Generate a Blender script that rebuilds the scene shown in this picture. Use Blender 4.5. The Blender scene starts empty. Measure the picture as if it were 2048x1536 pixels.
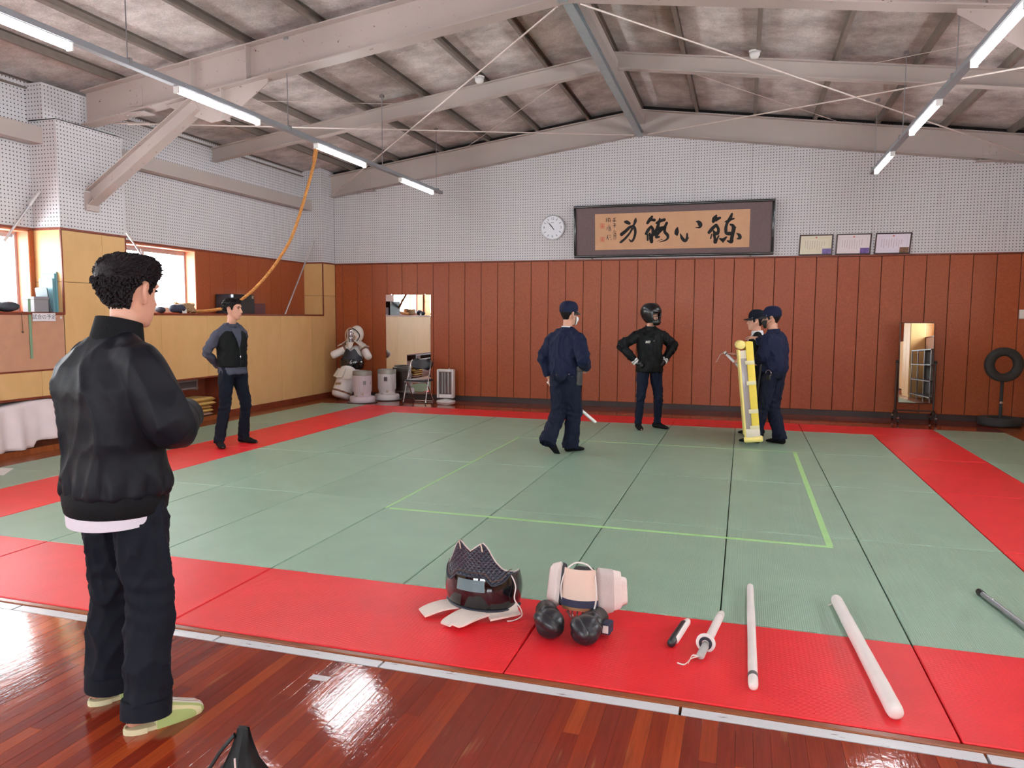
import bpy, bmesh, math, random
import numpy as np
from mathutils import Vector, Matrix, noise
random.seed(7)
SC = bpy.context.scene
COL = SC.collection
PI = math.pi
# ---------------------------------------------------------------- camera
def cam_basis(yaw, pitch, roll):
    cy, sy, cp, sp = math.cos(yaw), math.sin(yaw), math.cos(pitch), math.sin(pitch)
    f = Vector((sy*cp, cy*cp, -sp)); r = Vector((cy, -sy, 0)); u = r.cross(f)
    c, s = math.cos(roll), math.sin(roll)
    return r*c+u*s, u*c-r*s, f
_r, _u, _f = cam_basis(-0.29824, 0.08951, 0.00571)
cam_d = bpy.data.cameras.new('camera'); cam = bpy.data.objects.new('camera', cam_d); COL.objects.link(cam)
cam.matrix_world = Matrix(((_r.x, _u.x, -_f.x, 5.5328), (_r.y, _u.y, -_f.y, 0.0), (_r.z, _u.z, -_f.z, 1.5898), (0, 0, 0, 1)))
cam_d.sensor_width = 36; cam_d.lens = 36*1501.6/2048; cam_d.clip_start = 0.05
SC.camera = cam
# ---------------------------------------------------------------- world, exposure
SKY = 15.0         # overcast daylight outside the windows
TUBE = 52.0        # fluorescent tubes
w = bpy.data.worlds.new('World'); SC.world = w; w.use_nodes = True
w.node_tree.nodes['Background'].inputs[0].default_value = (0.92, 0.96, 1.0, 1)
w.node_tree.nodes['Background'].inputs[1].default_value = SKY
SC.view_settings.view_transform = 'Standard'; SC.view_settings.look = 'None'
SC.view_settings.gamma = 1.0; SC.view_settings.exposure = 0.66; SC.view_settings.use_curve_mapping = False
SC.cycles.max_bounces = 7; SC.cycles.diffuse_bounces = 4; SC.cycles.glossy_bounces = 4
SC.cycles.caustics_reflective = False; SC.cycles.caustics_refractive = False
SC.cycles.sample_clamp_indirect = 6.0
SC.cycles.use_light_tree = False; SC.cycles.adaptive_threshold = 0.02
# ---------------------------------------------------------------- room measures (metres)
W = 0.91                      # mat width
RX = 3.765                    # ridge
XF, XR, XW = -2.235, -2.65, -2.83   # left wall: front of cupboards, recessed wall, window plane
YB, YREAR = 13.30, -3.90
ZWAIN, ZLEDGE = 2.60, 1.61
FLOORZ = -0.010
def mx(x): return 2*RX-x
def roof(x): return 5.10-0.136*abs(x-RX)      # underside of purlins / top of rafters
LAMP_Z = 3.60
LAMP_X = (0.59, 7.21)
WINDOWS = [(-2.6, 1.30), (2.70, 6.98), (8.06, 9.83)]
# ================================================================ helpers
class MB:
    """collects shapes into one mesh"""
    def __init__(s): s.v = []; s.f = []; s.m = []; s.mi = 0
    def add(s, vf):
        v, f = vf; n = len(s.v); s.v += [tuple(p) for p in v]; s.f += [tuple(i+n for i in q) for q in f]; s.m += [s.mi]*len(f); return s
    def mat(s, i): s.mi = i; return s
    def xf(s, M): s.v = [tuple(M @ Vector(p)) for p in s.v]; return s
def box(x0, x1, y0, y1, z0, z1):
    v = [(x, y, z) for x in (x0, x1) for y in (y0, y1) for z in (z0, z1)]
    return v, [(0, 1, 3, 2), (4, 6, 7, 5), (0, 4, 5, 1), (2, 3, 7, 6), (0, 2, 6, 4), (1, 5, 7, 3)]
def cbox(x0, x1, y0, y1, z0, z1, c):
    """box with chamfered edges"""
    bm = bmesh.new(); v, f = box(x0, x1, y0, y1, z0, z1); bv = [bm.verts.new(p) for p in v]
    for q in f: bm.faces.new([bv[i] for i in q])
    bmesh.ops.bevel(bm, geom=list(bm.edges), offset=c, segments=1, affect='EDGES')
    bm.verts.index_update(); r = ([tuple(p.co) for p in bm.verts], [tuple(p.index for p in fc.verts) for fc in bm.faces]); bm.free(); return r
def rbox(x0, x1, y0, y1, z0, z1, c, seg=3):
    bm = bmesh.new(); v, f = box(x0, x1, y0, y1, z0, z1); bv = [bm.verts.new(p) for p in v]
    for q in f: bm.faces.new([bv[i] for i in q])
    bmesh.ops.bevel(bm, geom=list(bm.edges), offset=c, segments=seg, affect='EDGES', profile=0.5)
    bm.verts.index_update(); r = ([tuple(p.co) for p in bm.verts], [tuple(p.index for p in fc.verts) for fc in bm.faces]); bm.free(); return r
def frame_of(d):
    d = Vector(d).normalized(); a = Vector((0, 0, 1)) if abs(d.z) < 0.9 else Vector((1, 0, 0))
    x = a.cross(d).normalized(); return x, d.cross(x)
def tube(pts, rad, n=10, cap=True, closed=False, flat=1.0):
    pts = [Vector(p) for p in pts]; m = len(pts)
    if not hasattr(rad, '__len__'): rad = [rad]*m
    v = []; f = []; px = None
    for i, p in enumerate(pts):
        d = (pts[(i+1) % m]-pts[i-1]) if closed else (pts[min(i+1, m-1)]-pts[max(i-1, 0)])
        if d.length < 1e-9: d = Vector((0, 0, 1))
        d.normalize()
        if px is None: x, y = frame_of(d)
        else:
            x = px-d*px.dot(d)
            if x.length < 1e-6: x, _ = frame_of(d)
            x.normalize(); y = d.cross(x)
        px = x
        for k in range(n):
            a = 2*PI*k/n; v.append(p+(x*math.cos(a)+y*math.sin(a)*flat)*rad[i])
    for i in range(m if closed else m-1):
        j = (i+1) % m
        for k in range(n):
            k2 = (k+1) % n; f.append((i*n+k, i*n+k2, j*n+k2, j*n+k))
    if cap and not closed:
        f.append(tuple(range(n-1, -1, -1))); f.append(tuple((m-1)*n+k for k in range(n)))
    return v, f
def cyl(p0, p1, r0, r1=None, n=16): return tube([p0, p1], [r0, r0 if r1 is None else r1], n)
def lathe(prof, n=24, c=(0, 0, 0)):
    """profile [(r,z)] about a vertical axis"""
    v = []; f = []; m = len(prof)
    for r, z in prof:
        for k in range(n): a = 2*PI*k/n; v.append((c[0]+r*math.cos(a), c[1]+r*math.sin(a), c[2]+z))
    for i in range(m-1):
        for k in range(n): k2 = (k+1) % n; f.append((i*n+k, i*n+k2, (i+1)*n+k2, (i+1)*n+k))
    f.append(tuple(range(n-1, -1, -1))); f.append(tuple((m-1)*n+k for k in range(n)))
    return v, f
def ball(c, rx, ry=None, rz=None, n=14, m=9):
    ry = rx if ry is None else ry; rz = rx if rz is None else rz
    v = [(c[0], c[1], c[2]+rz)]; f = []
    for i in range(1, m):
        t = PI*i/m
        for k in range(n): a = 2*PI*k/n; v.append((c[0]+rx*math.sin(t)*math.cos(a), c[1]+ry*math.sin(t)*math.sin(a), c[2]+rz*math.cos(t)))
    v.append((c[0], c[1], c[2]-rz)); L = len(v)-1
    for k in range(n): f.append((0, 1+k, 1+(k+1) % n)); f.append((L, 1+(m-2)*n+(k+1) % n, 1+(m-2)*n+k))
    for i in range(m-2):
        for k in range(n): k2 = (k+1) % n; f.append((1+i*n+k, 1+(i+1)*n+k, 1+(i+1)*n+k2, 1+i*n+k2))
    return v, f
def prism(poly, axis, a0, a1):
    """polygon (2D) extruded along axis 'x','y' or 'z' from a0 to a1"""
    def P(p, a): return {'x': (a, p[0], p[1]), 'y': (p[0], a, p[1]), 'z': (p[0], p[1], a)}[axis]
    n = len(poly); v = [P(p, a0) for p in poly]+[P(p, a1) for p in poly]
    f = [tuple(range(n-1, -1, -1)), tuple(range(n, 2*n))]+[(i, (i+1) % n, n+(i+1) % n, n+i) for i in range(n)]
    return v, f
def sheet(rows, thick=0.0):
    """grid of points -> surface; with thickness a closed shell"""
    R, Cn = len(rows), len(rows[0]); P = [[Vector(p) for p in r] for r in rows]
    v = [p for r in P for p in r]; f = [(i*Cn+j, i*Cn+j+1, (i+1)*Cn+j+1, (i+1)*Cn+j) for i in range(R-1) for j in range(Cn-1)]
    if thick:
        N = []
        for i in range(R):
            for j in range(Cn):
                a = P[min(i+1, R-1)][j]-P[max(i-1, 0)][j]; b = P[i][min(j+1, Cn-1)]-P[i][max(j-1, 0)]
                nn = b.cross(a); nn = nn.normalized() if nn.length > 1e-12 else Vector((0, 0, 1)); N.append(nn)
        o = len(v); v = v+[v[k]-N[k]*thick for k in range(o)]
        f += [tuple(o+i for i in reversed(q)) for q in f[:]]
        ring = [j for j in range(Cn)]+[i*Cn+Cn-1 for i in range(1, R)]+[(R-1)*Cn+j for j in range(Cn-2, -1, -1)]+[i*Cn for i in range(R-2, 0, -1)]
        for k in range(len(ring)): a, b = ring[k], ring[(k+1) % len(ring)]; f.append((b, a, o+a, o+b))
    return v, f
def mkmesh(name, mb, mats, smooth=False, fix=True):
    me = bpy.data.meshes.new(name); me.from_pydata([tuple(p) for p in mb.v], [], mb.f)
    for m in (mats if isinstance(mats, (list, tuple)) else [mats]): me.materials.append(m)
    if any(mb.m): me.polygons.foreach_set('material_index', mb.m)
    if fix:
        bm = bmesh.new(); bm.from_mesh(me); bmesh.ops.recalc_face_normals(bm, faces=bm.faces); bm.to_mesh(me); bm.free()
    if smooth:
        me.polygons.foreach_set('use_smooth', [True]*len(me.polygons))
        if smooth != 'all':
            try: me.set_sharp_from_angle(angle=math.radians(smooth if smooth is not True else 40))
            except Exception: pass
    me.update(); return me
def link(name, me, parent=None, loc=(0, 0, 0)):
    o = bpy.data.objects.new(name, me); COL.objects.link(o); o.location = loc
    if parent is not None: o.parent = parent
    return o
def tag(o, label=None, cat=None, group=None, kind=None):
    if label: o['label'] = label
    if cat: o['category'] = cat
    if group: o['group'] = group
    if kind: o['kind'] = kind
    return o
def thing(name, label, cat, base=(0, 0, 0), group=None, rz=0.0):
    o = bpy.data.objects.new(name, None); COL.objects.link(o); o.location = base; o.rotation_euler = (0, 0, rz); o.empty_display_size = 0.1
    return tag(o, label, cat, group)
def part(t, name, mb, mats, smooth=False, world=True, label=None):
    """part of a thing; world=True: shapes are given in world coordinates of an unrotated root"""
    root = t
    while root.parent: root = root.parent
    if world:
        b = root.location
        if t is root or t.parent is None: off = b
        else: off = b
        mb.v = [(p[0]-off.x, p[1]-off.y, p[2]-off.z) for p in mb.v]
    o = link(name, mkmesh(name, mb, mats, smooth), t)
    if label: o['label'] = label
    return o
def struct(name, mb, mats, smooth=False, label=None):
    o = link(name, mkmesh(name, mb, mats, smooth)); o['kind'] = 'structure'
    if label: o['label'] = label
    return o
def solo(name, mb, mats, label, cat, smooth=False, group=None, base=None):
    """a thing that is one mesh"""
    if base is None:
        vs = mb.v; base = (sum(p[0] for p in vs)/len(vs), sum(p[1] for p in vs)/len(vs), min(p[2] for p in vs))
    mb.v = [(p[0]-base[0], p[1]-base[1], p[2]-base[2]) for p in mb.v]
    o = link(name, mkmesh(name, mb, mats, smooth), None, base); return tag(o, label, cat, group)
def copy_tree(o, parent=None):
    c = o.copy(); COL.objects.link(c); c.parent = parent
    for ch in list(o.children): copy_tree(ch, c)
    return c
def spline(pts, n=8):
    """Catmull-Rom through points"""
    P = [Vector(p) for p in pts]; P = [P[0]*2-P[1]]+P+[P[-1]*2-P[-2]]; out = []
    for i in range(1, len(P)-2):
        for k in range(n):
            t = k/n; a, b, c, d = P[i-1], P[i], P[i+1], P[i+2]
            out.append(0.5*((2*b)+(c-a)*t+(2*a-5*b+4*c-d)*t*t+(3*b-a-3*c+d)*t*t*t))
    out.append(P[-2].copy()); return out
# ---------------------------------------------------------------- materials
MATS = {}
def newmat(name):
    m = bpy.data.materials.new(name); m.use_nodes = True; nt = m.node_tree; b = nt.nodes['Principled BSDF']; return m, nt, b
def nd(nt, t, **kw):
    n = nt.nodes.new(t)
    for k, v in kw.items():
        if k in n.inputs: n.inputs[k].default_value = v
        else: setattr(n, k, v)
    return n
def s2l(c):
    return tuple(((x/12.92) if x <= 0.04045 else ((x+0.055)/1.055)**2.4) for x in [v/255 for v in c])
def mat(name, rgb, rough=0.6, metal=0.0, var=0.0, scale=8.0, bump=0.0, bscale=60.0, spec=0.5, coat=0.0, emis=None, es=0.0, stretch=None, alpha=1.0, trans=0.0, sheen=0.0):
    """plain procedural material: sRGB colour 0-255, soft noise variation, noise bump"""
    if name in MATS: return MATS[name]
    m, nt, b = newmat(name); c = s2l(rgb)
    b.inputs['Roughness'].default_value = rough; b.inputs['Metallic'].default_value = metal
    b.inputs['Specular IOR Level'].default_value = spec; b.inputs['Coat Weight'].default_value = coat
    b.inputs['Base Color'].default_value = (*c, 1)
    if sheen: b.inputs['Sheen Weight'].default_value = sheen
    if trans: b.inputs['Transmission Weight'].default_value = trans
    if alpha < 1: b.inputs['Alpha'].default_value = alpha
    if var or bump:
        tc = nd(nt, 'ShaderNodeTexCoord'); mp = nd(nt, 'ShaderNodeMapping'); nt.links.new(tc.outputs['Object'], mp.inputs['Vector'])
        if stretch: mp.inputs['Scale'].default_value = stretch
    if var:
        n = nd(nt, 'ShaderNodeTexNoise', Scale=scale, Detail=4.0); nt.links.new(mp.outputs[0], n.inputs['Vector'])
        r = nd(nt, 'ShaderNodeMapRange'); r.inputs['From Min'].default_value = 0.3; r.inputs['From Max'].default_value = 0.7
        r.inputs['To Min'].default_value = 1-var; r.inputs['To Max'].default_value = 1+var; nt.links.new(n.outputs['Fac'], r.inputs['Value'])
        mu = nd(nt, 'ShaderNodeVectorMath', operation='SCALE'); mu.inputs[0].default_value = c; nt.links.new(r.outputs[0], mu.inputs['Scale'])
        nt.links.new(mu.outputs[0], b.inputs['Base Color'])
    if bump:
        n2 = nd(nt, 'ShaderNodeTexNoise', Scale=bscale, Detail=3.0); nt.links.new(mp.outputs[0], n2.inputs['Vector'])
        bp = nd(nt, 'ShaderNodeBump', Strength=bump, Distance=0.01); nt.links.new(n2.outputs['Fac'], bp.inputs['Height']); nt.links.new(bp.outputs[0], b.inputs['Normal'])
    if emis:
        b.inputs['Emission Color'].default_value = (*s2l(emis), 1); b.inputs['Emission Strength'].default_value = es
    MATS[name] = m; return m
def wood(name, base, dark, grain=(1, 1, 1), gscale=6.0, rough=0.5, obj_random=0.0, island=0.0, bump=0.03, coat=0.0, contrast=0.5, spec=0.5):
    """wood: stretched grain noise mixing two colours, random tone per board"""
    if name in MATS: return MATS[name]
    m, nt, b = newmat(name); L = nt.links.new
    tc = nd(nt, 'ShaderNodeTexCoord'); mp = nd(nt, 'ShaderNodeMapping'); mp.inputs['Scale'].default_value = grain
    src = tc.outputs['Object']; rnd = None
    if obj_random: rnd = nd(nt, 'ShaderNodeObjectInfo').outputs['Random']
    if island: rnd = nd(nt, 'ShaderNodeNewGeometry').outputs['Random Per Island']
    if rnd is not None:
        ad = nd(nt, 'ShaderNodeVectorMath', operation='ADD'); sc_ = nd(nt, 'ShaderNodeMath', operation='MULTIPLY'); sc_.inputs[1].default_value = 37.0
        L(rnd, sc_.inputs[0]); L(src, ad.inputs[0]); L(sc_.outputs[0], ad.inputs[1]); src = ad.outputs[0]
    L(src, mp.inputs['Vector'])
    n = nd(nt, 'ShaderNodeTexNoise', Scale=gscale, Detail=6.0, Roughness=0.6, Distortion=0.4); L(mp.outputs[0], n.inputs['Vector'])
    cr = nd(nt, 'ShaderNodeMapRange'); cr.inputs['From Min'].default_value = 0.5-0.25/contrast*0.5; cr.inputs['From Max'].default_value = 0.5+0.25/contrast*0.5; L(n.outputs['Fac'], cr.inputs['Value'])
    mix = nd(nt, 'ShaderNodeMix', data_type='RGBA'); mix.inputs['A'].default_value = (*s2l(dark), 1); mix.inputs['B'].default_value = (*s2l(base), 1); L(cr.outputs[0], mix.inputs['Factor'])
    out = mix.outputs['Result']
    if rnd is not None:
        a = obj_random or island
        r = nd(nt, 'ShaderNodeMapRange'); r.inputs['To Min'].default_value = 1-a; r.inputs['To Max'].default_value = 1+a; L(rnd, r.inputs['Value'])
        h = nd(nt, 'ShaderNodeHueSaturation'); L(out, h.inputs['Color']); L(r.outputs[0], h.inputs['Value'])
        r2 = nd(nt, 'ShaderNodeMath', operation='MULTIPLY_ADD'); wn = nd(nt, 'ShaderNodeTexWhiteNoise', noise_dimensions='1D'); L(rnd, wn.inputs['W']); L(wn.outputs['Value'], r2.inputs[0]); r2.inputs[1].default_value = 0.05*min(1, a*3); r2.inputs[2].default_value = 0.5-0.025*min(1, a*3); L(r2.outputs[0], h.inputs['Hue'])
        out = h.outputs['Color']
    L(out, b.inputs['Base Color']); b.inputs['Roughness'].default_value = rough; b.inputs['Coat Weight'].default_value = coat; b.inputs['Specular IOR Level'].default_value = spec
    if bump:
        bp = nd(nt, 'ShaderNodeBump', Strength=bump, Distance=0.01); L(n.outputs['Fac'], bp.inputs['Height']); L(bp.outputs[0], b.inputs['Normal'])
    MATS[name] = m; return m
def matmat(name, rgb, axis, rough=0.36):
    """woven vinyl judo mat: fine ribs along one axis"""
    m, nt, b = newmat(name); L = nt.links.new; c = s2l(rgb)
    tc = nd(nt, 'ShaderNodeTexCoord'); sp = nd(nt, 'ShaderNodeSeparateXYZ'); L(tc.outputs['Object'], sp.inputs[0])
    def wave(o, k):
        mu = nd(nt, 'ShaderNodeMath', operation='MULTIPLY'); mu.inputs[1].default_value = k; L(o, mu.inputs[0])
        si = nd(nt, 'ShaderNodeMath', operation='SINE'); L(mu.outputs[0], si.inputs[0]); return si.outputs[0]
    a, bb = (sp.outputs[0], sp.outputs[1]) if axis == 'y' else (sp.outputs[1], sp.outputs[0])
    w1 = wave(a, 2*PI/0.011); w2 = wave(bb, 2*PI/0.022)
    ad = nd(nt, 'ShaderNodeMath', operation='MULTIPLY_ADD'); L(w2, ad.inputs[0]); ad.inputs[1].default_value = 0.35; L(w1, ad.inputs[2])
    bp = nd(nt, 'ShaderNodeBump', Strength=0.35, Distance=0.0012); L(ad.outputs[0], bp.inputs['Height'])
    n2 = nd(nt, 'ShaderNodeTexNoise', Scale=2.2, Detail=3.0); L(tc.outputs['Object'], n2.inputs['Vector'])
    bp2 = nd(nt, 'ShaderNodeBump', Strength=0.12, Distance=0.03); L(n2.outputs['Fac'], bp2.inputs['Height']); L(bp2.outputs[0], bp.inputs['Normal']); L(bp.outputs[0], b.inputs['Normal'])
    n = nd(nt, 'ShaderNodeTexNoise', Scale=3.0, Detail=5.0); L(tc.outputs['Object'], n.inputs['Vector'])
    oi = nd(nt, 'ShaderNodeObjectInfo'); r0 = nd(nt, 'ShaderNodeMapRange'); r0.inputs['To Min'].default_value = 0.95; r0.inputs['To Max'].default_value = 1.05; L(oi.outputs['Random'], r0.inputs['Value'])
    r = nd(nt, 'ShaderNodeMapRange'); r.inputs['From Min'].default_value = 0.3; r.inputs['From Max'].default_value = 0.7; r.inputs['To Min'].default_value = 0.94; r.inputs['To Max'].default_value = 1.06; L(n.outputs['Fac'], r.inputs['Value'])
    rr = nd(nt, 'ShaderNodeMath', operation='MULTIPLY'); L(r.outputs[0], rr.inputs[0]); L(r0.outputs[0], rr.inputs[1])
    # ribs slightly darker between
    r3 = nd(nt, 'ShaderNodeMath', operation='MULTIPLY_ADD'); L(w1, r3.inputs[0]); r3.inputs[1].default_value = 0.05; r3.inputs[2].default_value = 1.0
    r4 = nd(nt, 'ShaderNodeMath', operation='MULTIPLY'); L(rr.outputs[0], r4.inputs[0]); L(r3.outputs[0], r4.inputs[1])
    mu = nd(nt, 'ShaderNodeVectorMath', operation='SCALE'); mu.inputs[0].default_value = c; L(r4.outputs[0], mu.inputs['Scale']); L(mu.outputs[0], b.inputs['Base Color'])
    b.inputs['Roughness'].default_value = rough; b.inputs['Specular IOR Level'].default_value = 0.5
    return m
def pegboard(name, rgb=(212, 209, 212), pitch=0.046, hole=0.34):
    """white perforated acoustic board: rows of small dark holes; works on walls facing either way"""
    m, nt, b = newmat(name); L = nt.links.new
    g = nd(nt, 'ShaderNodeNewGeometry'); sp = nd(nt, 'ShaderNodeSeparateXYZ'); L(g.outputs['Position'], sp.inputs[0])
    def cell(o):
        mu = nd(nt, 'ShaderNodeMath', operation='DIVIDE'); mu.inputs[1].default_value = pitch; L(o, mu.inputs[0])
        fr = nd(nt, 'ShaderNodeMath', operation='FRACT'); L(mu.outputs[0], fr.inputs[0])
        su = nd(nt, 'ShaderNodeMath', operation='SUBTRACT'); su.inputs[1].default_value = 0.5; L(fr.outputs[0], su.inputs[0])
        pw = nd(nt, 'ShaderNodeMath', operation='POWER'); pw.inputs[1].default_value = 2.0
        ab = nd(nt, 'ShaderNodeMath', operation='ABSOLUTE'); L(su.outputs[0], ab.inputs[0]); L(ab.outputs[0], pw.inputs[0]); return pw.outputs[0]
    sn = nd(nt, 'ShaderNodeSeparateXYZ'); L(g.outputs['True Normal'], sn.inputs[0]); an = nd(nt, 'ShaderNodeMath', operation='ABSOLUTE'); L(sn.outputs[1], an.inputs[0])
    gt = nd(nt, 'ShaderNodeMath', operation='GREATER_THAN'); gt.inputs[1].default_value = 0.5; L(an.outputs[0], gt.inputs[0])
    hz = nd(nt, 'ShaderNodeMix', data_type='FLOAT'); L(gt.outputs[0], hz.inputs['Factor']); L(sp.outputs[1], hz.inputs['A']); L(sp.outputs[0], hz.inputs['B'])
    ad = nd(nt, 'ShaderNodeMath', operation='ADD'); L(cell(hz.outputs['Result']), ad.inputs[0]); L(cell(sp.outputs[2]), ad.inputs[1])
    lt = nd(nt, 'ShaderNodeMath', operation='LESS_THAN'); lt.inputs[1].default_value = (hole/2)**2; L(ad.outputs[0], lt.inputs[0])
    n = nd(nt, 'ShaderNodeTexNoise', Scale=1.3, Detail=4.0); L(g.outputs['Position'], n.inputs['Vector'])
    mixn = nd(nt, 'ShaderNodeMix', data_type='RGBA'); c = s2l(rgb); mixn.inputs['A'].default_value = (c[0]*0.93, c[1]*0.93, c[2]*0.92, 1); mixn.inputs['B'].default_value = (*c, 1); L(n.outputs['Fac'], mixn.inputs['Factor'])
    mix = nd(nt, 'ShaderNodeMix', data_type='RGBA'); L(lt.outputs[0], mix.inputs['Factor']); L(mixn.outputs['Result'], mix.inputs['A']); mix.inputs['B'].default_value = (*s2l((76, 72, 76)), 1)
    L(mix.outputs['Result'], b.inputs['Base Color']); b.inputs['Roughness'].default_value = 0.8; b.inputs['Specular IOR Level'].default_value = 0.25
    return m
def floorwood(name, island):
    """varnished red-brown hardwood strip floor: glossy, scratched, tone varies per strip"""
    m, nt, b = newmat(name); L = nt.links.new
    rnd = nd(nt, 'ShaderNodeNewGeometry').outputs['Random Per Island'] if island else nd(nt, 'ShaderNodeObjectInfo').outputs['Random']
    g = nd(nt, 'ShaderNodeNewGeometry'); mp = nd(nt, 'ShaderNodeMapping'); mp.inputs['Scale'].default_value = (26, 1.3, 1); L(g.outputs['Position'], mp.inputs['Vector'])
    n = nd(nt, 'ShaderNodeTexNoise', Scale=2.0, Detail=6.0, Roughness=0.6, Distortion=0.5); L(mp.outputs[0], n.inputs['Vector'])
    ramp = nd(nt, 'ShaderNodeValToRGB'); e = ramp.color_ramp.elements
    e[0].position = 0.0; e[0].color = (*s2l((120, 40, 25)), 1); e[1].position = 1.0; e[1].color = (*s2l((164, 72, 34)), 1)
    for pos, c in ((0.3, (124, 40, 24)), (0.6, (138, 48, 26)), (0.85, (152, 58, 28))): x = e.new(pos); x.color = (*s2l(c), 1)
    L(rnd, ramp.inputs['Fac'])
    r = nd(nt, 'ShaderNodeMapRange'); r.inputs['From Min'].default_value = 0.3; r.inputs['From Max'].default_value = 0.7; r.inputs['To Min'].default_value = 0.80; r.inputs['To Max'].default_value = 1.18; L(n.outputs['Fac'], r.inputs['Value'])
    mu = nd(nt, 'ShaderNodeVectorMath', operation='SCALE'); L(ramp.outputs['Color'], mu.inputs[0]); L(r.outputs[0], mu.inputs['Scale'])
    # worn bare patches, long along the boards
    mp2 = nd(nt, 'ShaderNodeMapping'); mp2.inputs['Scale'].default_value = (9, 0.9, 1); L(g.outputs['Position'], mp2.inputs['Vector'])
    n3 = nd(nt, 'ShaderNodeTexNoise', Scale=1.6, Detail=3.0); L(mp2.outputs[0], n3.inputs['Vector'])
    wr = nd(nt, 'ShaderNodeMapRange'); wr.inputs['From Min'].default_value = 0.66; wr.inputs['From Max'].default_value = 0.72; wr.inputs['To Max'].default_value = 0.55; L(n3.outputs['Fac'], wr.inputs['Value'])
    mx_ = nd(nt, 'ShaderNodeMix', data_type='RGBA'); L(wr.outputs[0], mx_.inputs['Factor']); L(mu.outputs[0], mx_.inputs['A']); mx_.inputs['B'].default_value = (*s2l((150, 98, 62)), 1)
    L(mx_.outputs['Result'], b.inputs['Base Color'])
    # varnish: small scratches and unevenness
    mp3 = nd(nt, 'ShaderNodeMapping'); mp3.inputs['Scale'].default_value = (60, 4, 1); L(g.outputs['Position'], mp3.inputs['Vector'])
    n4 = nd(nt, 'ShaderNodeTexNoise', Scale=1.0, Detail=5.0, Roughness=0.65); L(mp3.outputs[0], n4.inputs['Vector'])
    bp = nd(nt, 'ShaderNodeBump', Strength=0.16, Distance=0.003); L(n4.outputs['Fac'], bp.inputs['Height'])
    n5 = nd(nt, 'ShaderNodeTexNoise', Scale=38.0, Detail=3.0); L(g.outputs['Position'], n5.inputs['Vector'])
    bp2 = nd(nt, 'ShaderNodeBump', Strength=0.14, Distance=0.002); L(n5.outputs['Fac'], bp2.inputs['Height']); L(bp.outputs[0], bp2.inputs['Normal']); L(bp2.outputs[0], b.inputs['Normal'])
    rr = nd(nt, 'ShaderNodeMapRange'); rr.inputs['To Min'].default_value = 0.02; rr.inputs['To Max'].default_value = 0.09; L(n4.outputs['Fac'], rr.inputs['Value']); L(rr.outputs[0], b.inputs['Roughness'])
    b.inputs['Specular IOR Level'].default_value = 0.8
    return m
def ceilingmat(name):
    """wood-wool cement board: coarse fibres, grey-brown, water stains"""
    m, nt, b = newmat(name); L = nt.links.new
    g = nd(nt, 'ShaderNodeNewGeometry'); oi = nd(nt, 'ShaderNodeObjectInfo')
    n = nd(nt, 'ShaderNodeTexNoise', Scale=45.0, Detail=4.0, Roughness=0.7, Distortion=1.5); L(g.outputs['Position'], n.inputs['Vector'])
    n2 = nd(nt, 'ShaderNodeTexNoise', Scale=2.4, Detail=5.0, Roughness=0.65); L(g.outputs['Position'], n2.inputs['Vector'])
    ramp = nd(nt, 'ShaderNodeValToRGB'); e = ramp.color_ramp.elements
    e[0].position = 0.32; e[0].color = (*s2l((178, 166, 162)), 1); e[1].position = 0.62; e[1].color = (*s2l((232, 222, 218)), 1)
    L(n2.outputs['Fac'], ramp.inputs['Fac'])
    r = nd(nt, 'ShaderNodeMapRange'); r.inputs['From Min'].default_value = 0.3; r.inputs['From Max'].default_value = 0.7; r.inputs['To Min'].default_value = 0.70; r.inputs['To Max'].default_value = 1.15; L(n.outputs['Fac'], r.inputs['Value'])
    r0 = nd(nt, 'ShaderNodeMapRange'); r0.inputs['To Min'].default_value = 0.9; r0.inputs['To Max'].default_value = 1.06; L(oi.outputs['Random'], r0.inputs['Value'])
    mm = nd(nt, 'ShaderNodeMath', operation='MULTIPLY'); L(r.outputs[0], mm.inputs[0]); L(r0.outputs[0], mm.inputs[1])
    mu = nd(nt, 'ShaderNodeVectorMath', operation='SCALE'); L(ramp.outputs['Color'], mu.inputs[0]); L(mm.outputs[0], mu.inputs['Scale']); L(mu.outputs[0], b.inputs['Base Color'])
    bp = nd(nt, 'ShaderNodeBump', Strength=0.8, Distance=0.01); L(n.outputs['Fac'], bp.inputs['Height']); L(bp.outputs[0], b.inputs['Normal'])
    b.inputs['Roughness'].default_value = 0.95; b.inputs['Specular IOR Level'].default_value = 0.1
    return m
def steelpaint(name, rgb, rust=0.0):
    """old gloss-painted steel with small rust spots"""
    m, nt, b = newmat(name); L = nt.links.new; c = s2l(rgb); g = nd(nt, 'ShaderNodeNewGeometry')
    n = nd(nt, 'ShaderNodeTexNoise', Scale=1.6, Detail=4.0); L(g.outputs['Position'], n.inputs['Vector'])
    m1 = nd(nt, 'ShaderNodeMix', data_type='RGBA'); m1.inputs['A'].default_value = (c[0]*0.84, c[1]*0.84, c[2]*0.84, 1); m1.inputs['B'].default_value = (*[x*1.1 for x in c], 1); L(n.outputs['Fac'], m1.inputs['Factor'])
    n2 = nd(nt, 'ShaderNodeTexNoise', Scale=14.0, Detail=5.0, Roughness=0.7); L(g.outputs['Position'], n2.inputs['Vector'])
    r = nd(nt, 'ShaderNodeMapRange'); r.inputs['From Min'].default_value = 0.70-rust*0.1; r.inputs['From Max'].default_value = 0.76-rust*0.1; L(n2.outputs['Fac'], r.inputs['Value'])
    m2 = nd(nt, 'ShaderNodeMix', data_type='RGBA'); L(r.outputs[0], m2.inputs['Factor']); L(m1.outputs['Result'], m2.inputs['A']); m2.inputs['B'].default_value = (*s2l((96, 52, 44)), 1)
    L(m2.outputs['Result'], b.inputs['Base Color']); b.inputs['Roughness'].default_value = 0.5
    return m
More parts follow.
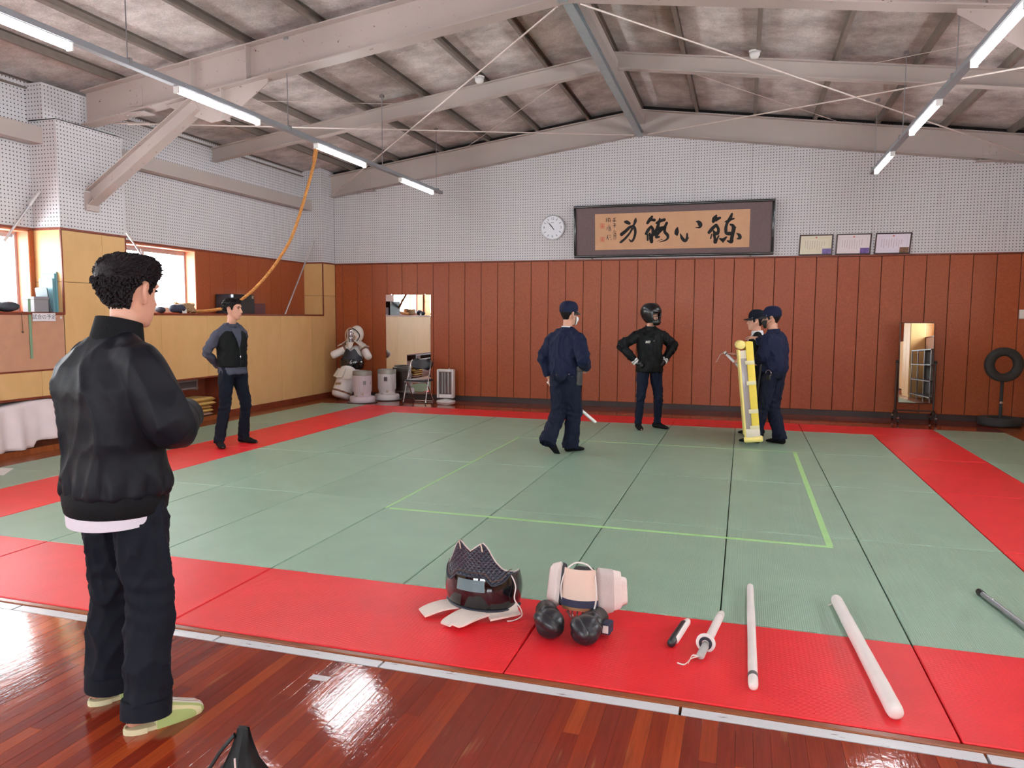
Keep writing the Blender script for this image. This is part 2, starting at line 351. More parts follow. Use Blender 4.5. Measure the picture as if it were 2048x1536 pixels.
M_FLOOR = floorwood('floor_varnished', False); M_FLOOR_I = floorwood('floor_varnished_far', True)
M_GREEN = matmat('mat_green', (142, 171, 150), 'y'); M_RED_Y = matmat('mat_red_long', (230, 40, 48), 'y'); M_RED_X = matmat('mat_red_cross', (230, 40, 48), 'x')
M_PEG_X = M_PEG_Y = pegboard('pegboard')
M_PLANK = wood('wall_plank', (168, 86, 48), (142, 66, 38), (7, 7, 7), 5.0, 0.38, obj_random=0.03, bump=0.01, contrast=0.5, spec=0.4)
M_CREAM = wood('cream_veneer', (222, 180, 124), (208, 164, 106), (1.2, 1.2, 0.6), 4.0, 0.42, obj_random=0.04, bump=0.0, contrast=0.35)
M_TRIM = wood('brown_trim', (136, 62, 38), (104, 44, 28), (2, 2, 2), 6.0, 0.4, bump=0.0)
M_BASE = mat('dark_baseboard', (56, 44, 42), 0.5, var=0.1)
M_CEIL = ceilingmat('wood_wool'); M_STEEL = steelpaint('beam_paint', (184, 172, 166)); M_STEELR = steelpaint('beam_paint_rusty', (182, 168, 162), 0.6)
M_PURLIN = mat('purlin_paint', (120, 108, 100), 0.6, var=0.12); M_DARK = mat('dark_void', (40, 34, 32), 0.9)
M_WHITE_ALU = mat('window_aluminium', (178, 180, 184), 0.4, 0.4)
M_CHROME = mat('chrome', (214, 214, 216), 0.16, 1.0); M_GREYM = mat('grey_metal', (150, 150, 152), 0.4, 0.8)
M_BLACK = mat('black_plastic', (24, 24, 26), 0.4); M_WHITE = mat('white_plastic', (226, 224, 220), 0.45)

# ================================================================ floor
floor = struct('floor', MB().add(box(-3.1, mx(-3.1), YREAR-0.1, YB+0.2, -0.12, -0.045)), M_DARK)
PW = 0.064
rng = random.Random(3); rest = MB()
nx = int((9.9+2.4)/PW)+1
for i in range(nx):
    x0 = -2.32+i*PW; y = YREAR+rng.uniform(0.2, 1.6); segs = [(YREAR, y)]
    while y < 2.97:
        y2 = min(2.975, y+rng.choice([1.2, 1.5, 1.8, 2.1]))
        if 2.975-y2 < 0.25: y2 = 2.975
        segs.append((y, y2)); y = y2
    for a, b in segs:
        z = FLOORZ+rng.uniform(-0.0004, 0.0004)
        if b > 1.9 and 1.3 < x0 < 7.6:
            part(floor, 'plank', MB().add(cbox(x0+0.0002, x0+PW-0.0002, a+0.0004, b-0.0004, -0.04, z, 0.0007)), M_FLOOR)
        else: rest.add(box(x0+0.0002, x0+PW-0.0002, a+0.0004, b-0.0004, -0.04, z))
far = part(floor, 'far_planks', rest, M_FLOOR_I); far['kind'] = 'stuff'
# boards between mats and walls, edging and painted line
M_EDGE = wood('mat_edging', (150, 84, 46), (118, 58, 32), (1, 6, 1), 3.0, 0.25, bump=0.01)
for k in range(3):
    x0 = XF+0.02+k*0.132
    for j in range(5): part(floor, 'plank', MB().add(cbox(x0, x0+0.13, 3.0+j*2.06, 3.0+(j+1)*2.06-0.001, -0.04, FLOORZ, 0.001)), M_EDGE)
    pass
for k in range(5):
    for j in range(5): part(floor, 'plank', MB().add(cbox(9.142+k*0.122, 9.262+k*0.122, 3.0+j*2.06, 3.0+(j+1)*2.06-0.001, -0.04, FLOORZ, 0.001)), M_EDGE)
for k in range(14):
    y0 = 12.04+k*0.09
    for j in range(6): part(floor, 'plank', MB().add(cbox(-1.82+j*1.825, -1.82+(j+1)*1.825-0.001, y0, y0+0.0895, -0.04, FLOORZ, 0.001)), M_FLOOR)
YM0, YM1 = 3.370*W+0.017, 13.24*W
part(floor, 'edging', MB().add(cbox(-1.86, 9.16, 3.042, YM0-0.003, -0.04, -0.003, 0.004)), M_EDGE)
part(floor, 'edging', MB().add(cbox(-1.86, 9.16, YM1+0.002, YM1+0.04, -0.04, -0.002, 0.004)), M_EDGE)
part(floor, 'edging', MB().add(cbox(-1.86, -1.823, YM0, YM1, -0.04, -0.002, 0.004)), M_EDGE)
part(floor, 'edging', MB().add(cbox(9.103, 9.14, YM0, YM1, -0.04, -0.002, 0.004)), M_EDGE)
# worn white painted line: pieces with chipped gaps
m_wl, nt, b = newmat('white_line'); g = nd(nt, 'ShaderNodeNewGeometry'); mp = nd(nt, 'ShaderNodeMapping'); mp.inputs['Scale'].default_value = (5, 40, 1); nt.links.new(g.outputs['Position'], mp.inputs['Vector'])
n = nd(nt, 'ShaderNodeTexNoise', Scale=1.5, Detail=5.0, Roughness=0.7); nt.links.new(mp.outputs[0], n.inputs['Vector'])
r = nd(nt, 'ShaderNodeMapRange'); r.inputs['From Min'].default_value = 0.63; r.inputs['From Max'].default_value = 0.66; nt.links.new(n.outputs['Fac'], r.inputs['Value'])
mi = nd(nt, 'ShaderNodeMix', data_type='RGBA'); mi.inputs['A'].default_value = (*s2l((204, 204, 208)), 1); mi.inputs['B'].default_value = (*s2l((86, 40, 28)), 1); nt.links.new(r.outputs[0], mi.inputs['Factor']); nt.links.new(mi.outputs['Result'], b.inputs['Base Color']); b.inputs['Roughness'].default_value = 0.3
x = -1.86; rr_ = random.Random(5)
for ln in (1.9, 1.75, 1.3, 0.9, 1.35, 1.1, 1.42, 1.5):
    part(floor, 'painted_line', MB().add(box(x, x+ln-0.012, 2.979, 3.040, -0.04, FLOORZ+0.001)), m_wl); x += ln
# ================================================================ mats
mats_root = thing('mat_floor', None, None); mats_root['kind'] = 'structure'; mats_root['label'] = 'green and red woven judo mats laid edge to edge over the hall floor'
mesh_cache = {}
def mat_piece(x0, x1, y0, y1, m, key):
    dx, dy = x1-x0, y1-y0; k = (round(dx, 3), round(dy, 3), key)
    if k not in mesh_cache:
        g = 0.0036; mesh_cache[k] = mkmesh('mat', MB().add(rbox(-dx/2+g, dx/2-g, -dy/2+g, dy/2-g, -0.05, 0.0, 0.005, 1)), m)
    o = link('mat', mesh_cache[k], mats_root, ((x0+x1)/2, (y0+y1)/2, random.uniform(-0.0006, 0.0006)))
YL = [YM0, 4.37*W, 6.37*W, 8.37*W, 10.37*W, 12.36*W, YM1]
for k in range(-2, 10):
    red = k in (-1, 8); green_outer = k in (-2, 9)
    rows = list(zip(YL[1:-2], YL[2:-1]))
    for y0, y1 in rows: mat_piece(k*W, (k+1)*W, y0, y1, M_RED_Y if red else M_GREEN, 'ry' if red else 'g')
    if green_outer:
        mat_piece(k*W, (k+1)*W, YL[0], YL[1], M_GREEN, 'g'); mat_piece(k*W, (k+1)*W, YL[-2], YL[-1], M_GREEN, 'g')
for a, b in ((-1, 1), (1, 3), (3, 5), (5, 7), (7, 9)):
    mat_piece(a*W, b*W, YL[0], YL[1], M_RED_X, 'rx'); mat_piece(a*W, b*W, YL[-2], YL[-1], M_RED_X, 'rx')
# ================================================================ back wall
wall_back = struct('wall_back', MB().add(prism([(-3.1, -0.1), (mx(-3.1), -0.1), (mx(-3.1), roof(-3.1)+0.15), (RX, roof(RX)+0.2), (-3.1, roof(-3.1)+0.15)], 'y', YB+0.03, YB+0.2)), M_DARK)
PP = 0.3225
xs = [0.185+PP*k for k in range(-8, 31)]; xs = [XF]+[v for v in xs if XF+0.05 < v < mx(XF)-0.05]+[mx(XF)]
for a, b in zip(xs[:-1], xs[1:]):
    part(wall_back, 'plank', MB().add(cbox(a+0.0045, b-0.0045, YB+random.uniform(-0.0015, 0.0015), YB+0.028, 0.085, 2.585, 0.003)), M_PLANK)
struct('baseboard_back', MB().add(box(XF, mx(XF), YB+0.018, YB+0.03, -0.03, 0.09)), M_BASE)
struct('trim_1', MB().add(cbox(XF-0.0, mx(XF), YB-0.022, YB+0.03, 2.586, 2.612, 0.004)), M_TRIM)
def pegpanel(par, axis, a0, a1, z0, t0, t1, d0, d1, m):
    """pegboard sheet with sloped top; axis 'x' for back wall ('y' normal)"""
    part(par, 'pegboard_panel', MB().add(prism([(a0+0.0015, z0), (a1-0.0015, z0), (a1-0.0015, t1), (a0+0.0015, t0)], 'y' if axis == 'x' else 'x', d0, d1)), m)
px = [XF]+[3.72+0.93*k for k in range(-6, 7) if XF+0.1 < 3.72+0.93*k < mx(XF)-0.1]+[mx(XF)]
for a, b in zip(px[:-1], px[1:]): pegpanel(wall_back, 'x', a, b, 2.613, roof(a)+0.05, roof(b)+0.05, YB+0.004, YB+0.028, M_PEG_X)
# ================================================================ side walls (built on the left, mirrored to the right)
def side_wall(side):
    Lf = side == 'left'
    X = (lambda v: v) if Lf else mx
    def bx(x0, x1, *r):
        a, b = X(x0), X(x1); return (min(a, b), max(a, b))+r
    wl = struct('wall_'+side, MB().add(box(*bx(-3.3, -3.2, YREAR, YB, -0.1, -0.05))), M_DARK)
    P = lambda name, mb, m, sm=False: part(wl, name, mb, m, sm)
    # outer masonry with window openings
    zb0, zb1 = 1.60, 2.585; ys = [YREAR]+[v for w_ in WINDOWS for v in w_]+[YB+0.1]
    ob = MB().add(box(*bx(-3.05, XR-0.012, YREAR, YB+0.1, -0.1, zb0))).add(box(*bx(-3.05, XR-0.012, YREAR, YB+0.1, zb1, roof(XR)+0.25)))
    for a, b in zip(ys[0::2], ys[1::2]): ob.add(box(*bx(-3.05, XR-0.012, a, b, zb0, zb1)))
    P('wall_body', ob, M_TRIM)
    # red planks between window and column, ledge band
    for s0, s1 in ((9.83, 12.85), (1.30, 1.47), (-3.9, -2.6), (6.98, 7.04)):
        y = s0
        while y < s1-0.01:
            y2 = min(s1, y+PP); y2 = s1 if s1-y2 < 0.06 else y2
            P('plank', MB().add(box(*bx(XR-0.012, XR, y+0.002, y2-0.002, ZLEDGE, 2.585))), M_PLANK); y = y2
    P('rail', MB().add(box(*bx(XR-0.012, XR+0.016, YREAR, YB, 2.585, 2.612))), M_TRIM)
    y = YREAR
    while y < YB-0.01:
        y2 = min(YB, y+0.93); z1_ = roof(XR)+0.08
        P('pegboard_panel', MB().add(box(*bx(XR-0.012, XR, y+0.0015, y2-0.0015, 2.612, z1_))), M_PEG_Y); y = y2
    # ledge (deep shelf over the cupboards)
    for y0, y1 in ((YREAR, 1.48), (2.46, 7.04), (8.02, 12.85)):
        P('ledge', MB().add(cbox(*bx(XR-0.012 if True else 0, XF+0.012, y0, y1, ZLEDGE-0.028, ZLEDGE, 0.003))), M_TRIM)
    # boxed columns: cream below, pegboard above
    for y0, y1 in ((7.04, 8.02), (12.85, YB), (1.48, 2.46)):
        ym = (y0+y1)/2; zt = 3.87 if y0 < 12 else roof(XF)+0.1
        P('column_core', MB().add(box(*bx(XR, XF-0.014, y0+0.012, y1-0.012, 0.62 if y0 < 12 else 0, zt-0.01))), M_DARK)
        split = [y0, y0+0.60, y1] if y1-y0 > 0.8 else [y0, y1]
        for a, b in zip(split[:-1], split[1:]):
            P('panel', MB().add(cbox(*bx(XF-0.012, XF, a+0.002, b-0.002, 1.975, 2.585, 0.002))), M_CREAM)
            P('panel', MB().add(cbox(*bx(XF-0.012, XF, a+0.002, b-0.002, 0.64 if y0 < 12 else 0.09, 1.97, 0.002))), M_CREAM)
            P('pegboard_panel', MB().add(box(*bx(XF-0.012, XF, a+0.001, b-0.001, 2.612, zt))), M_PEG_Y)
        P('rail', MB().add(box(*bx(XR, XF+0.014, y0-0.014, min(YB, y1+0.014), 2.585, 2.612))), M_TRIM)
        for yy, sg in ((y0, 1), (y1, -1)):
            if yy > YB-0.1: continue
            a, b = sorted((yy, yy+0.012*sg))
            P('panel', MB().add(box(*bx(XR, XF-0.013, a, b, 1.975, 2.585))), M_CREAM); P('panel', MB().add(box(*bx(XR, XF-0.013, a, b, ZLEDGE, 1.97))), M_CREAM)
            P('pegboard_panel', MB().add(box(*bx(XR, XF-0.001, a, b, 2.612, zt))), M_PEG_X)
            P('corner_trim', MB().add(box(*bx(XF-0.012, XF+0.006, *(sorted((yy-0.006*sg, yy+0.012*sg))), ZLEDGE-0.028, 2.585))), M_TRIM)
        P('column_cap', MB().add(box(*bx(XR, XF, y0, y1, zt-0.01, zt))), M_PEG_Y)
        if y0 < 12:   # narrower boxing above
            P('pegboard_panel', MB().add(box(*bx(XR, -2.40, y0-0.02, y1-0.18, zt, roof(XR)+0.06))), M_PEG_Y)
    # cupboard fronts
    door_y = [8.02, 8.60, 9.54, 10.49, 11.44, 12.42, 12.85]
    for a, b in zip(door_y[:-1], door_y[1:]):
        if b <= 9.6: poly = [(a+.002, 0.66), (b-.002, 0.66), (b-.002, 1.58), (a+.002, 1.58)]
        elif a < 9.6: poly = [(a+.002, 0.66), (9.98, 0.66), (9.98, 0.09), (b-.002, 0.09), (b-.002, 1.58), (a+.002, 1.58)]
        else: poly = [(a+.002, 0.09), (b-.002, 0.09), (b-.002, 1.58), (a+.002, 1.58)]
        lo, hi = sorted((X(XF-0.014), X(XF))); P('door_panel', MB().add(prism(poly, 'x', lo, hi)), M_CREAM)
    P('rail', MB().add(box(*bx(XF-0.03, XF+0.004, 7.04, 9.98, 0.636, 0.66))), M_TRIM)
    P('rail', MB().add(box(*bx(XF-0.03, XF+0.004, 2.46, 7.04, 0.612, 0.636))), M_TRIM)
    P('rail', MB().add(box(*bx(XF-0.02, XF+0.004, 2.46, 7.04, 0.930, 0.948))), M_TRIM)
    P('plinth', MB().add(box(*bx(XF-0.02, XF+0.002, 9.98, YB, -0.04, 0.09))), M_TRIM)
    P('plinth', MB().add(box(*bx(XR, XF+0.02, YREAR, 9.98, -0.04, 0.055))), M_EDGE)
    P('jamb', MB().add(box(*bx(XR, XF-0.001, 9.96, 9.985, 0.05, 0.66))), M_TRIM)
    P('recess_back', MB().add(box(*bx(XR-0.02, XR-0.001, YREAR, 9.97, 0.0, 1.6))), M_TRIM)
    yb = 2.46
    for ln in (1.1, 1.0, 1.14, 1.0, 0.34):
        P('door_panel', MB().add(cbox(*bx(XF-0.014, XF, yb+.002, yb+ln-.002, 0.637, 0.929, 0.002))), M_CREAM); yb += ln
    m_pin = mat('pin_board', (190, 140, 112), 0.85, var=0.05, bump=0.2, bscale=90)
    for a, b in ((2.46, 4.75), (4.75, 7.03)): P('pin_board', MB().add(box(*bx(XF-0.014, XF, a+.002, b-.002, 0.949, 1.58))), m_pin)
    # behind the camera: plain cupboard fronts
    for a, b in ((-3.9, -2.1), (-2.1, -0.3), (-0.3, 1.48)): P('door_panel', MB().add(cbox(*bx(XF-0.014, XF, a+.002, b-.002, 0.09, 1.58, 0.002))), M_CREAM)
    return wl
side_wall('left'); side_wall('right')
# windows: reveal boards, aluminium sliding sashes, glass
M_REVEAL = wood('reveal_wood', (206, 128, 92), (188, 106, 74), (2, 2, 1), 4.0, 0.5, bump=0.0)
m_glass, nt, b = newmat('window_glass')
tr = nd(nt, 'ShaderNodeBsdfTransparent'); tr.inputs[0].default_value = (0.95, 0.97, 0.97, 1); gl = nd(nt, 'ShaderNodeBsdfGlossy'); gl.inputs['Roughness'].default_value = 0.02
ms = nd(nt, 'ShaderNodeMixShader'); ms.inputs[0].default_value = 0.07; nt.links.new(tr.outputs[0], ms.inputs[1]); nt.links.new(gl.outputs[0], ms.inputs[2]); nt.links.new(ms.outputs[0], nt.nodes['Material Output'].inputs['Surface'])
wn_ = 0
for side in ('left', 'right'):
    X = (lambda v: v) if side == 'left' else mx
    def bx(x0, x1, *r):
        a, b = X(x0), X(x1); return (min(a, b), max(a, b))+r
    for y0, y1 in WINDOWS:
        wn_ += 1
        wd = struct('window_%d' % wn_, MB().add(box(*bx(-3.0, XR, y0, y0+0.018, 1.6, 2.585))).add(box(*bx(-3.0, XR, y1-0.018, y1, 1.6, 2.585))).add(box(*bx(-3.0, XR, y0, y1, 2.565, 2.585))).add(box(*bx(-3.0, XR-0.012, y0, y1, 1.6, 1.622))), M_REVEAL)
        n_s = max(2, round((y1-y0)/0.9)); ws = (y1-y0-0.036)/n_s
        part(wd, 'window_frame', MB().add(box(*bx(XW-0.05, XW, y0+0.018, y0+0.05, 1.622, 2.565))).add(box(*bx(XW-0.05, XW, y1-0.05, y1-0.018, 1.622, 2.565))).add(box(*bx(XW-0.05, XW, y0+0.05, y1-0.05, 2.535, 2.565))).add(box(*bx(XW-0.05, XW, y0+0.05, y1-0.05, 1.622, 1.66))), M_WHITE_ALU)
        for k in range(n_s):
            a = y0+0.018+ws*k; b_ = a+ws; xo = XW-0.02 if k % 2 else XW-0.045
            sb = MB()
            for q in ((a, a+0.035, 1.66, 2.535), (b_-0.035, b_, 1.66, 2.535), (a+0.035, b_-0.035, 2.50, 2.535), (a+0.035, b_-0.035, 1.66, 1.70)): sb.add(box(*bx(xo-0.012, xo+0.012, *q)))
            sh = part(wd, 'sash', sb, M_WHITE_ALU)
            part(sh, 'pane', MB().add(box(*bx(xo-0.002, xo+0.002, a+0.035, b_-0.035, 1.70, 2.50))), m_glass)
# rear wall (behind the camera)
RWIN = [(0.45, 2.25), (2.85, 4.65), (5.25, 7.05)]; RZ0, RZ1 = 0.95, 2.45
def rear_body():
    top = lambda x: roof(x)+0.15
    mb = MB().add(box(-3.1, mx(-3.1), YREAR-0.2, YREAR-0.03, -0.1, RZ0)).add(prism([(-3.1, RZ1), (mx(-3.1), RZ1), (mx(-3.1), top(-3.1)), (RX, top(RX)), (-3.1, top(-3.1))], 'y', YREAR-0.2, YREAR-0.03))
    e = [-3.1]+[v for q in RWIN for v in q]+[mx(-3.1)]
    for a, b in zip(e[0::2], e[1::2]): mb.add(box(a, b, YREAR-0.2, YREAR-0.03, RZ0, RZ1))
    return mb
wr_ = struct('wall_rear', rear_body(), M_DARK)
def rear_cover(a, b, z0, z1): part(wr_, 'plank', MB().add(box(a+0.003, b-0.003, YREAR-0.03, YREAR, z0, z1)), M_PLANK)
xv = XF
for x2 in [XF+0.6*k for k in range(1, 5)]+[v for q in RWIN for v in q]+[mx(XF)-0.6*k for k in range(3, -1, -1)]:
    if x2 <= xv+0.01: continue
    win = any(abs(xv-q[0]) < 0.01 for q in RWIN)
    if win: rear_cover(xv, x2, 0, RZ0); rear_cover(xv, x2, RZ1, 2.6)
    else: rear_cover(xv, x2, 0, 2.6)
    part(wr_, 'pegboard_panel', MB().add(prism([(xv, 2.6), (x2, 2.6), (x2, roof(x2)+0.05), (xv, roof(xv)+0.05)], 'y', YREAR-0.03, YREAR-0.004)), M_PEG_X); xv = x2
for a, b in RWIN:
    wn_ += 1
    wd = struct('window_%d' % wn_, MB().add(box(a, a+0.02, YREAR-0.19, YREAR+0.01, RZ0, RZ1)).add(box(b-0.02, b, YREAR-0.19, YREAR+0.01, RZ0, RZ1)).add(box(a, b, YREAR-0.19, YREAR+0.01, RZ1-0.02, RZ1)).add(box(a, b, YREAR-0.19, YREAR+0.02, RZ0, RZ0+0.02)), M_REVEAL)
    mid = (a+b)/2
    for p, q in ((a+0.02, mid), (mid, b-0.02)):
        sb = MB()
        for r_ in ((p, p+0.04, RZ0+0.02, RZ1-0.02), (q-0.04, q, RZ0+0.02, RZ1-0.02), (p+0.04, q-0.04, RZ0+0.02, RZ0+0.06), (p+0.04, q-0.04, RZ1-0.06, RZ1-0.02)): sb.add(box(r_[0], r_[1], YREAR-0.14, YREAR-0.11, r_[2], r_[3]))
        sh = part(wd, 'sash', sb, M_WHITE_ALU); part(sh, 'pane', MB().add(box(p+0.04, q-0.04, YREAR-0.127, YREAR-0.123, RZ0+0.06, RZ1-0.06)), m_glass)
# ================================================================ ceiling: wood-wool boards on purlins
PZ = 0.10
ceil = struct('ceiling', MB().add(prism([(-3.1, roof(-3.1)+PZ+0.06), (RX, roof(RX)+PZ+0.06), (mx(-3.1), roof(-3.1)+PZ+0.06), (mx(-3.1), roof(-3.1)+PZ+0.16), (RX, roof(RX)+PZ+0.16), (-3.1, roof(-3.1)+PZ+0.16)], 'y', YREAR-0.2, YB+0.2)), M_DARK)
pur = [RX+0.915*k for k in range(-7, 8)]
ys = [YREAR+1.42*k for k in range(13)]; ys[-1] = YB+0.03
for a, b in zip(pur[:-1], pur[1:]):
    a_, b_ = max(a, -2.66), min(b, mx(-2.66))
    for j, (c, d) in enumerate(zip(ys[:-1], ys[1:])):
        v = []
        for zz in (0.0, 0.04):
            for x_, y_ in ((a_+0.002, c+0.002), (b_-0.002, c+0.002), (b_-0.002, d-0.002), (a_+0.002, d-0.002)): v.append((x_, y_, roof(x_)+PZ+zz))
        part(ceil, 'ceiling_board', MB().add((v, [(0, 1, 2, 3), (7, 6, 5, 4), (0, 4, 5, 1), (1, 5, 6, 2), (2, 6, 7, 3), (3, 7, 4, 0)])), M_CEIL)
for x_ in pur:
    if x_ < -2.66 or x_ > mx(-2.66): continue
    z = roof(x_); mb = MB().add(box(x_-0.024, x_-0.02, YREAR, YB, z, z+PZ)).add(box(x_-0.02, x_+0.026, YREAR, YB, z+PZ-0.004, z+PZ)).add(box(x_-0.02, x_+0.026, YREAR, YB, z, z+0.004)).add(box(x_+0.022, x_+0.026, YREAR, YB, z+0.004, z+0.018))
    o = struct('roof_purlin', mb, M_PURLIN)
# rafters: H-section beams
def hbeam_pts(P, Q, wid, dep, tw, tf, upv=Vector((0, 0, 1)), plumb=True):
    """H beam between two top-centre points; web vertical"""
    P, Q = Vector(P), Vector(Q); d = (Q-P).normalized(); s = d.cross(upv).normalized(); u = upv if plumb else s.cross(d)
    prof = [(-wid/2, 0), (wid/2, 0), (wid/2, -tf), (tw/2, -tf), (tw/2, -dep+tf), (wid/2, -dep+tf), (wid/2, -dep), (-wid/2, -dep), (-wid/2, -dep+tf), (-tw/2, -dep+tf), (-tw/2, -tf), (-wid/2, -tf)]
    v = [P+s*a+u*b for a, b in prof]+[Q+s*a+u*b for a, b in prof]; n = len(prof)
    f = [(i, (i+1) % n, n+(i+1) % n, n+i) for i in range(n)]
    for o in (0, n): f += [(o, o+1, o+2, o+11), (o+3, o+4, o+9, o+10), (o+5, o+6, o+7, o+8), (o+2, o+3, o+10, o+11), (o+4, o+5, o+8, o+9)][:3]
    return v, f
def nut(c, d, r=0.016): return cyl(Vector(c), Vector(c)+Vector(d)*0.014, r, n=6)
def rafter(yc, dep, wid, m, xe, knee=False, name='roof_rafter', label=None):
    t = thing(name, None, None); t['kind'] = 'structure'
    if label: t['label'] = label
    for sg in (1, -1):
        X = (lambda v: v) if sg == 1 else mx
        part(t, 'beam', MB().add(hbeam_pts((X(xe), yc, roof(xe)), (RX, yc, roof(RX)), wid, dep, 0.012, 0.014)), m)
        # splice plate and bolts near the eave
        if dep > 0.3:
            xs_ = xe+0.72; zc = roof(xs_)-dep/2
            part(t, 'splice_plate', MB().add(box(*sorted((X(xs_-0.13), X(xs_+0.13))), yc-0.016, yc-0.006, zc-0.12, zc+0.12)).add(box(*sorted((X(xs_-0.22), X(xs_+0.22))), yc-wid/2+0.01, yc+wid/2-0.01, roof(xs_)-dep-0.012, roof(xs_)-dep-0.0005)), m)
            for i in (-0.045, 0.045):
                for j in (-0.08, 0, 0.08): part(t, 'bolt', MB().add(nut((X(xs_+i), yc-0.016, zc+j+(i*0.13 if sg == 1 else i*0.13)), (0, -1, 0))), m)
            for i in (-0.18, -0.12, -0.06, 0.06, 0.12, 0.18):
                for j in (-0.05, 0.05): part(t, 'bolt', MB().add(nut((X(xs_+i), yc+j, roof(xs_+i)-dep-0.012), (0, 0, -1), 0.013)), m)
            for xs2 in (1.0, 1.75) if knee else ():
                part(t, 'stiffener', MB().add(box(*sorted((X(xe+xs2+0.6), X(xe+xs2+0.612))), yc-wid/2, yc+wid/2, roof(xe+xs2+0.6)-dep+0.01, roof(xe+xs2+0.6)-0.01)), m)
        if knee:
            A = Vector((X(XF-0.05), yc, 2.98)); B = Vector((X(-0.62), yc, 4.02)); d = (B-A).normalized(); s = Vector((0, 1, 0)); u = s.cross(d) if sg == 1 else d.cross(s)
            if u.z < 0: u = -u
            mb = MB()
            # double channel brace
            for e, w0, w1, t0, t1 in ((0, -0.075, 0.075, 0.075, 0.085), (0, -0.075, 0.075, -0.085, -0.075), (0, -0.012, 0.012, -0.075, 0.075)):
                q = []
                for PT in (A, B):
                    for a_, b_ in ((w0, t0), (w1, t0), (w1, t1), (w0, t1)): q.append(PT+s*a_+u*b_)
                mb.add((q, [(0, 1, 2, 3), (7, 6, 5, 4), (0, 4, 5, 1), (1, 5, 6, 2), (2, 6, 7, 3), (3, 7, 4, 0)]))
            part(t, 'knee_brace', mb, m)
            xa, xb = -1.05, 0.34
            part(t, 'gusset_plate', MB().add(prism([(X(xa), roof(xa)-dep), (X(xb), roof(xb)-dep), (X(xb), roof(xb)-dep-0.05), (X(-0.2), 3.83), (X(-0.42), 3.80), (X(-0.95), roof(xa)-dep-0.05)], 'y', yc-0.007, yc+0.007)), m)
            part(t, 'stiffener', MB().add(box(*sorted((X(-0.24), X(-0.228))), yc-0.08, yc+0.08, 3.82, roof(-0.24)-dep)), m)
            part(t, 'gusset_plate', MB().add(box(*sorted((X(XF-0.01), X(XF+0.03))), yc-0.1, yc+0.1, 2.86, 3.08)), m)
    return t
rafter(YB-0.09, 0.40, 0.18, M_STEEL, XF, name='roof_rafter', label='end rafter along the top of the back wall')
rafter(10.30, 0.21, 0.12, M_STEEL, XR, name='roof_rafter')
rafter(7.50, 0.40, 0.19, M_STEELR, XF, knee=True, name='roof_rafter')
rafter(4.72, 0.21, 0.12, M_STEEL, XR); rafter(1.95, 0.40, 0.19, M_STEELR, XF, knee=True); rafter(-1.0, 0.21, 0.12, M_STEEL, XR)
# ridge tie: angle hung under the ridge from frame to frame
for y0, y1 in ((7.55, YB-0.12), (1.95, 7.45)):
    mb = MB().add(box(RX-0.055, RX+0.055, y0, y1, roof(RX)-0.235, roof(RX)-0.22)).add(box(RX-0.055, RX-0.045, y0, y1, roof(RX)-0.225, roof(RX)-0.10)).add(box(RX+0.045, RX+0.055, y0, y1, roof(RX)-0.225, roof(RX)-0.10))
    struct('ridge_beam', mb, M_STEEL)
    struct('ridge_strut', MB().add(hbeam_pts((RX-0.02, y0, roof(RX)-0.30), (RX-0.02, y1, roof(RX)-0.36), 0.10, 0.09, 0.012, 0.01)), mat('grey_paint', (150, 156, 160), 0.5, var=0.08))
# wall girts between the columns
for sg in (0, 1):
    X = (lambda v: v) if sg == 0 else mx
    for y0, y1 in ((8.02, 12.85), (2.46, 7.04)):
        c = X(-2.52)
        mb = MB().add(box(c-0.08, c+0.08, y0, y1, 3.765, 3.777)).add(box(c-0.08, c+0.08, y0, y1, 3.588, 3.60)).add(box(X(-2.447)-0.004, X(-2.447)+0.004, y0, y1, 3.60, 3.765))
        struct('wall_girt', mb, M_STEEL)
# diagonal tie rods under the roof
M_ROD = mat('tie_rod', (214, 200, 192), 0.5, 0.2)
def rod(P, Q, r=0.010, name='tie_rod'):
    P, Q = Vector(P), Vector(Q); mb = MB().add(cyl(P, Q, r, n=8)); d = (Q-P).normalized()
    o = struct(name, mb, M_ROD)
    M_ = (P+Q)/2; part(o, 'turnbuckle', MB().add(cyl(Q-d*0.55, Q-d*0.30, r*1.9, n=8)), M_ROD)
for (ya, yb) in ((7.6, YB-0.2),):
    for sg in (0, 1):
        X = (lambda v: v) if sg == 0 else mx
        za, zb = roof(RX)-0.42, roof(XF)-0.36
        rod((X(RX-0.12), ya, za), (X(XF+0.10), yb, zb)); rod((X(RX-0.12), yb-0.05, za-0.02), (X(XF+0.10), ya, zb+0.02))
        rod((X(RX-0.15), 10.2, roof(RX)-0.02), (X(0.6), yb, roof(0.6)-0.03), 0.004); rod((X(0.6), 10.2, roof(0.6)-0.02), (X(XF), 7.7, roof(XF)), 0.004)
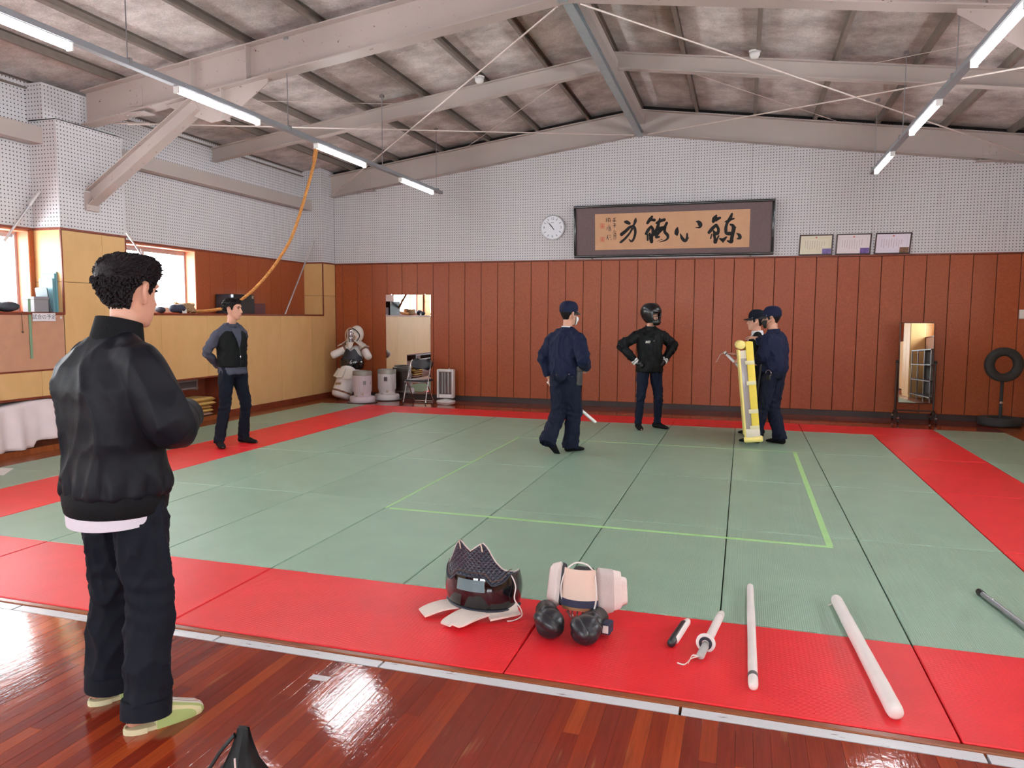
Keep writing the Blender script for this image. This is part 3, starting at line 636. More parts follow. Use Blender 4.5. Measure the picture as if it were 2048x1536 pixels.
# ================================================================ fluorescent lights
m_tube, nt, b = newmat('fluorescent_tube'); b.inputs['Base Color'].default_value = (0.9, 0.95, 1, 1); b.inputs['Emission Color'].default_value = (0.95, 0.97, 1.0, 1); b.inputs['Emission Strength'].default_value = TUBE
M_RAIL = mat('light_rail', (150, 152, 158), 0.45, 0.3)
TY = [(-3.45, -2.25), (-1.15, 0.05), (1.15, 2.35), (3.45, 4.65), (5.75, 6.96), (8.06, 9.28), (10.37, 11.58)]
NAMES = ['seventh', 'sixth', 'fifth', 'fourth', 'third', 'second', 'last']
for si, lx in enumerate(LAMP_X):
    where = ('left', 'right')[si]
    rl = thing('light_rail', 'grey lighting rail hung under the %s roof slope, carrying fluorescent tubes' % where, 'light rail', (lx, 4.0, LAMP_Z+0.035), 'ceiling lighting rails')
    part(rl, 'channel', MB().add(cbox(lx-0.035, lx+0.035, -3.6, 11.95, LAMP_Z+0.035, LAMP_Z+0.085, 0.004)), M_RAIL)
    for yy in (-2.6, 0.4, 3.0, 5.2, 7.5, 9.8, 11.75):
        zt = roof(lx)+0.02
        part(rl, 'hanger_rod', MB().add(cyl((lx, yy, LAMP_Z+0.08), (lx, yy, zt), 0.005, n=6)), M_GREYM)
        part(rl, 'hanger_clamp', MB().add(cbox(lx-0.03, lx+0.03, yy-0.02, yy+0.02, zt-0.06, zt-0.02, 0.005)), M_GREYM)
        part(rl, 'hanger_bracket', MB().add(cbox(lx-0.042, lx+0.042, yy-0.015, yy+0.015, LAMP_Z+0.05, LAMP_Z+0.10, 0.004)), M_GREYM)
    for ti, (a, b_) in enumerate(TY):
        nm = 'bright fluorescent tube light on the %s rail, ' % where + {6: 'nearest the back wall', 5: 'second from the back wall', 4: 'third from the back wall', 3: 'fourth from the back wall'}.get(ti, '%s from the back wall' % {2: 'fifth', 1: 'sixth', 0: 'seventh'}[ti] if ti < 3 else '')
        tb = thing('fluorescent_light', nm, 'light', (lx, (a+b_)/2, LAMP_Z-0.03), 'fluorescent tube lights')
        part(tb, 'tube', MB().add(tube([(lx, a+0.02, LAMP_Z), (lx, a+0.03, LAMP_Z), (lx, b_-0.03, LAMP_Z), (lx, b_-0.02, LAMP_Z)], [0.014, 0.026, 0.026, 0.014], 8)), m_tube, 60)
        for e in (a, b_-0.02): part(tb, 'end_socket', MB().add(cbox(lx-0.028, lx+0.028, e, e+0.02, LAMP_Z-0.027, LAMP_Z+0.035, 0.003)), M_WHITE)
        part(tb, 'housing', MB().add(cbox(lx-0.03, lx+0.03, a, b_, LAMP_Z+0.027, LAMP_Z+0.036, 0.002)), M_WHITE)
# ================================================================ wall things
def text_mb(s, size, align='CENTER', extrude=0.0008):
    """text as a mesh in the XY plane, centred"""
    cu = bpy.data.curves.new('text', 'FONT'); cu.body = s; cu.size = size; cu.align_x = align; cu.align_y = 'CENTER'; cu.extrude = extrude; cu.resolution_u = 3
    o = bpy.data.objects.new('text', cu); COL.objects.link(o); dg = bpy.context.evaluated_depsgraph_get()
    me = bpy.data.meshes.new_from_object(o.evaluated_get(dg)); mb = MB(); mb.add(([tuple(v.co) for v in me.vertices], [tuple(p.vertices) for p in me.polygons]))
    bpy.data.objects.remove(o); bpy.data.curves.remove(cu); bpy.data.meshes.remove(me); return mb
def onto(mb, origin, ex, ey):
    """map XY-plane mesh onto a plane in space"""
    o, ex, ey = Vector(origin), Vector(ex), Vector(ey); ez = ex.cross(ey)
    mb.v = [tuple(o+ex*p[0]+ey*p[1]+ez*p[2]) for p in mb.v]; return mb
def stroke2d(pts, n=6):
    """brush stroke: variable-width ribbon with round ends, in 2D (x,y,w)"""
    P = spline([(p[0], p[1], p[2]) for p in pts], n) if len(pts) > 2 else [Vector(p) for p in pts]
    v = []; f = []; m = len(P)
    for i, p in enumerate(P):
        d = P[min(i+1, m-1)]-P[max(i-1, 0)]; d = Vector((d.x, d.y)); d = d.normalized() if d.length > 1e-9 else Vector((1, 0)); w_ = max(p.z, 4)/2
        v.append((p.x-d.y*w_, p.y+d.x*w_, 0)); v.append((p.x+d.y*w_, p.y-d.x*w_, 0))
    for i in range(m-1): f.append((2*i, 2*i+1, 2*i+3, 2*i+2))
    for p in (P[0], P[-1]):
        o = len(v); w_ = max(p.z, 4)/2
        for k in range(10): v.append((p.x+w_*math.cos(2*PI*k/10), p.y+w_*math.sin(2*PI*k/10), 0))
        f.append(tuple(range(o, o+10)))
    return v, f
# --- framed calligraphy, leaning forward a little at the top
FX0, FX1, FZ0, FZ1 = 2.605, 5.965, 2.632, 3.535
fr_o = Vector((FX0, YB-0.045, FZ0)); fr_ex = Vector((1, 0, 0)); fr_ey = Vector((0, -0.10, 0.897)).normalized()
def fp(mb): return onto(mb, fr_o, fr_ex, fr_ey)
FWD, FHT = FX1-FX0, 0.903
cal = thing('framed_calligraphy', 'wide framed brush calligraphy with four black characters on tan paper', 'calligraphy', (4.28, YB-0.04, FZ0))
M_FRAME = mat('black_lacquer', (22, 22, 26), 0.25, coat=0.4); M_MOUNT = mat('mount_cloth', (112, 94, 96), 0.9, var=0.08, scale=40); M_PAPER = mat('tan_paper', (206, 160, 126), 0.85, var=0.04, scale=6)
M_INK = mat('brush_ink', (30, 28, 30), 0.8); M_SEAL = mat('seal_red', (206, 104, 84), 0.9)
t_ = 0.045
for nm, b4 in (('frame_rail', (0, FWD, 0, t_)), ('frame_rail', (0, FWD, FHT-t_, FHT)), ('frame_stile', (0, t_, t_, FHT-t_)), ('frame_stile', (FWD-t_, FWD, t_, FHT-t_))):
    part(cal, nm, fp(MB().add(rbox(b4[0], b4[1], b4[2], b4[3], -0.02, 0.03, 0.012, 2))), M_FRAME, 40)
part(cal, 'mount', fp(MB().add(box(t_, FWD-t_, t_, FHT-t_, -0.012, 0.002))), M_MOUNT)
PX0, PX1, PZ0, PZ1 = 2.985-FX0, 5.575-FX0, 0.135, 0.752
part(cal, 'paper', fp(MB().add(box(PX0, PX1, PZ0, PZ1, 0.002, 0.005))), M_PAPER)
def cpx(ox, x, y):
    X_ = ox+x*0.078125; Y_ = 415+y*0.078125; u = (X_-1191.5)/307.0; top = 431-11*u; bot = 501-5*u; v_ = (Y_-top)/(bot-top)
    return PX0+(PX1-PX0)*u, PZ1-(PZ1-PZ0)*v_
KW = 0.078125*(PX1-PX0)/307.0
def char_mb(ox, strokes):
    mb = MB()
    for s in strokes:
        mb.add(stroke2d([(*cpx(ox, p[0], p[1]), p[2]*KW) for p in s]))
    for i, q in enumerate(mb.v): mb.v[i] = (q[0], q[1], 0.0062)
    return mb
def stroke2d_m(pts): return stroke2d(pts)
_old = stroke2d
def stroke2d(pts, n=6):
    P = spline([(p[0], p[1], p[2]) for p in pts], n) if len(pts) > 2 else [Vector(p) for p in pts]
    v = []; f = []; m = len(P)
    for i, p in enumerate(P):
        d = P[min(i+1, m-1)]-P[max(i-1, 0)]; d = Vector((d.x, d.y)); d = d.normalized() if d.length > 1e-9 else Vector((1, 0)); w_ = max(p.z, 0.002)/2
        v.append((p.x-d.y*w_, p.y+d.x*w_, 0)); v.append((p.x+d.y*w_, p.y-d.x*w_, 0))
    for i in range(m-1): f.append((2*i, 2*i+1, 2*i+3, 2*i+2))
    for p in (P[0], P[-1]):
        o = len(v); w_ = max(p.z, 0.002)/2
        for k in range(10): v.append((p.x+w_*math.cos(2*PI*k/10), p.y+w_*math.sin(2*PI*k/10), 0))
        f.append(tuple(range(o, o+10)))
    return v, f
CH_A = [[(880,390,60),(930,400,95),(995,430,70)], [(1160,310,40),(1150,370,80),(1125,440,60),(1090,490,50),(1000,530,75),(900,620,85),(790,705,95)],
 [(1070,560,60),(1020,650,50),(940,750,60),(850,840,60),(770,900,60),(740,905,20)], [(1090,480,50),(1135,550,75),(1150,650,70),(1130,760,65),(1090,850,60),(1040,880,50),(990,830,25)]]
CH_B = [[(1580,260,60),(1520,340,90),(1465,420,70)], [(1560,340,70),(1600,340,70),(1640,345,80)], [(1560,500,50),(1490,590,85),(1430,690,70)],
 [(1570,510,60),(1610,600,85),(1600,700,80),(1560,780,110),(1575,890,90)], [(1470,720,50),(1475,850,50)], [(1520,690,60),(1560,800,90)], [(1700,420,60),(1790,370,80),(1900,335,75)],
 [(1780,310,40),(1740,480,80),(1700,600,90),(1640,720,60)], [(1640,640,50),(1780,560,90),(1900,520,70),(1960,420,70)], [(1870,540,90),(1760,660,70),(1690,770,70),(1770,770,50)],
 [(1920,520,70),(1910,640,75),(1980,720,80),(1990,800,60),(1920,860,40),(1780,900,15)], [(1850,830,18),(1790,850,15),(1720,890,8)]]
CH_C = [[(250,540,40),(235,600,95),(230,680,110),(240,715,60)], [(325,700,30),(370,800,80),(440,870,80),(490,820,70),(495,690,40)], [(715,380,25),(780,400,90),(820,470,110),(800,530,50),(700,535,12)], [(510,820,20),(545,795,15)]]
CH_D = [[(1210,230,50),(1170,310,120),(1140,380,80)], [(1200,330,110),(1250,310,80),(1300,290,60)], [(1210,470,70),(1120,560,90),(1040,660,80)], [(1220,480,70),(1270,580,70),(1250,690,80),(1180,670,80),(1150,620,40)],
 [(1110,700,30),(1085,810,40)], [(1170,720,80),(1190,820,70),(1200,910,90),(1240,840,50),(1280,750,40)], [(1590,190,55),(1540,320,90),(1480,420,70),(1450,560,80),(1470,680,80),(1560,690,100)],
 [(1430,390,30),(1540,340,60),(1640,310,40)], [(1560,460,50),(1620,490,80),(1640,570,100),(1620,700,90),(1600,820,90),(1590,900,90),(1500,880,40)], [(1640,590,50),(1690,530,30)], [(1310,820,40),(1390,850,90),(1470,780,40)], [(1390,900,50),(1390,860,80)], [(1710,680,15),(1780,730,80),(1800,800,80),(1740,820,40)]]
for ox, ch in ((1185, CH_A), (1185, CH_B), (1340, CH_C), (1340, CH_D)): part(cal, 'lettering', fp(char_mb(ox, ch)), M_INK)
sg1 = [(570,310,640,290),(550,350,640,350),(600,300,600,390),(560,390,640,380),(580,440,640,440),(620,440,590,490),(570,490,650,480),(610,480,610,540),(590,600,620,600),(570,650,650,640),(590,690,590,850),(590,690,640,680),(640,680,640,840),(600,740,630,740)]
sg2 = [(370,330,420,320),(400,290,400,400),(370,380,420,350),(440,300,490,300),(440,320,490,320),(440,330,440,400),(490,330,490,400),(440,370,490,370),(410,520,400,600),(450,470,460,640),(480,500,510,640),(450,560,480,540),(450,600,480,590),(430,720,390,830),(420,770,440,850),(480,720,490,740),(480,770,500,790),(510,830,525,845)]
for sg_ in (sg1, sg2): part(cal, 'lettering', fp(char_mb(1185, [[(a, b, 13), ((a+c)/2, (b+d)/2, 15), (c, d, 9)] for a, b, c, d in sg_])), M_INK)['kind'] = 'stuff'
for y0 in (440, 775):
    ss = [[(228, y0, 10), (330, y0, 10)], [(228, y0+108, 10), (330, y0+108, 10)], [(228, y0, 10), (228, y0+108, 10)], [(330, y0, 10), (330, y0+108, 10)], [(250, y0+30, 16), (310, y0+30, 16)], [(250, y0+58, 16), (310, y0+58, 16)], [(250, y0+86, 16), (310, y0+86, 16)], [(280, y0+10, 14), (280, y0+100, 14)]]
    part(cal, 'seal', fp(char_mb(1185, ss)), M_SEAL)
for x_ in (0.32, 3.0): part(cal, 'hanger_peg', MB().add(cyl((FX0+x_, YB+0.003, FZ0-0.012), (FX0+x_, YB-0.06, FZ0-0.012), 0.008, n=8)), M_FRAME)
# --- clock
ck = thing('wall_clock', 'round white wall clock beside the framed calligraphy, showing about seven to eleven', 'clock', (2.20, YB, 2.95))
CK = Vector((2.20, YB, 3.182)); ckex, ckey = Vector((1, 0, 0)), Vector((0, 0, 1))
def ckmap(mb, d=0.0): return onto(mb, CK+Vector((0, -0.046-d, 0)), ckex, ckey)
body = MB().add(lathe([(0.19, 0), (0.222, 0.004), (0.226, 0.030), (0.218, 0.046), (0.205, 0.050), (0.200, 0.046)], 48)); part(ck, 'case', onto(body, CK, ckex, ckey), mat('clock_case', (196, 196, 200), 0.35, 0.3), 40)
part(ck, 'dial', ckmap(MB().add(lathe([(0.2005, 0), (0.2005, 0.001)], 48))), mat('clock_dial', (226, 228, 234), 0.35))
M_MARK = mat('clock_mark', (88, 88, 100), 0.6)
for s_, a in (('12', 0), ('3', 90), ('6', 180), ('9', 270)):
    r_ = 0.155; mb = text_mb(s_, 0.062); part(ck, 'numeral', ckmap(MB().add(([(p[0]+r_*math.sin(math.radians(a)), p[1]+r_*math.cos(math.radians(a)), p[2]+0.001) for p in mb.v], mb.f)), 0.001), M_MARK)
for a in (30, 60, 120, 150, 210, 240, 300, 330):
    c_, s_ = math.cos(math.radians(a)), math.sin(math.radians(a))
    q = MB().add(box(-0.005, 0.005, 0.14, 0.18, 0.001, 0.002)); q.v = [(p[0]*c_+p[1]*s_, -p[0]*s_+p[1]*c_, p[2]) for p in q.v]; part(ck, 'hour_mark', ckmap(q, 0.001), M_MARK)
def hand(nm, a, l0, l1, w_, d):
    c_, s_ = math.cos(math.radians(a)), math.sin(math.radians(a)); q = MB().add(prism([(-w_*0.6, l0), (w_*0.6, l0), (w_, 0.0), (w_*0.35, l1), (-w_*0.35, l1), (-w_, 0.0)], 'z', d, d+0.002)); q.v = [(p[0]*c_+p[1]*s_, -p[0]*s_+p[1]*c_, p[2]) for p in q.v]; part(ck, nm, ckmap(q), mat('clock_hand', (44, 44, 56), 0.4))
hand('hour_hand', -35, -0.045, 0.105, 0.008, 0.004); hand('minute_hand', -43.5, -0.05, 0.165, 0.0055, 0.007)
part(ck, 'brand_mark', ckmap(MB().add(box(-0.022, 0.022, 0.086, 0.094, 0.0012, 0.002)), 0.001), M_MARK)
# --- certificates on the rail
for i, (x0, x1, tilt, pc, phc, lab) in enumerate(((6.35, 6.862, 0.010, (222, 214, 190), (104, 84, 150), 'framed cream certificate on the wall rail, nearest the calligraphy'), (6.905, 7.425, 0.014, (226, 214, 216), (104, 78, 150), 'framed pinkish certificate with purple photo, between two other certificates'), (7.475, 7.995, 0.020, (226, 216, 228), (120, 84, 60), 'framed certificate with brown photo, farthest from the calligraphy'))):
    wd_, ht = x1-x0, 0.335
    ct = thing('framed_certificate', lab, 'certificate', ((x0+x1)/2, YB-0.012, 2.613), 'certificates on the wall rail')
    o_ = Vector((x0, YB-0.017, 2.613)); ex_ = Vector((1, 0, 0.0)); ey_ = Vector((tilt*1.2, 0.012, ht)).normalized()
    def cp(mb): return onto(mb, o_, ex_, ey_)
    mf = mat('certificate_frame', (58, 34, 30), 0.35); b_ = 0.02
    for nm, q in (('frame_rail', (0, wd_, 0, b_)), ('frame_rail', (0, wd_, ht-b_, ht)), ('frame_stile', (0, b_, b_, ht-b_)), ('frame_stile', (wd_-b_, wd_, b_, ht-b_))): part(ct, nm, cp(MB().add(cbox(*q, 0, 0.013, 0.003))), mf)
    part(ct, 'sheet', cp(MB().add(box(b_, wd_-b_, b_, ht-b_, 0.001, 0.006))), mat('certificate_paper_%d' % i, pc, 0.5))
    mb = MB(); e = 0.055
    for q in ((e, wd_-e, e, e+0.003), (e, wd_-e, ht-e-0.003, ht-e), (e, e+0.003, e, ht-e), (wd_-e-0.003, wd_-e, e, ht-e)): mb.add(box(*q, 0.006, 0.0068))
    part(ct, 'printed_border', cp(mb), mat('certificate_line_%d' % i, tuple(int(c*0.86) for c in pc), 0.6))
    rr = random.Random(i+11); mb = MB()
    for k in range(9):
        x_ = 0.095+k*0.036; y_ = ht-0.09-rr.uniform(0, 0.03); end = 0.085+rr.uniform(0, 0.05)
        if x_ > wd_-0.16: end = 0.15
        if x_ > wd_-0.07: continue
        while y_ > end:
            l_ = rr.uniform(0.006, 0.011); mb.add(box(x_-0.004, x_+0.004, y_-l_, y_, 0.006, 0.0066)); y_ -= l_+0.006
    part(ct, 'printed_lines', cp(mb), mat('certificate_ink', (150, 136, 140), 0.7))['kind'] = 'stuff'
    part(ct, 'emblem', cp(MB().add(lathe([(0.014, 0), (0.014, 0.0008)], 12, (wd_/2, ht-0.05, 0.006)))), mat('certificate_emblem', (206, 110, 100), 0.6))
    part(ct, 'photo', cp(MB().add(box(wd_-0.155, wd_-b_-0.004, b_, 0.105, 0.006, 0.0072))), mat('certificate_photo_%d' % i, phc, 0.35, var=0.35, scale=30))
# --- wall mirror
M_MIRROR = mat('mirror_silver', (236, 240, 240), 0.0, 1.0)
wm = thing('wall_mirror', 'tall frameless mirror on the panelled wall behind the folding chair', 'mirror', (-0.655, YB-0.01, 0.09))
part(wm, 'glass', MB().add(cbox(-1.125, -0.185, YB-0.012, YB-0.004, 0.09, 2.0, 0.002)), M_MIRROR)
for x_, z_ in ((-1.12, 1.6), (-0.19, 1.6), (-1.0, 2.0), (-0.3, 2.0)): part(wm, 'clip', MB().add(cbox(x_-0.012, x_+0.012, YB-0.016, YB-0.002, z_-0.014, z_+0.014, 0.003)), M_CHROME)
# --- standing mirror on casters
sm = thing('standing_mirror', 'narrow full-length mirror on a dark wheeled stand by the panelled wall', 'mirror', (8.11, 12.95, FLOORZ))
M_DSTEEL = mat('dark_steel', (66, 58, 56), 0.35, 0.6)
smn = Vector((0.02, -1, 0.035)).normalized()
gq = [(7.887, 12.972, 0.285), (8.355, 12.962, 0.285), (8.338, 12.995, 1.525), (7.870, 13.005, 1.525)]
bk = [tuple(Vector(p)+Vector((0, 0.02, 0))) for p in gq]
part(sm, 'glass', MB().add(([tuple(p) for p in gq]+bk, [(0, 1, 2, 3), (7, 6, 5, 4), (0, 4, 5, 1), (1, 5, 6, 2), (2, 6, 7, 3), (3, 7, 4, 0)])), M_MIRROR)
for a, b_ in ((0, 1), (1, 2), (2, 3), (3, 0)): part(sm, 'mirror_frame', MB().add(tube([Vector(gq[a])+Vector((0, 0.01, 0)), Vector(gq[b_])+Vector((0, 0.01, 0))], 0.011, 6)), M_DSTEEL)
for x_, yf in ((7.845, 12.72), (8.385, 12.80)):
    part(sm, 'upright', MB().add(tube([(x_, 12.99, 0.10), (x_, 13.0, 0.95)], 0.014, 8)), M_DSTEEL)
    part(sm, 'pivot_knob', MB().add(cyl((x_-0.02 if x_ < 8 else x_-0.03, 13.0, 0.92), (x_+0.03 if x_ < 8 else x_+0.02, 13.0, 0.92), 0.02, n=10)), M_BLACK)
    part(sm, 'foot', MB().add(tube(spline([(x_, yf, 0.075), (x_, yf+0.06, 0.14), (x_, 12.98, 0.16), (x_, 13.12, 0.10), (x_, 13.17, 0.075)], 4), 0.013, 8)), M_DSTEEL)
    for y_ in (yf, 13.17):
        cs = part(sm, 'caster', MB().add(cyl((x_-0.012, y_, 0.028+FLOORZ+0.002), (x_+0.012, y_, 0.028+FLOORZ+0.002), 0.028, n=14)), M_BLACK, 40)
        part(cs, 'fork', MB().add(cbox(x_-0.017, x_+0.017, y_-0.014, y_+0.014, 0.05, 0.082, 0.004)), M_CHROME)
part(sm, 'crossbar', MB().add(tube([(7.845, 12.99, 0.16), (8.385, 12.99, 0.16)], 0.011, 8)), M_DSTEEL)
# --- tyre target on a post with a tyre as base
M_TYRE = mat('tyre_rubber', (46, 46, 46), 0.75, bump=0.3, bscale=80)
tt = thing('tyre_target', 'old tyre mounted upright on a post for striking practice by the back wall', 'tyre target', (9.27, 12.92, FLOORZ))
def tyre(c, axis, R_, r_, wdt, n=40):
    prof = [(R_-2*r_, -wdt*0.55), (R_-1.7*r_, -wdt*0.95), (R_-r_, -wdt*1.08), (R_-0.25*r_, -wdt), (R_-0.03*r_, -wdt*0.75), (R_, -wdt*0.3), (R_, wdt*0.3), (R_-0.03*r_, wdt*0.75), (R_-0.25*r_, wdt), (R_-r_, wdt*1.08), (R_-1.7*r_, wdt*0.95), (R_-2*r_, wdt*0.55)]
    v = []; f = []; m = len(prof); ax = Vector(axis).normalized(); e1, e2 = frame_of(ax)
    for k in range(n):
        a = 2*PI*k/n
        for q in prof: v.append(Vector(c)+(e1*math.cos(a)+e2*math.sin(a))*q[0]+ax*q[1])
    for k in range(n):
        for j in range(m): f.append((k*m+j, k*m+(j+1) % m, ((k+1) % n)*m+(j+1) % m, ((k+1) % n)*m+j))
    return v, f
part(tt, 'tyre', MB().add(tyre((9.262, 12.86, 0.915), (0.12, -1, 0.0), 0.258, 0.062, 0.055)), M_TYRE, 50)
part(tt, 'base_tyre', MB().add(tyre((9.27, 12.92, 0.055), (0, 0, 1), 0.29, 0.07, 0.062)), M_TYRE, 50)
part(tt, 'base_plate', MB().add(lathe([(0.155, 0.0), (0.155, 0.05), (0.06, 0.06)], 20, (9.27, 12.92, FLOORZ+0.01))), M_DARK)
part(tt, 'post', MB().add(cyl((9.27, 12.9, 0.05), (9.262, 12.885, 0.66), 0.024, n=12)), M_TYRE)
part(tt, 'clamp_ring', MB().add(lathe([(0.03, 0), (0.03, 0.03)], 14, (9.268, 12.896, 0.33))), M_CHROME)
# --- electric heater
hx, hy = 0.235, 13.02
eh = thing('electric_heater', 'white upright electric heater on a round base by the panelled wall', 'heater', (hx, hy, FLOORZ))
M_IV = mat('heater_ivory', (218, 214, 212), 0.4)
part(eh, 'base', MB().add(lathe([(0.175, 0), (0.180, 0.012), (0.165, 0.03), (0.06, 0.05), (0.035, 0.06)], 28, (hx, hy, FLOORZ))), M_IV, 40)
z0, z1 = 0.065, 0.605
part(eh, 'back_shell', MB().add(rbox(hx-0.165, hx+0.165, hy-0.01, hy+0.07, z0, z1, 0.025)), M_IV, 40)
for q in ((hx-0.165, hx-0.128, z0, z1), (hx+0.128, hx+0.165, z0, z1), (hx-0.128, hx+0.128, z0, z0+0.075), (hx-0.128, hx+0.128, z1-0.05, z1)): part(eh, 'front_frame', MB().add(rbox(q[0], q[1], hy-0.055, hy+0.0, q[2], q[3], 0.012, 2)), M_IV, 40)
part(eh, 'reflector', MB().add(box(hx-0.128, hx+0.128, hy-0.018, hy-0.012, z0+0.075, z1-0.05)), mat('heater_reflector', (120, 104, 100), 0.25, 0.8))
for k in (-0.06, 0.0, 0.06): part(eh, 'heating_tube', MB().add(cyl((hx+k, hy-0.032, z0+0.085), (hx+k, hy-0.032, z1-0.06), 0.010, n=8)), mat('quartz_tube', (196, 190, 190), 0.2))
for k in range(12): part(eh, 'guard_wire', MB().add(cyl((hx-0.12+k*0.0218, hy-0.05, z0+0.07), (hx-0.12+k*0.0218, hy-0.05, z1-0.045), 0.0022, n=5)), M_GREYM)
part(eh, 'knob', MB().add(lathe([(0.014, 0), (0.012, 0.018)], 12, (hx+0.06, hy+0.02, z1))), M_IV)
# --- two kerosene stoves
def stove(x_, y_, rot, lab, paint, sq):
    s = thing('kerosene_stove', lab, 'stove', (x_, y_, FLOORZ), 'kerosene stoves in the corner'); mp_ = mat(*paint)
    part(s, 'drip_tray', MB().add(lathe([(0.265, 0), (0.28, 0.012), (0.27, 0.014)], 32, (x_, y_, FLOORZ))), mat('tray_grey', (104, 104, 104), 0.5, 0.4), 40)
    part(s, 'fuel_tank', MB().add(lathe([(0.228, 0.01), (0.235, 0.02), (0.235, 0.095), (0.22, 0.115), (0.15, 0.13)], 32, (x_, y_, FLOORZ))), mp_, 40)
    part(s, 'mantle', MB().add(lathe([(0.158, 0.11), (0.158, 0.19), (0.164, 0.195), (0.164, 0.205), (0.166, 0.21), (0.172, 0.52)], 36, (x_, y_, FLOORZ))), mp_, 40)
    part(s, 'top_ring', MB().add(lathe([(0.166, 0.50), (0.176, 0.505), (0.176, 0.575), (0.168, 0.585), (0.150, 0.585), (0.146, 0.56)], 36, (x_, y_, FLOORZ))), mat('stove_top', (150, 148, 140), 0.5, 0.4), 40)
    for k in range(24):
        a = 2*PI*k/24; part(s, 'rib', MB().add(box(x_+0.17*math.cos(a)-0.003, x_+0.17*math.cos(a)+0.003, y_+0.17*math.sin(a)-0.003, y_+0.17*math.sin(a)+0.003, FLOORZ+0.21, FLOORZ+0.50)), mp_)
    part(s, 'handle', MB().add(tube([(x_+0.18*math.cos(a), y_+0.10*math.sin(a)-0.14*abs(math.sin(a)), 0.50-0.13*math.sin(a)*1.0 if sq else 0.40-0.16*math.sin(a)) for a in [PI*k/14 for k in range(15)]], 0.0045, 6)), M_CHROME)
    if sq: part(s, 'mica_window', MB().add(cbox(x_+0.02, x_+0.09, y_-0.172, y_-0.16, 0.36, 0.44, 0.004)), mat('mica_dark', (92, 86, 92), 0.3))
    else: part(s, 'mica_window', MB().add(cbox(x_+0.10, x_+0.14, y_-0.155, y_-0.12, 0.33, 0.40, 0.004)), mat('mica_grey', (130, 130, 136), 0.3))
    part(s, 'wick_knob', MB().add(ball((x_+0.10, y_-0.19, 0.17), 0.024)), mat('knob_tan', (196, 176, 156), 0.5), 60)
    part(s, 'fuel_gauge', MB().add(lathe([(0.02, 0), (0.018, 0.012)], 12, (x_-0.02, y_-0.18, FLOORZ+0.125))), M_GREYM)
stove(-1.185, 12.42, 0, 'pale pinkish cylindrical kerosene stove in front of the dummy', ('stove_pink', (206, 192, 200), 0.4), False)
stove(-0.955, 12.965, 0, 'off-white cylindrical kerosene stove with wire handle, beside the wall mirror', ('stove_white', (212, 206, 206), 0.4), True)
# --- folding chair
fc = thing('folding_chair', 'chrome folding chair with black padded seat and back, before the wall mirror', 'chair', (-0.2, 12.75, FLOORZ))
M_VINYL = mat('black_vinyl', (36, 38, 46), 0.35)
for x_, s_ in ((-0.40, 1), (0.045, -1)):
    part(fc, 'front_leg', MB().add(tube([(x_, 12.50, FLOORZ+0.006), (x_+0.01*s_, 12.66, 0.40), (x_+0.02*s_, 12.83, 0.76), (x_+0.05*s_, 12.845, 0.775)], 0.0105, 8)), M_CHROME, 60)
    part(fc, 'foot_cap', MB().add(cyl((x_, 12.498, FLOORZ), (x_, 12.505, FLOORZ+0.03), 0.013, n=8)), M_BLACK)
part(fc, 'rear_leg', MB().add(tube(spline([(-0.365, 12.62, 0.40), (-0.37, 12.85, 0.10), (-0.365, 12.93, 0.012), (-0.33, 12.945, 0.002), (-0.02, 12.945, 0.002), (0.015, 12.93, 0.012), (0.02, 12.85, 0.10), (0.015, 12.62, 0.40)], 5), 0.0105, 8)), M_CHROME, 60)
part(fc, 'seat', MB().add(rbox(-0.385, 0.03, 12.55, 12.90, 0.385, 0.425, 0.018)), M_VINYL, 50)
part(fc, 'seat_rail', MB().add(tube([(-0.40, 12.56, 0.382), (0.045, 12.56, 0.382)], 0.010, 8)), M_CHROME)
rows = []
for i in range(7):
    v_ = -1+2*i/6; rows.append([(-0.178+0.205*(-1+2*j/10)*math.sqrt(max(0.05, 1-0.72*abs(v_)**2.5)), 12.845+0.03*(1-(-1+2*j/10)**2)+0.02*v_, 0.70+0.085*v_) for j in range(11)])
part(fc, 'backrest', MB().add(sheet(rows, 0.035)), M_VINYL, 50)
part(fc, 'stretcher', MB().add(tube([(-0.37, 12.80, 0.165), (0.015, 12.80, 0.165)], 0.007, 8)), M_CHROME)
# --- striking dummy wearing old kendo armour
M_CANVAS = mat('dummy_white', (228, 222, 220), 0.6, var=0.04, bump=0.08, bscale=30)
dm = thing('training_dummy', 'white stuffed striking dummy with stub arms leaning in the corner', 'dummy', (-1.80, 12.72, FLOORZ))
D0, D1 = Vector((-1.80, 12.68, 0.02)), Vector((-1.585, 13.02, 1.02)); dd = (D1-D0).normalized()
part(dm, 'body', MB().add(tube([D0+dd*t for t in (0.0, 0.015, 0.05, 0.10, 0.35, 0.6, 0.8, 0.95, 1.02, 1.06)], [0.12, 0.165, 0.185, 0.19, 0.185, 0.175, 0.17, 0.15, 0.10, 0.06], 24)), M_CANVAS, 60)
part(dm, 'brown_band', MB().add(tube([D0+dd*0.10, D0+dd*0.135], 0.193, 24)), mat('dummy_band', (138, 100, 82), 0.7, var=0.25, scale=20))
part(dm, 'lettering', MB().add(sheet([[D0+dd*(0.22+0.045*i)+Vector((0.188*math.sin(a), -0.188*math.cos(a), 0.188*0.35*math.cos(a))) for a in [-0.55+0.12*j for j in range(7)]] for i in (0, 1)], 0.003)), mat('dummy_letters', (176, 142, 108), 0.7, var=0.4, scale=60))
hd = Vector((-1.60, 12.93, 1.22))
part(dm, 'head', MB().add(ball(hd, 0.11, 0.12, 0.13)), mat('dummy_head', (150, 120, 104), 0.7), 60)
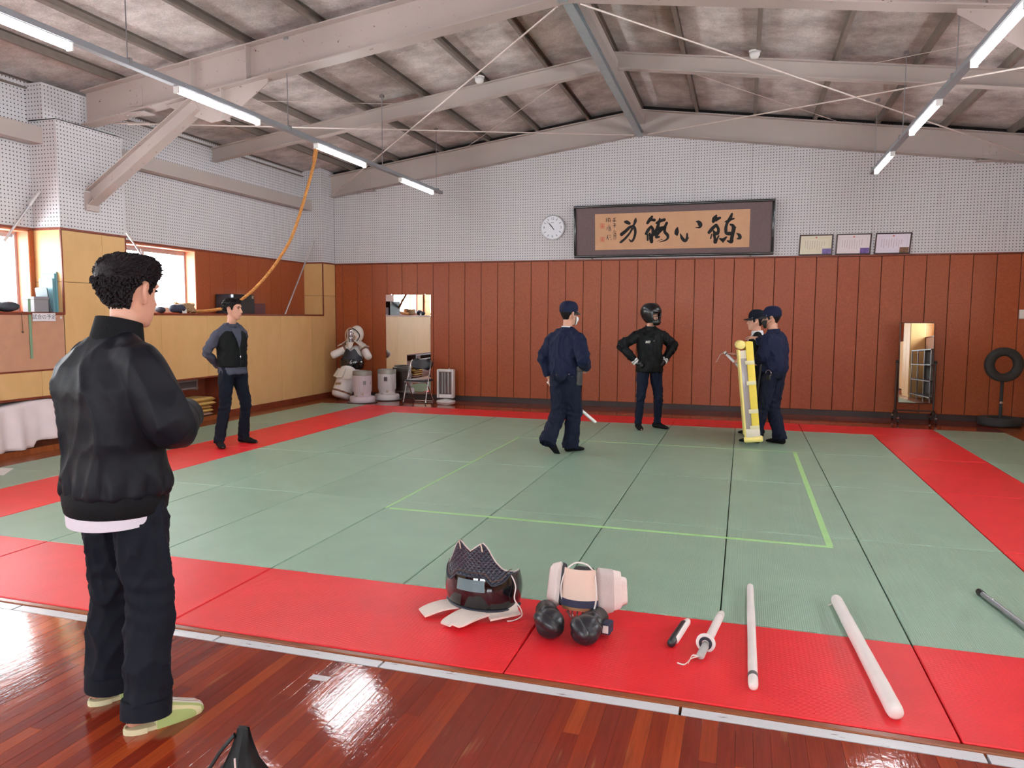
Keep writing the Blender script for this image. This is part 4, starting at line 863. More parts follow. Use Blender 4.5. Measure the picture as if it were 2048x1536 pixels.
for A, B in (((-1.77, 12.90, 0.955), (-2.02, 12.74, 0.815)), ((-1.43, 12.96, 0.95), (-1.27, 12.86, 0.78))):
    A, B = Vector(A), Vector(B); q = (B-A).normalized()
    part(dm, 'arm', MB().add(tube([A-q*0.1, A, B-q*0.05, B-q*0.015, B], [0.07, 0.075, 0.075, 0.06, 0.03], 16)), M_CANVAS, 60)
    part(dm, 'arm_cuff', MB().add(tube([A+q*0.01, A+q*0.05], 0.079, 16)), mat('dummy_band', (138, 100, 82)))
# armour pieces worn by it
M_MEN = mat('men_cloth', (222, 214, 204), 0.8, bump=0.1, bscale=60); M_NAVY = mat('armour_navy', (40, 52, 58), 0.6); M_TAN = mat('armour_tan', (206, 178, 150), 0.7)
def men_on_head(c, R_):
    t = thing('kendo_helmet', 'white kendo face guard with steel grille on the leaning dummy', 'helmet', (c.x, c.y, c.z-0.15))
    part(t, 'hood', MB().add(ball(c+Vector((0.02, 0.03, 0.02)), 0.135, 0.14, 0.165, 18, 12)), M_MEN, 60)
    for k in range(9):
        z = c.z+0.09-k*0.026; r_ = 0.108*math.sqrt(max(0.2, 1-((z-c.z)/0.17)**2))
        part(t, 'grille_bar', MB().add(tube([(c.x-0.05+r_*math.sin(a)*0.95, c.y-0.055-r_*math.cos(a), z) for a in [-1.1+0.275*j for j in range(9)]], 0.0045, 5)), M_CHROME)
    part(t, 'grille_spine', MB().add(tube([(c.x-0.05, c.y-0.08-0.10*math.cos(a*0.9), c.z-0.02+0.13*math.sin(a)) for a in [-1.3+0.26*j for j in range(11)]], 0.007, 6)), M_CHROME)
    part(t, 'face_rim', MB().add(tube([(c.x-0.05+0.112*math.cos(a), c.y-0.075-0.03*math.cos(a*2)*0.3, c.z-0.01+0.145*math.sin(a)) for a in [2*PI*j/24 for j in range(24)]], 0.014, 8, closed=True)), M_TAN, 60)
    part(t, 'inner_red', MB().add(ball((c.x-0.045, c.y-0.03, c.z-0.01), 0.098, 0.10, 0.13)), mat('men_red', (120, 60, 52), 0.7), 60)
    part(t, 'side_band', MB().add(tube(spline([(c.x+0.0, c.y-0.115, c.z+0.135), (c.x+0.09, c.y-0.10, c.z+0.08), (c.x+0.125, c.y-0.06, c.z-0.02), (c.x+0.075, c.y-0.115, c.z-0.13)], 5), 0.018, 6, flat=0.5)), M_NAVY)
    for s_ in (-1, 1):
        x1 = c.x-0.04+s_*0.09; rows = []
        for i in range(5):
            t_ = i/4; rows.append([(x1+s_*(0.0+0.185*t_)+0.0*j, c.y-0.15+0.24*j/4+0.02*t_, c.z-0.075-0.10*t_*(1 if s_ > 0 else 0.7)-0.03*abs(j-2)/2-0.030*math.sin(t_*2)) for j in range(5)])
        part(t, 'shoulder_flap', MB().add(sheet(rows, 0.014)), M_MEN, 50)
    rows = [[(c.x-0.05+0.075*(-1+2*j/4)*(1-0.1*i), c.y-0.155+0.02*abs(j-2)-0.005*i, c.z-0.135-0.03*i) for j in range(5)] for i in range(4)]
    part(t, 'throat_guard', MB().add(sheet(rows, 0.012)), M_MEN, 50)
    part(t, 'cord', MB().add(tube(spline([(c.x-0.05, c.y-0.19, c.z+0.10), (c.x-0.045, c.y-0.205, c.z-0.05), (c.x-0.03, c.y-0.20, c.z-0.20), (c.x-0.02, c.y-0.18, c.z-0.27)], 5), 0.005, 6)), M_MEN)
men_on_head(hd, 0.13)
def chest_shell(c, rx, ry, H, zb_f, zt_f, rz, a0=-1.85, a1=1.85, n=40, m=10, off=0.0, th=0.012):
    """curved front shell; angle 0 faces -Y, rotated by rz; bottom and top height by angle"""
    rows = []
    for i in range(m+1):
        t = i/m; r = []
        for j in range(n+1):
            a = a0+(a1-a0)*j/n; zb, zt = zb_f(a), zt_f(a); z = zb+(zt-zb)*t
            bul = off+H(z); x_, y_ = (rx+bul)*math.sin(a), -(ry+bul)*math.cos(a)
            r.append((c[0]+x_*math.cos(rz)-y_*math.sin(rz), c[1]+x_*math.sin(rz)+y_*math.cos(rz), c[2]+z))
        rows.append(r)
    return sheet(rows, -th)
def lerp(xs, ys, x): return float(np.interp(x, xs, ys))
M_LACQ = mat('black_lacquer_do', (14, 14, 18), 0.07, coat=0.6); M_LEATH = mat('navy_leather', (36, 40, 52), 0.42, bump=0.25, bscale=90)
BULGE = lambda z: 0.022*math.sin(min(1, max(0, z/0.22))*PI)
ZTOP_A = [0, 0.12, 0.35, 0.5, 0.7, 0.95, 1.2, 1.5, 1.85]; ZTOP = [0.325, 0.342, 0.378, 0.350, 0.280, 0.232, 0.214, 0.206, 0.200]
ZMID_A = [0, 0.42, 0.62, 0.9, 1.2, 1.85]; ZMID = [0.192, 0.192, 0.150, 0.165, 0.205, 0.199]
ZMID2 = [0.192, 0.192, 0.160, 0.175, 0.200, 0.196]
# dummy's chest protector
dp = thing('chest_protector', 'black kendo chest protector worn by the leaning white dummy', 'chest protector', (-1.66, 12.90, 0.56))
part(dp, 'bowl', MB().add(chest_shell((-1.675, 12.93, 0.57), 0.20, 0.19, BULGE, lambda a: 0.0, lambda a: lerp(ZMID_A, ZMID2, abs(a)), 0.25)), M_LACQ, 60)
part(dp, 'breast_plate', MB().add(chest_shell((-1.66, 12.945, 0.57), 0.197, 0.187, BULGE, lambda a: lerp(ZMID_A, ZMID2, abs(a))-0.01, lambda a: lerp(ZTOP_A, ZTOP, abs(a))+0.02, 0.25, -1.2, 1.2)), M_LEATH, 60)
ta_ = thing('hip_guard', 'pale quilted kendo hip flaps hanging on the leaning dummy', 'hip guard', (-1.70, 12.86, 0.40))
for k, (a, ln) in enumerate(((-0.75, 0.15), (-0.15, 0.165), (0.5, 0.19))):
    rows = [[(-1.685-0.012*i+(0.215+0.012*i)*math.sin(a+(-0.27+0.135*j)), 12.865-0.02*i-(0.205+0.012*i)*math.cos(a+(-0.27+0.135*j)), 0.585-ln*i/3) for j in range(5)] for i in range(4)]
    part(ta_, 'flap', MB().add(sheet(rows, 0.012)), M_MEN, 50)
# ================================================================ things on the mats, front
dw = thing('chest_protector', 'glossy black chest protector standing on the red mat with quilted leather top', 'chest protector', (4.213, 3.77, 0))
DC = (4.213, 3.785, 0.028); DRZ = -0.16
part(dw, 'bowl', MB().add(chest_shell(DC, 0.188, 0.140, BULGE, lambda a: 0.0, lambda a: lerp(ZMID_A, ZMID, abs(a)), DRZ, n=60, m=14)), M_LACQ, 60)
m_q, nt, b = newmat('quilted_leather'); tc = nd(nt, 'ShaderNodeTexCoord'); sp = nd(nt, 'ShaderNodeSeparateXYZ'); nt.links.new(tc.outputs['Object'], sp.inputs[0])
def _w(op):
    a = nd(nt, 'ShaderNodeMath', operation=op); nt.links.new(sp.outputs[0], a.inputs[0]); nt.links.new(sp.outputs[2], a.inputs[1])
    mu = nd(nt, 'ShaderNodeMath', operation='MULTIPLY'); mu.inputs[1].default_value = PI/0.026; nt.links.new(a.outputs[0], mu.inputs[0])
    s_ = nd(nt, 'ShaderNodeMath', operation='SINE'); nt.links.new(mu.outputs[0], s_.inputs[0]); ab = nd(nt, 'ShaderNodeMath', operation='ABSOLUTE'); nt.links.new(s_.outputs[0], ab.inputs[0]); return ab.outputs[0]
mn = nd(nt, 'ShaderNodeMath', operation='MINIMUM'); nt.links.new(_w('ADD'), mn.inputs[0]); nt.links.new(_w('SUBTRACT'), mn.inputs[1])
pw = nd(nt, 'ShaderNodeMath', operation='POWER'); pw.inputs[1].default_value = 0.5; nt.links.new(mn.outputs[0], pw.inputs[0])
bp = nd(nt, 'ShaderNodeBump', Strength=0.9, Distance=0.004); nt.links.new(pw.outputs[0], bp.inputs['Height']); nt.links.new(bp.outputs[0], b.inputs['Normal']); b.inputs['Base Color'].default_value = (*s2l((38, 42, 56)), 1); b.inputs['Roughness'].default_value = 0.36
part(dw, 'breast_plate', MB().add(chest_shell(DC, 0.186, 0.138, BULGE, lambda a: lerp(ZMID_A, ZMID, abs(a))-0.012, lambda a: lerp(ZTOP_A, ZTOP, abs(a)), DRZ, -1.35, 1.35, 60, 12)), m_q, 60)
def shell_line(zf, a0, a1, off=0.014, n=40, bul=BULGE):
    out = []
    for j in range(n+1):
        a = a0+(a1-a0)*j/n; z = zf(a); x_, y_ = (0.188+bul(z)+off)*math.sin(a), -(0.140+bul(z)+off)*math.cos(a)
        out.append((DC[0]+x_*math.cos(DRZ)-y_*math.sin(DRZ), DC[1]+x_*math.sin(DRZ)+y_*math.cos(DRZ), DC[2]+z))
    return out
M_STITCH = mat('stitch_brown', (96, 70, 56), 0.6)
part(dw, 'seam_cord', MB().add(tube(shell_line(lambda a: lerp(ZMID_A, ZMID, abs(a))+0.022, -1.3, 1.3, 0.012), 0.0022, 5)), M_STITCH)
part(dw, 'seam_cord', MB().add(tube(shell_line(lambda a: lerp(ZMID_A, ZMID, abs(a)), -1.7, 1.7, 0.013), 0.0045, 6)), M_LEATH)
part(dw, 'edge_piping', MB().add(tube(shell_line(lambda a: lerp(ZTOP_A, ZTOP, abs(a)), -1.85, 1.85, 0.006), 0.005, 6)), mat('piping_pale', (196, 186, 180), 0.6))
part(dw, 'bottom_band', MB().add(tube(shell_line(lambda a: 0.012, -1.85, 1.85, 0.011), 0.013, 8, flat=0.5)), M_LEATH)
for k in range(11):
    a = -0.42+k*0.084; q = shell_line(lambda _: 0.205, a, a, 0.011, 1)[0]; part(dw, 'stud', MB().add(ball(q, 0.0045, n=6, m=4)), M_LEATH)
for a in (-0.34, 0.34):
    q = Vector(shell_line(lambda _: 0.36, a, a, 0.008, 1)[0])
    part(dw, 'knot', MB().add(tube([q+Vector((-0.008, -0.004, 0.012)), q+Vector((0.0, -0.008, -0.004)), q+Vector((0.004, -0.008, -0.028))], 0.004, 5)), mat('cord_beige', (196, 176, 158), 0.7))
lb = [[(p) for p in shell_line(lambda _, z=z: z, -0.33, 0.42, 0.0145, 8)] for z in (0.178, 0.118)]
part(dw, 'sticker', MB().add(sheet(lb, 0.001)), mat('sticker_teal', (108, 128, 134), 0.15))
M_WSTR = mat('white_cord', (224, 214, 208), 0.7)
part(dw, 'cord', MB().add(tube(spline([(4.36, 3.72, 0.245), (4.40, 3.70, 0.22), (4.425, 3.69, 0.17), (4.425, 3.67, 0.11), (4.455, 3.68, 0.06), (4.462, 3.68, 0.02), (4.43, 3.64, 0.006), (4.40, 3.62, 0.006)], 6), 0.0035, 6)), M_WSTR)
def flap(root, pts, wdt0, wdt1, curl, m_, name='flap', ribs=True):
    """quilted flap from root point outward on the mat"""
    A, B = Vector(pts[0]), Vector(pts[1]); d = B-A; s_ = Vector((d.y, -d.x, 0)).normalized(); rows = []
    for i in range(9):
        t = i/8; w_ = wdt0+(wdt1-wdt0)*t; w_ *= (1 if i < 8 else 0.88); r = []
        for j in range(9):
            v_ = -1+2*j/8; p = A+d*t+s_*w_*v_/2; p.z += curl(t, v_); r.append(p)
        rows.append(r)
    return part(root, name, MB().add(sheet(rows, -0.010)), m_, 50)
m_fl, nt, b = newmat('flap_quilt'); tc = nd(nt, 'ShaderNodeTexCoord'); wv = nd(nt, 'ShaderNodeTexWave', Scale=60.0); wv.bands_direction = 'X'; nt.links.new(tc.outputs['Object'], wv.inputs['Vector']); bp = nd(nt, 'ShaderNodeBump', Strength=0.5, Distance=0.002); nt.links.new(wv.outputs['Fac'], bp.inputs['Height']); nt.links.new(bp.outputs[0], b.inputs['Normal']); b.inputs['Base Color'].default_value = (*s2l((224, 210, 200)), 1); b.inputs['Roughness'].default_value = 0.8
flap(dw, ((4.085, 3.70, 0.028), (3.945, 3.56, 0.012)), 0.115, 0.10, lambda t, v: 0.012*math.sin(t*PI)+0.004*v, m_fl)
flap(dw, ((4.235, 3.64, 0.028), (4.150, 3.445, 0.012)), 0.165, 0.15, lambda t, v: 0.014*t*t*(v < 0)+0.008*math.sin(t*PI), m_fl)
flap(dw, ((4.30, 3.61, 0.016), (4.44, 3.70, 0.018)), 0.10, 0.085, lambda t, v: 0.032*max(0, -v)**1.5+0.012*t, m_fl)
# --- kendo helmet lying beside it
hm = thing('kendo_helmet', 'beige and navy kendo face guard with folded side flaps on the red mat', 'helmet', (4.77, 3.76, 0))
HC = Vector((4.768, 3.80, 0.0)); M_BEI = mat('men_beige', (222, 196, 180), 0.8, bump=0.15, bscale=50); M_PAD = mat('men_pad', (218, 204, 198), 0.85, var=0.05, bump=0.2, bscale=70); M_PADG = mat('men_pad_grey', (186, 174, 170), 0.85, var=0.06, bump=0.2, bscale=70)
def hpanel(z0, z1, off, th, w0, w1):
    rows = []
    for i in range(7):
        t = i/6; z = z0+(z1-z0)*t; hw = w0+(w1-w0)*t; r = []
        for j in range(15):
            v_ = -1+2*j/14; r.append((HC.x-0.005+hw*math.sin(v_*1.25)/math.sin(1.25), HC.y-0.055-(0.085+off)*math.cos(v_*1.25)+0.045*(z-0.10), z-0.012*(1-v_*v_)*(-1)))
        rows.append(r)
    return sheet(rows, -th)
part(hm, 'crown_panel', MB().add(hpanel(0.135, 0.292, 0.0, 0.014, 0.084, 0.068)), M_BEI, 50)
for k in range(9): 
    z = 0.145+k*0.016; part(hm, 'stitched_rib', MB().add(tube([(HC.x-0.005+(0.084-0.016*(z-0.135)/0.157)*math.sin(v*1.25)/math.sin(1.25), HC.y-0.055-0.0865*math.cos(v*1.25)+0.045*(z-0.10), z+0.012*(1-v*v)) for v in [-1+0.2*j for j in range(11)]], 0.0022, 4)), M_BEI)
part(hm, 'navy_band', MB().add(hpanel(0.100, 0.137, 0.003, 0.016, 0.086, 0.084)), mat('men_navy', (46, 46, 70), 0.7, bump=0.15, bscale=60), 50)
part(hm, 'brown_edge', MB().add(hpanel(0.083, 0.101, 0.001, 0.014, 0.080, 0.085)), mat('men_brown', (160, 110, 74), 0.6), 50)
part(hm, 'inner_liner', MB().add(rbox(HC.x-0.065, HC.x+0.055, HC.y-0.10, HC.y+0.06, 0.10, 0.27, 0.03)), mat('men_dark', (48, 46, 50), 0.8), 50)
for k in range(5):
    a = -0.9+k*0.45; part(hm, 'grille_bar', MB().add(tube(spline([(HC.x-0.005+0.07*math.sin(a), HC.y-0.125+0.03*(1-math.cos(a)), 0.09), (HC.x-0.005+0.045*math.sin(a), HC.y-0.145, 0.06), (HC.x-0.005+0.01*math.sin(a), HC.y-0.135, 0.035)], 4), 0.0045, 6)), mat('grille_red_steel', (190, 130, 130), 0.25, 0.6))
part(hm, 'grille_bar', MB().add(tube(spline([(HC.x-0.065, HC.y-0.12, 0.075), (HC.x-0.005, HC.y-0.155, 0.055), (HC.x+0.055, HC.y-0.12, 0.075)], 5), 0.0045, 6)), mat('grille_red_steel', (190, 130, 130)))
def pad(q0, q1, q2, q3, th, m_, rd=0.02):
    """thick rounded pad through four corners"""
    A, B, C_, D_ = map(Vector, (q0, q1, q2, q3)); rows = []
    for i in range(11):
        t = i/10; r = []
        for j in range(11):
            u = j/10; p = (A*(1-u)+B*u)*(1-t)+(D_*(1-u)+C_*u)*t; r.append(p)
        rows.append(r)
    n_ = (B-A).cross(D_-A).normalized(); v1, f1 = [], []
    # pillow: bulge both sides, rim rounded
    R_, C2 = 11, 11; vs = []
    for sgn in (1, -1):
        for i in range(R_):
            for j in range(C2):
                e = min(i, R_-1-i, j, C2-1-j)/2.0; h = th/2*(1-(1-min(1, e))**2)**0.5 if e < 1 else th/2
                ci, cj = i, j; p = rows[i][j]
                # round corners
                if i in (0, R_-1) and j in (0, C2-1): p = p*0.96+rows[5][5]*0.04
                vs.append(p+n_*h*sgn)
    f = []
    o = R_*C2
    for i in range(R_-1):
        for j in range(C2-1): f.append((i*C2+j, i*C2+j+1, (i+1)*C2+j+1, (i+1)*C2+j)); f.append((o+i*C2+j, o+(i+1)*C2+j, o+(i+1)*C2+j+1, o+i*C2+j+1))
    ring = [j for j in range(C2)]+[i*C2+C2-1 for i in range(1, R_)]+[(R_-1)*C2+j for j in range(C2-2, -1, -1)]+[i*C2 for i in range(R_-2, 0, -1)]
    for k in range(len(ring)): a, b = ring[k], ring[(k+1) % len(ring)]; f.append((b, a, o+a, o+b))
    return vs, f
def hp(*p): return (HC.x+p[0], HC.y+p[1], p[2])
for q, th_, m_ in (((hp(-0.200, 0.01, 0.075), hp(-0.118, -0.075, 0.070), hp(-0.108, -0.045, 0.312), hp(-0.178, 0.03, 0.268)), 0.036, M_PAD), ((hp(-0.205, 0.05, 0.085), hp(-0.150, -0.02, 0.085), hp(-0.140, 0.01, 0.280), hp(-0.190, 0.06, 0.250)), 0.034, M_PADG),
                    ((hp(0.082, -0.075, 0.045), hp(0.165, 0.01, 0.050), hp(0.150, 0.04, 0.268), hp(0.070, -0.03, 0.292)), 0.034, M_PADG), ((hp(0.130, -0.02, 0.050), hp(0.198, 0.045, 0.060), hp(0.185, 0.07, 0.250), hp(0.110, 0.01, 0.276)), 0.034, M_PAD), ((hp(0.165, 0.02, 0.062), hp(0.222, 0.075, 0.075), hp(0.212, 0.09, 0.212), hp(0.155, 0.04, 0.238)), 0.032, M_PAD)):
    part(hm, 'side_flap', MB().add(pad(*q, th_, m_)), m_, 60)
part(hm, 'dark_lining', MB().add(pad(hp(-0.115, -0.085, 0.09), hp(-0.085, -0.10, 0.09), hp(-0.075, -0.07, 0.305), hp(-0.100, -0.055, 0.312), 0.02, M_PAD)), mat('men_dark', (48, 46, 50)), 60)
part(hm, 'cord', MB().add(tube(spline([hp(-0.085, -0.10, 0.10), hp(-0.098, -0.11, 0.18), hp(-0.080, -0.10, 0.27), hp(-0.04, -0.06, 0.312), hp(0.02, -0.05, 0.310), hp(0.065, -0.07, 0.285)], 6), 0.0045, 6)), M_WSTR)
part(hm, 'cord', MB().add(tube(spline([hp(0.078, -0.10, 0.27), hp(0.092, -0.13, 0.18), hp(0.080, -0.14, 0.10), hp(0.05, -0.15, 0.075)], 6), 0.0045, 6)), M_WSTR)
# --- padded gloves
M_GLOVE = mat('black_glove_leather', (34, 35, 40), 0.33, bump=0.12, bscale=25)
def remeshed(mb, vox, smooth_it=6):
    """union of closed shapes by voxel remesh -> (verts, faces)"""
    me = bpy.data.meshes.new('tmp'); me.from_pydata([tuple(p) for p in mb.v], [], mb.f); o = bpy.data.objects.new('tmp', me); COL.objects.link(o)
    bm = bmesh.new(); bm.from_mesh(me); bmesh.ops.recalc_face_normals(bm, faces=bm.faces); bm.to_mesh(me); bm.free()
    r = o.modifiers.new('r', 'REMESH'); r.mode = 'VOXEL'; r.voxel_size = vox
    if smooth_it: s_ = o.modifiers.new('s', 'SMOOTH'); s_.iterations = smooth_it; s_.factor = 0.5
    e = bpy.data.meshes.new_from_object(o.evaluated_get(bpy.context.evaluated_depsgraph_get()))
    v = np.empty(len(e.vertices)*3); e.vertices.foreach_get('co', v); f = [tuple(p.vertices) for p in e.polygons]
    bpy.data.objects.remove(o); bpy.data.meshes.remove(me); bpy.data.meshes.remove(e)
    return v.reshape(-1, 3), f
def glove(c, rz, lab):
    t = thing('padded_glove', lab, 'glove', c, 'padded gloves before the helmet')
    cs, sn = math.cos(rz), math.sin(rz)
    def L_(p): p = [k*1.14 for k in p]; return (c[0]+p[0]*cs-p[1]*sn, c[1]+p[0]*sn+p[1]*cs, c[2]+p[2])
    mb = MB()
    for q, r in (((0, -0.01, 0.062), (0.066, 0.060, 0.060)), ((0, -0.035, 0.050), (0.062, 0.045, 0.048)), ((0, 0.05, 0.062), (0.056, 0.05, 0.054))):
        v, f = ball((0, 0, 0), *r, 20, 12); mb.add(([L_((p[0]+q[0], p[1]+q[1], p[2]+q[2])) for p in v], f))
    v, f = remeshed(mb, 0.005, 6); m2 = MB(); m2.add((v, f)); part(t, 'hand_pad', m2, M_GLOVE, 'all')
    mb = MB().add(([L_(p) for p in tube(spline([(-0.045, 0.02, 0.075), (-0.03, -0.045, 0.085), (0.005, -0.075, 0.068), (0.03, -0.078, 0.045)], 5), [0.026, 0.028, 0.029, 0.03, 0.03, 0.031, 0.031, 0.03, 0.03, 0.029, 0.028, 0.026, 0.024, 0.021, 0.017, 0.01], 12)[0]], tube(spline([(0, 0, 0), (0, 0, 1), (0, 0, 2), (0, 0, 3)], 5), 0.02, 12)[1]))
    part(t, 'thumb', mb, M_GLOVE, 60)
    part(t, 'cuff', MB().add(([L_(p) for p in tube([(0, 0.07, 0.06), (0, 0.10, 0.055), (0.0, 0.155, 0.05), (0.0, 0.16, 0.05)], [0.05, 0.046, 0.05, 0.04], 18)[0]], tube([(0, 0, 0), (0, 0, 1), (0, 0, 2), (0, 0, 3)], 0.02, 18)[1])), M_GLOVE, 60)
    return t, L_
glove((4.650, 3.535, 0), 0.35, 'black padded glove on the red mat, farther from the batons')
g2, L2 = glove((4.845, 3.515, 0), -0.12, 'black padded glove with white label, nearer the batons')
part(g2, 'strap', MB().add(([L2(p) for p in rbox(0.045, 0.085, 0.055, 0.115, 0.02, 0.07, 0.006)[0]], rbox(0, 1, 0, 1, 0, 1, 0.1)[1])), mat('men_navy', (46, 46, 70)))
part(g2, 'strap_label', MB().add(([L2(p) for p in cbox(0.052, 0.078, 0.052, 0.0555, 0.028, 0.062, 0.001)[0]], cbox(0, 1, 0, 1, 0, 1, 0.1)[1])), M_WHITE)
# --- practice batons and sticks
M_WRAP = mat('white_wrap', (224, 216, 212), 0.65, var=0.04, bump=0.1, bscale=40)
sb_ = thing('short_baton', 'short black and white foam baton on the red mat', 'baton', (5.27, 3.72, 0), 'practice weapons on the mats')
A, B = Vector((5.247, 3.56, 0.021)), Vector((5.300, 3.885, 0.021)); d = (B-A).normalized(); sd = Vector((d.y, -d.x, 0))
part(sb_, 'white_half', MB().add(tube([A+d*t+sd*0.004 for t in (0.05, 0.06, 0.30, 0.322, 0.329)], [0.012, 0.019, 0.019, 0.015, 0.006], 12)), M_WRAP, 60)
part(sb_, 'black_half', MB().add(tube([A+d*t-sd*0.004+Vector((0, 0, 0.002)) for t in (0, 0.006, 0.02, 0.27, 0.285, 0.29)], [0.008, 0.017, 0.0205, 0.0195, 0.015, 0.006], 12)), M_GLOVE, 60)
sw = thing('padded_short_sword', 'white padded short sword with round hand guard and ribbon on the red mat', 'sword', (5.43, 3.75, 0), 'practice weapons on the mats')
A, B = Vector((5.388, 3.455, 0.030)), Vector((5.468, 4.03, 0.024)); d = (B-A).normalized()
part(sw, 'blade', MB().add(tube([A+d*t for t in (0.14, 0.15, 0.54, 0.575, 0.58)], [0.02, 0.021, 0.021, 0.017, 0.006], 14)), M_WRAP, 60)
part(sw, 'blade_band', MB().add(tube([A+d*0.515, A+d*0.519], 0.0215, 14)), mat('wrap_grey', (190, 186, 184), 0.7))
part(sw, 'grip', MB().add(tube([A+d*t for t in (0.0, 0.008, 0.13)], [0.012, 0.019, 0.018], 14)), mat('grip_grey', (170, 170, 168), 0.5), 60)
gx, gy = frame_of(d); gc = A+d*0.135+Vector((0, 0, 0.012))
def ring_mb(c, r0, r1, th, n=28):
    v = []; f = []
    for k in range(n):
        a = 2*PI*k/n; e = gx*math.cos(a)+gy*math.sin(a)
        for r, z in ((r0, -th), (r1, -th), (r1, th), (r0, th)): v.append(c+e*r+d*z)
    for k in range(n):
        for j in range(4): f.append((k*4+j, k*4+(j+1) % 4, ((k+1) % n)*4+(j+1) % 4, ((k+1) % n)*4+j))
    return v, f
part(sw, 'hand_guard', MB().add(ring_mb(gc, 0.022, 0.046, 0.004)), M_WHITE, 40)
part(sw, 'guard_pad', MB().add(ring_mb(gc-d*0.007, 0.018, 0.031, 0.004)), mat('pad_black', (30, 32, 44), 0.6), 40)
for s_ in (spline([A+Vector((-0.005, 0.0, 0)), A+Vector((-0.035, 0.01, -0.005)), A+Vector((-0.045, -0.03, -0.015)), A+Vector((-0.05, -0.045, -0.022))], 5), spline([A+Vector((-0.005, 0, 0)), A+Vector((-0.04, -0.005, -0.015)), A+Vector((-0.065, -0.05, -0.026)), A+Vector((-0.10, -0.045, -0.026))], 5)):
    part(sw, 'ribbon', MB().add(sheet([[p+Vector((0, 0.005, 0.001)), p-Vector((0, 0.005, 0))] for p in s_], 0.0015)), M_WSTR)
def stick(lab, P, Q, r0, r1, m_, label_at=None):
    P, Q = Vector(P), Vector(Q); d = (Q-P).normalized(); ln = (Q-P).length
    t = thing('padded_stick', lab, 'stick', ((P+Q)/2).to_tuple()[:2]+(0,), 'practice weapons on the mats'); rr = random.Random(int(P.x*100))
    ts = [0, 0.008, 0.03]+[0.03+(ln-0.06)*k/12 for k in range(1, 12)]+[ln-0.03, ln-0.008, ln]
    rad = [r0*0.55, r0*0.92]+[(r0+(r1-r0)*t_/ln)*rr.uniform(0.97, 1.03) for t_ in ts[2:-2]]+[r1*0.9, r1*0.5]
    part(t, 'wrapped_shaft', MB().add(tube([P+d*t_ for t_ in ts], rad, 14)), m_, 60)
    return t, P, d
s1, P_, d_ = stick('thin white padded stick lying straight across the mat edge', (5.620, 3.245, 0.021), (5.617, 4.515, 0.020), 0.0215, 0.020, M_WRAP)
part(s1, 'label_patch', MB().add(tube([P_+d_*0.085, P_+d_*0.115], 0.0222, 14)), mat('label_grey', (96, 92, 92), 0.6))
s2, P_, d_ = stick('thick white padded stick slanting across the red and green mats', (6.158, 3.170, 0.033), (6.072, 4.425, 0.030), 0.034, 0.030, M_WRAP)
part(s2, 'tie', MB().add(tube([P_+d_*1.20+Vector((-0.02, 0, 0)), P_+d_*1.19+Vector((-0.05, 0.0, -0.02))], 0.003, 5)), M_WSTR)
pl = thing('metal_pole', 'silver metal pole with black rubber cap on the green mat', 'pole', (6.98, 4.2, 0), 'practice weapons on the mats')
A, B = Vector((6.885, 4.835, 0.018)), Vector((7.10, 3.50, 0.018)); d = (B-A).normalized()
part(pl, 'tube', MB().add(cyl(A+d*0.03, B, 0.0155, n=14)), mat('brushed_alu', (186, 190, 198), 0.3, 0.9), 60)
part(pl, 'rubber_cap', MB().add(tube([A-d*0.012, A-d*0.006, A+d*0.04], [0.010, 0.018, 0.018], 14)), M_BLACK, 60)
part(pl, 'push_button', MB().add(ball(A+d*0.16+Vector((0, 0, 0.015)), 0.005, n=8, m=5)), M_CHROME)
# --- bag at the lower edge, floor patch
bg = thing('gym_bag', 'black nylon bag standing on the wooden floor, at the bottom edge', 'bag', (4.10, 1.80, FLOORZ))
M_NYLON = mat('black_nylon', (15, 16, 18), 0.5, spec=0.25, bump=0.25, bscale=18)
prof = [(0.0, 0.13, 0.10), (0.02, 0.145, 0.115), (0.10, 0.14, 0.11), (0.19, 0.085, 0.08), (0.245, 0.045, 0.05), (0.30, 0.024, 0.03), (0.345, 0.016, 0.014), (0.358, 0.015, 0.010)]
v = []; f = []; n_ = 24
for z, a_, b_ in prof:
    for k in range(n_):
        t = 2*PI*k/n_; c_, s_ = math.cos(t), math.sin(t); v.append((4.085+0.040*min(1, z/0.35)+a_*abs(c_)**0.7*(1 if c_ > 0 else -1)+0.006*math.sin(5*t+9*z), 1.835+b_*abs(s_)**0.7*(1 if s_ > 0 else -1), FLOORZ+z))
for i in range(len(prof)-1):
    for k in range(n_): f.append((i*n_+k, i*n_+(k+1) % n_, (i+1)*n_+(k+1) % n_, (i+1)*n_+k))
f.append(tuple(range(n_-1, -1, -1))); f.append(tuple((len(prof)-1)*n_+k for k in range(n_)))
part(bg, 'body', MB().add((v, f)), M_NYLON, 60)
part(bg, 'zip', MB().add(tube(spline([(4.130, 1.785, 0.28), (4.142, 1.772, 0.25), (4.155, 1.765, 0.21), (4.165, 1.745, 0.15)], 4), 0.003, 5)), mat('zip_pale', (196, 170, 164), 0.4))
part(bg, 'handle', MB().add(tube(spline([(4.105, 1.82, 0.33), (4.075, 1.80, 0.29), (4.045, 1.785, 0.24), (4.0, 1.76, 0.16)], 5), 0.012, 8, flat=0.4)), M_NYLON, 60)
solo('floor_tape', MB().add(cbox(3.742, 3.832, 2.785, 2.828, FLOORZ-0.0005, FLOORZ+0.0015, 0.0005)), mat('tape_white', (206, 198, 200), 0.4), 'small pale tape patch stuck on the wooden floor', 'tape')
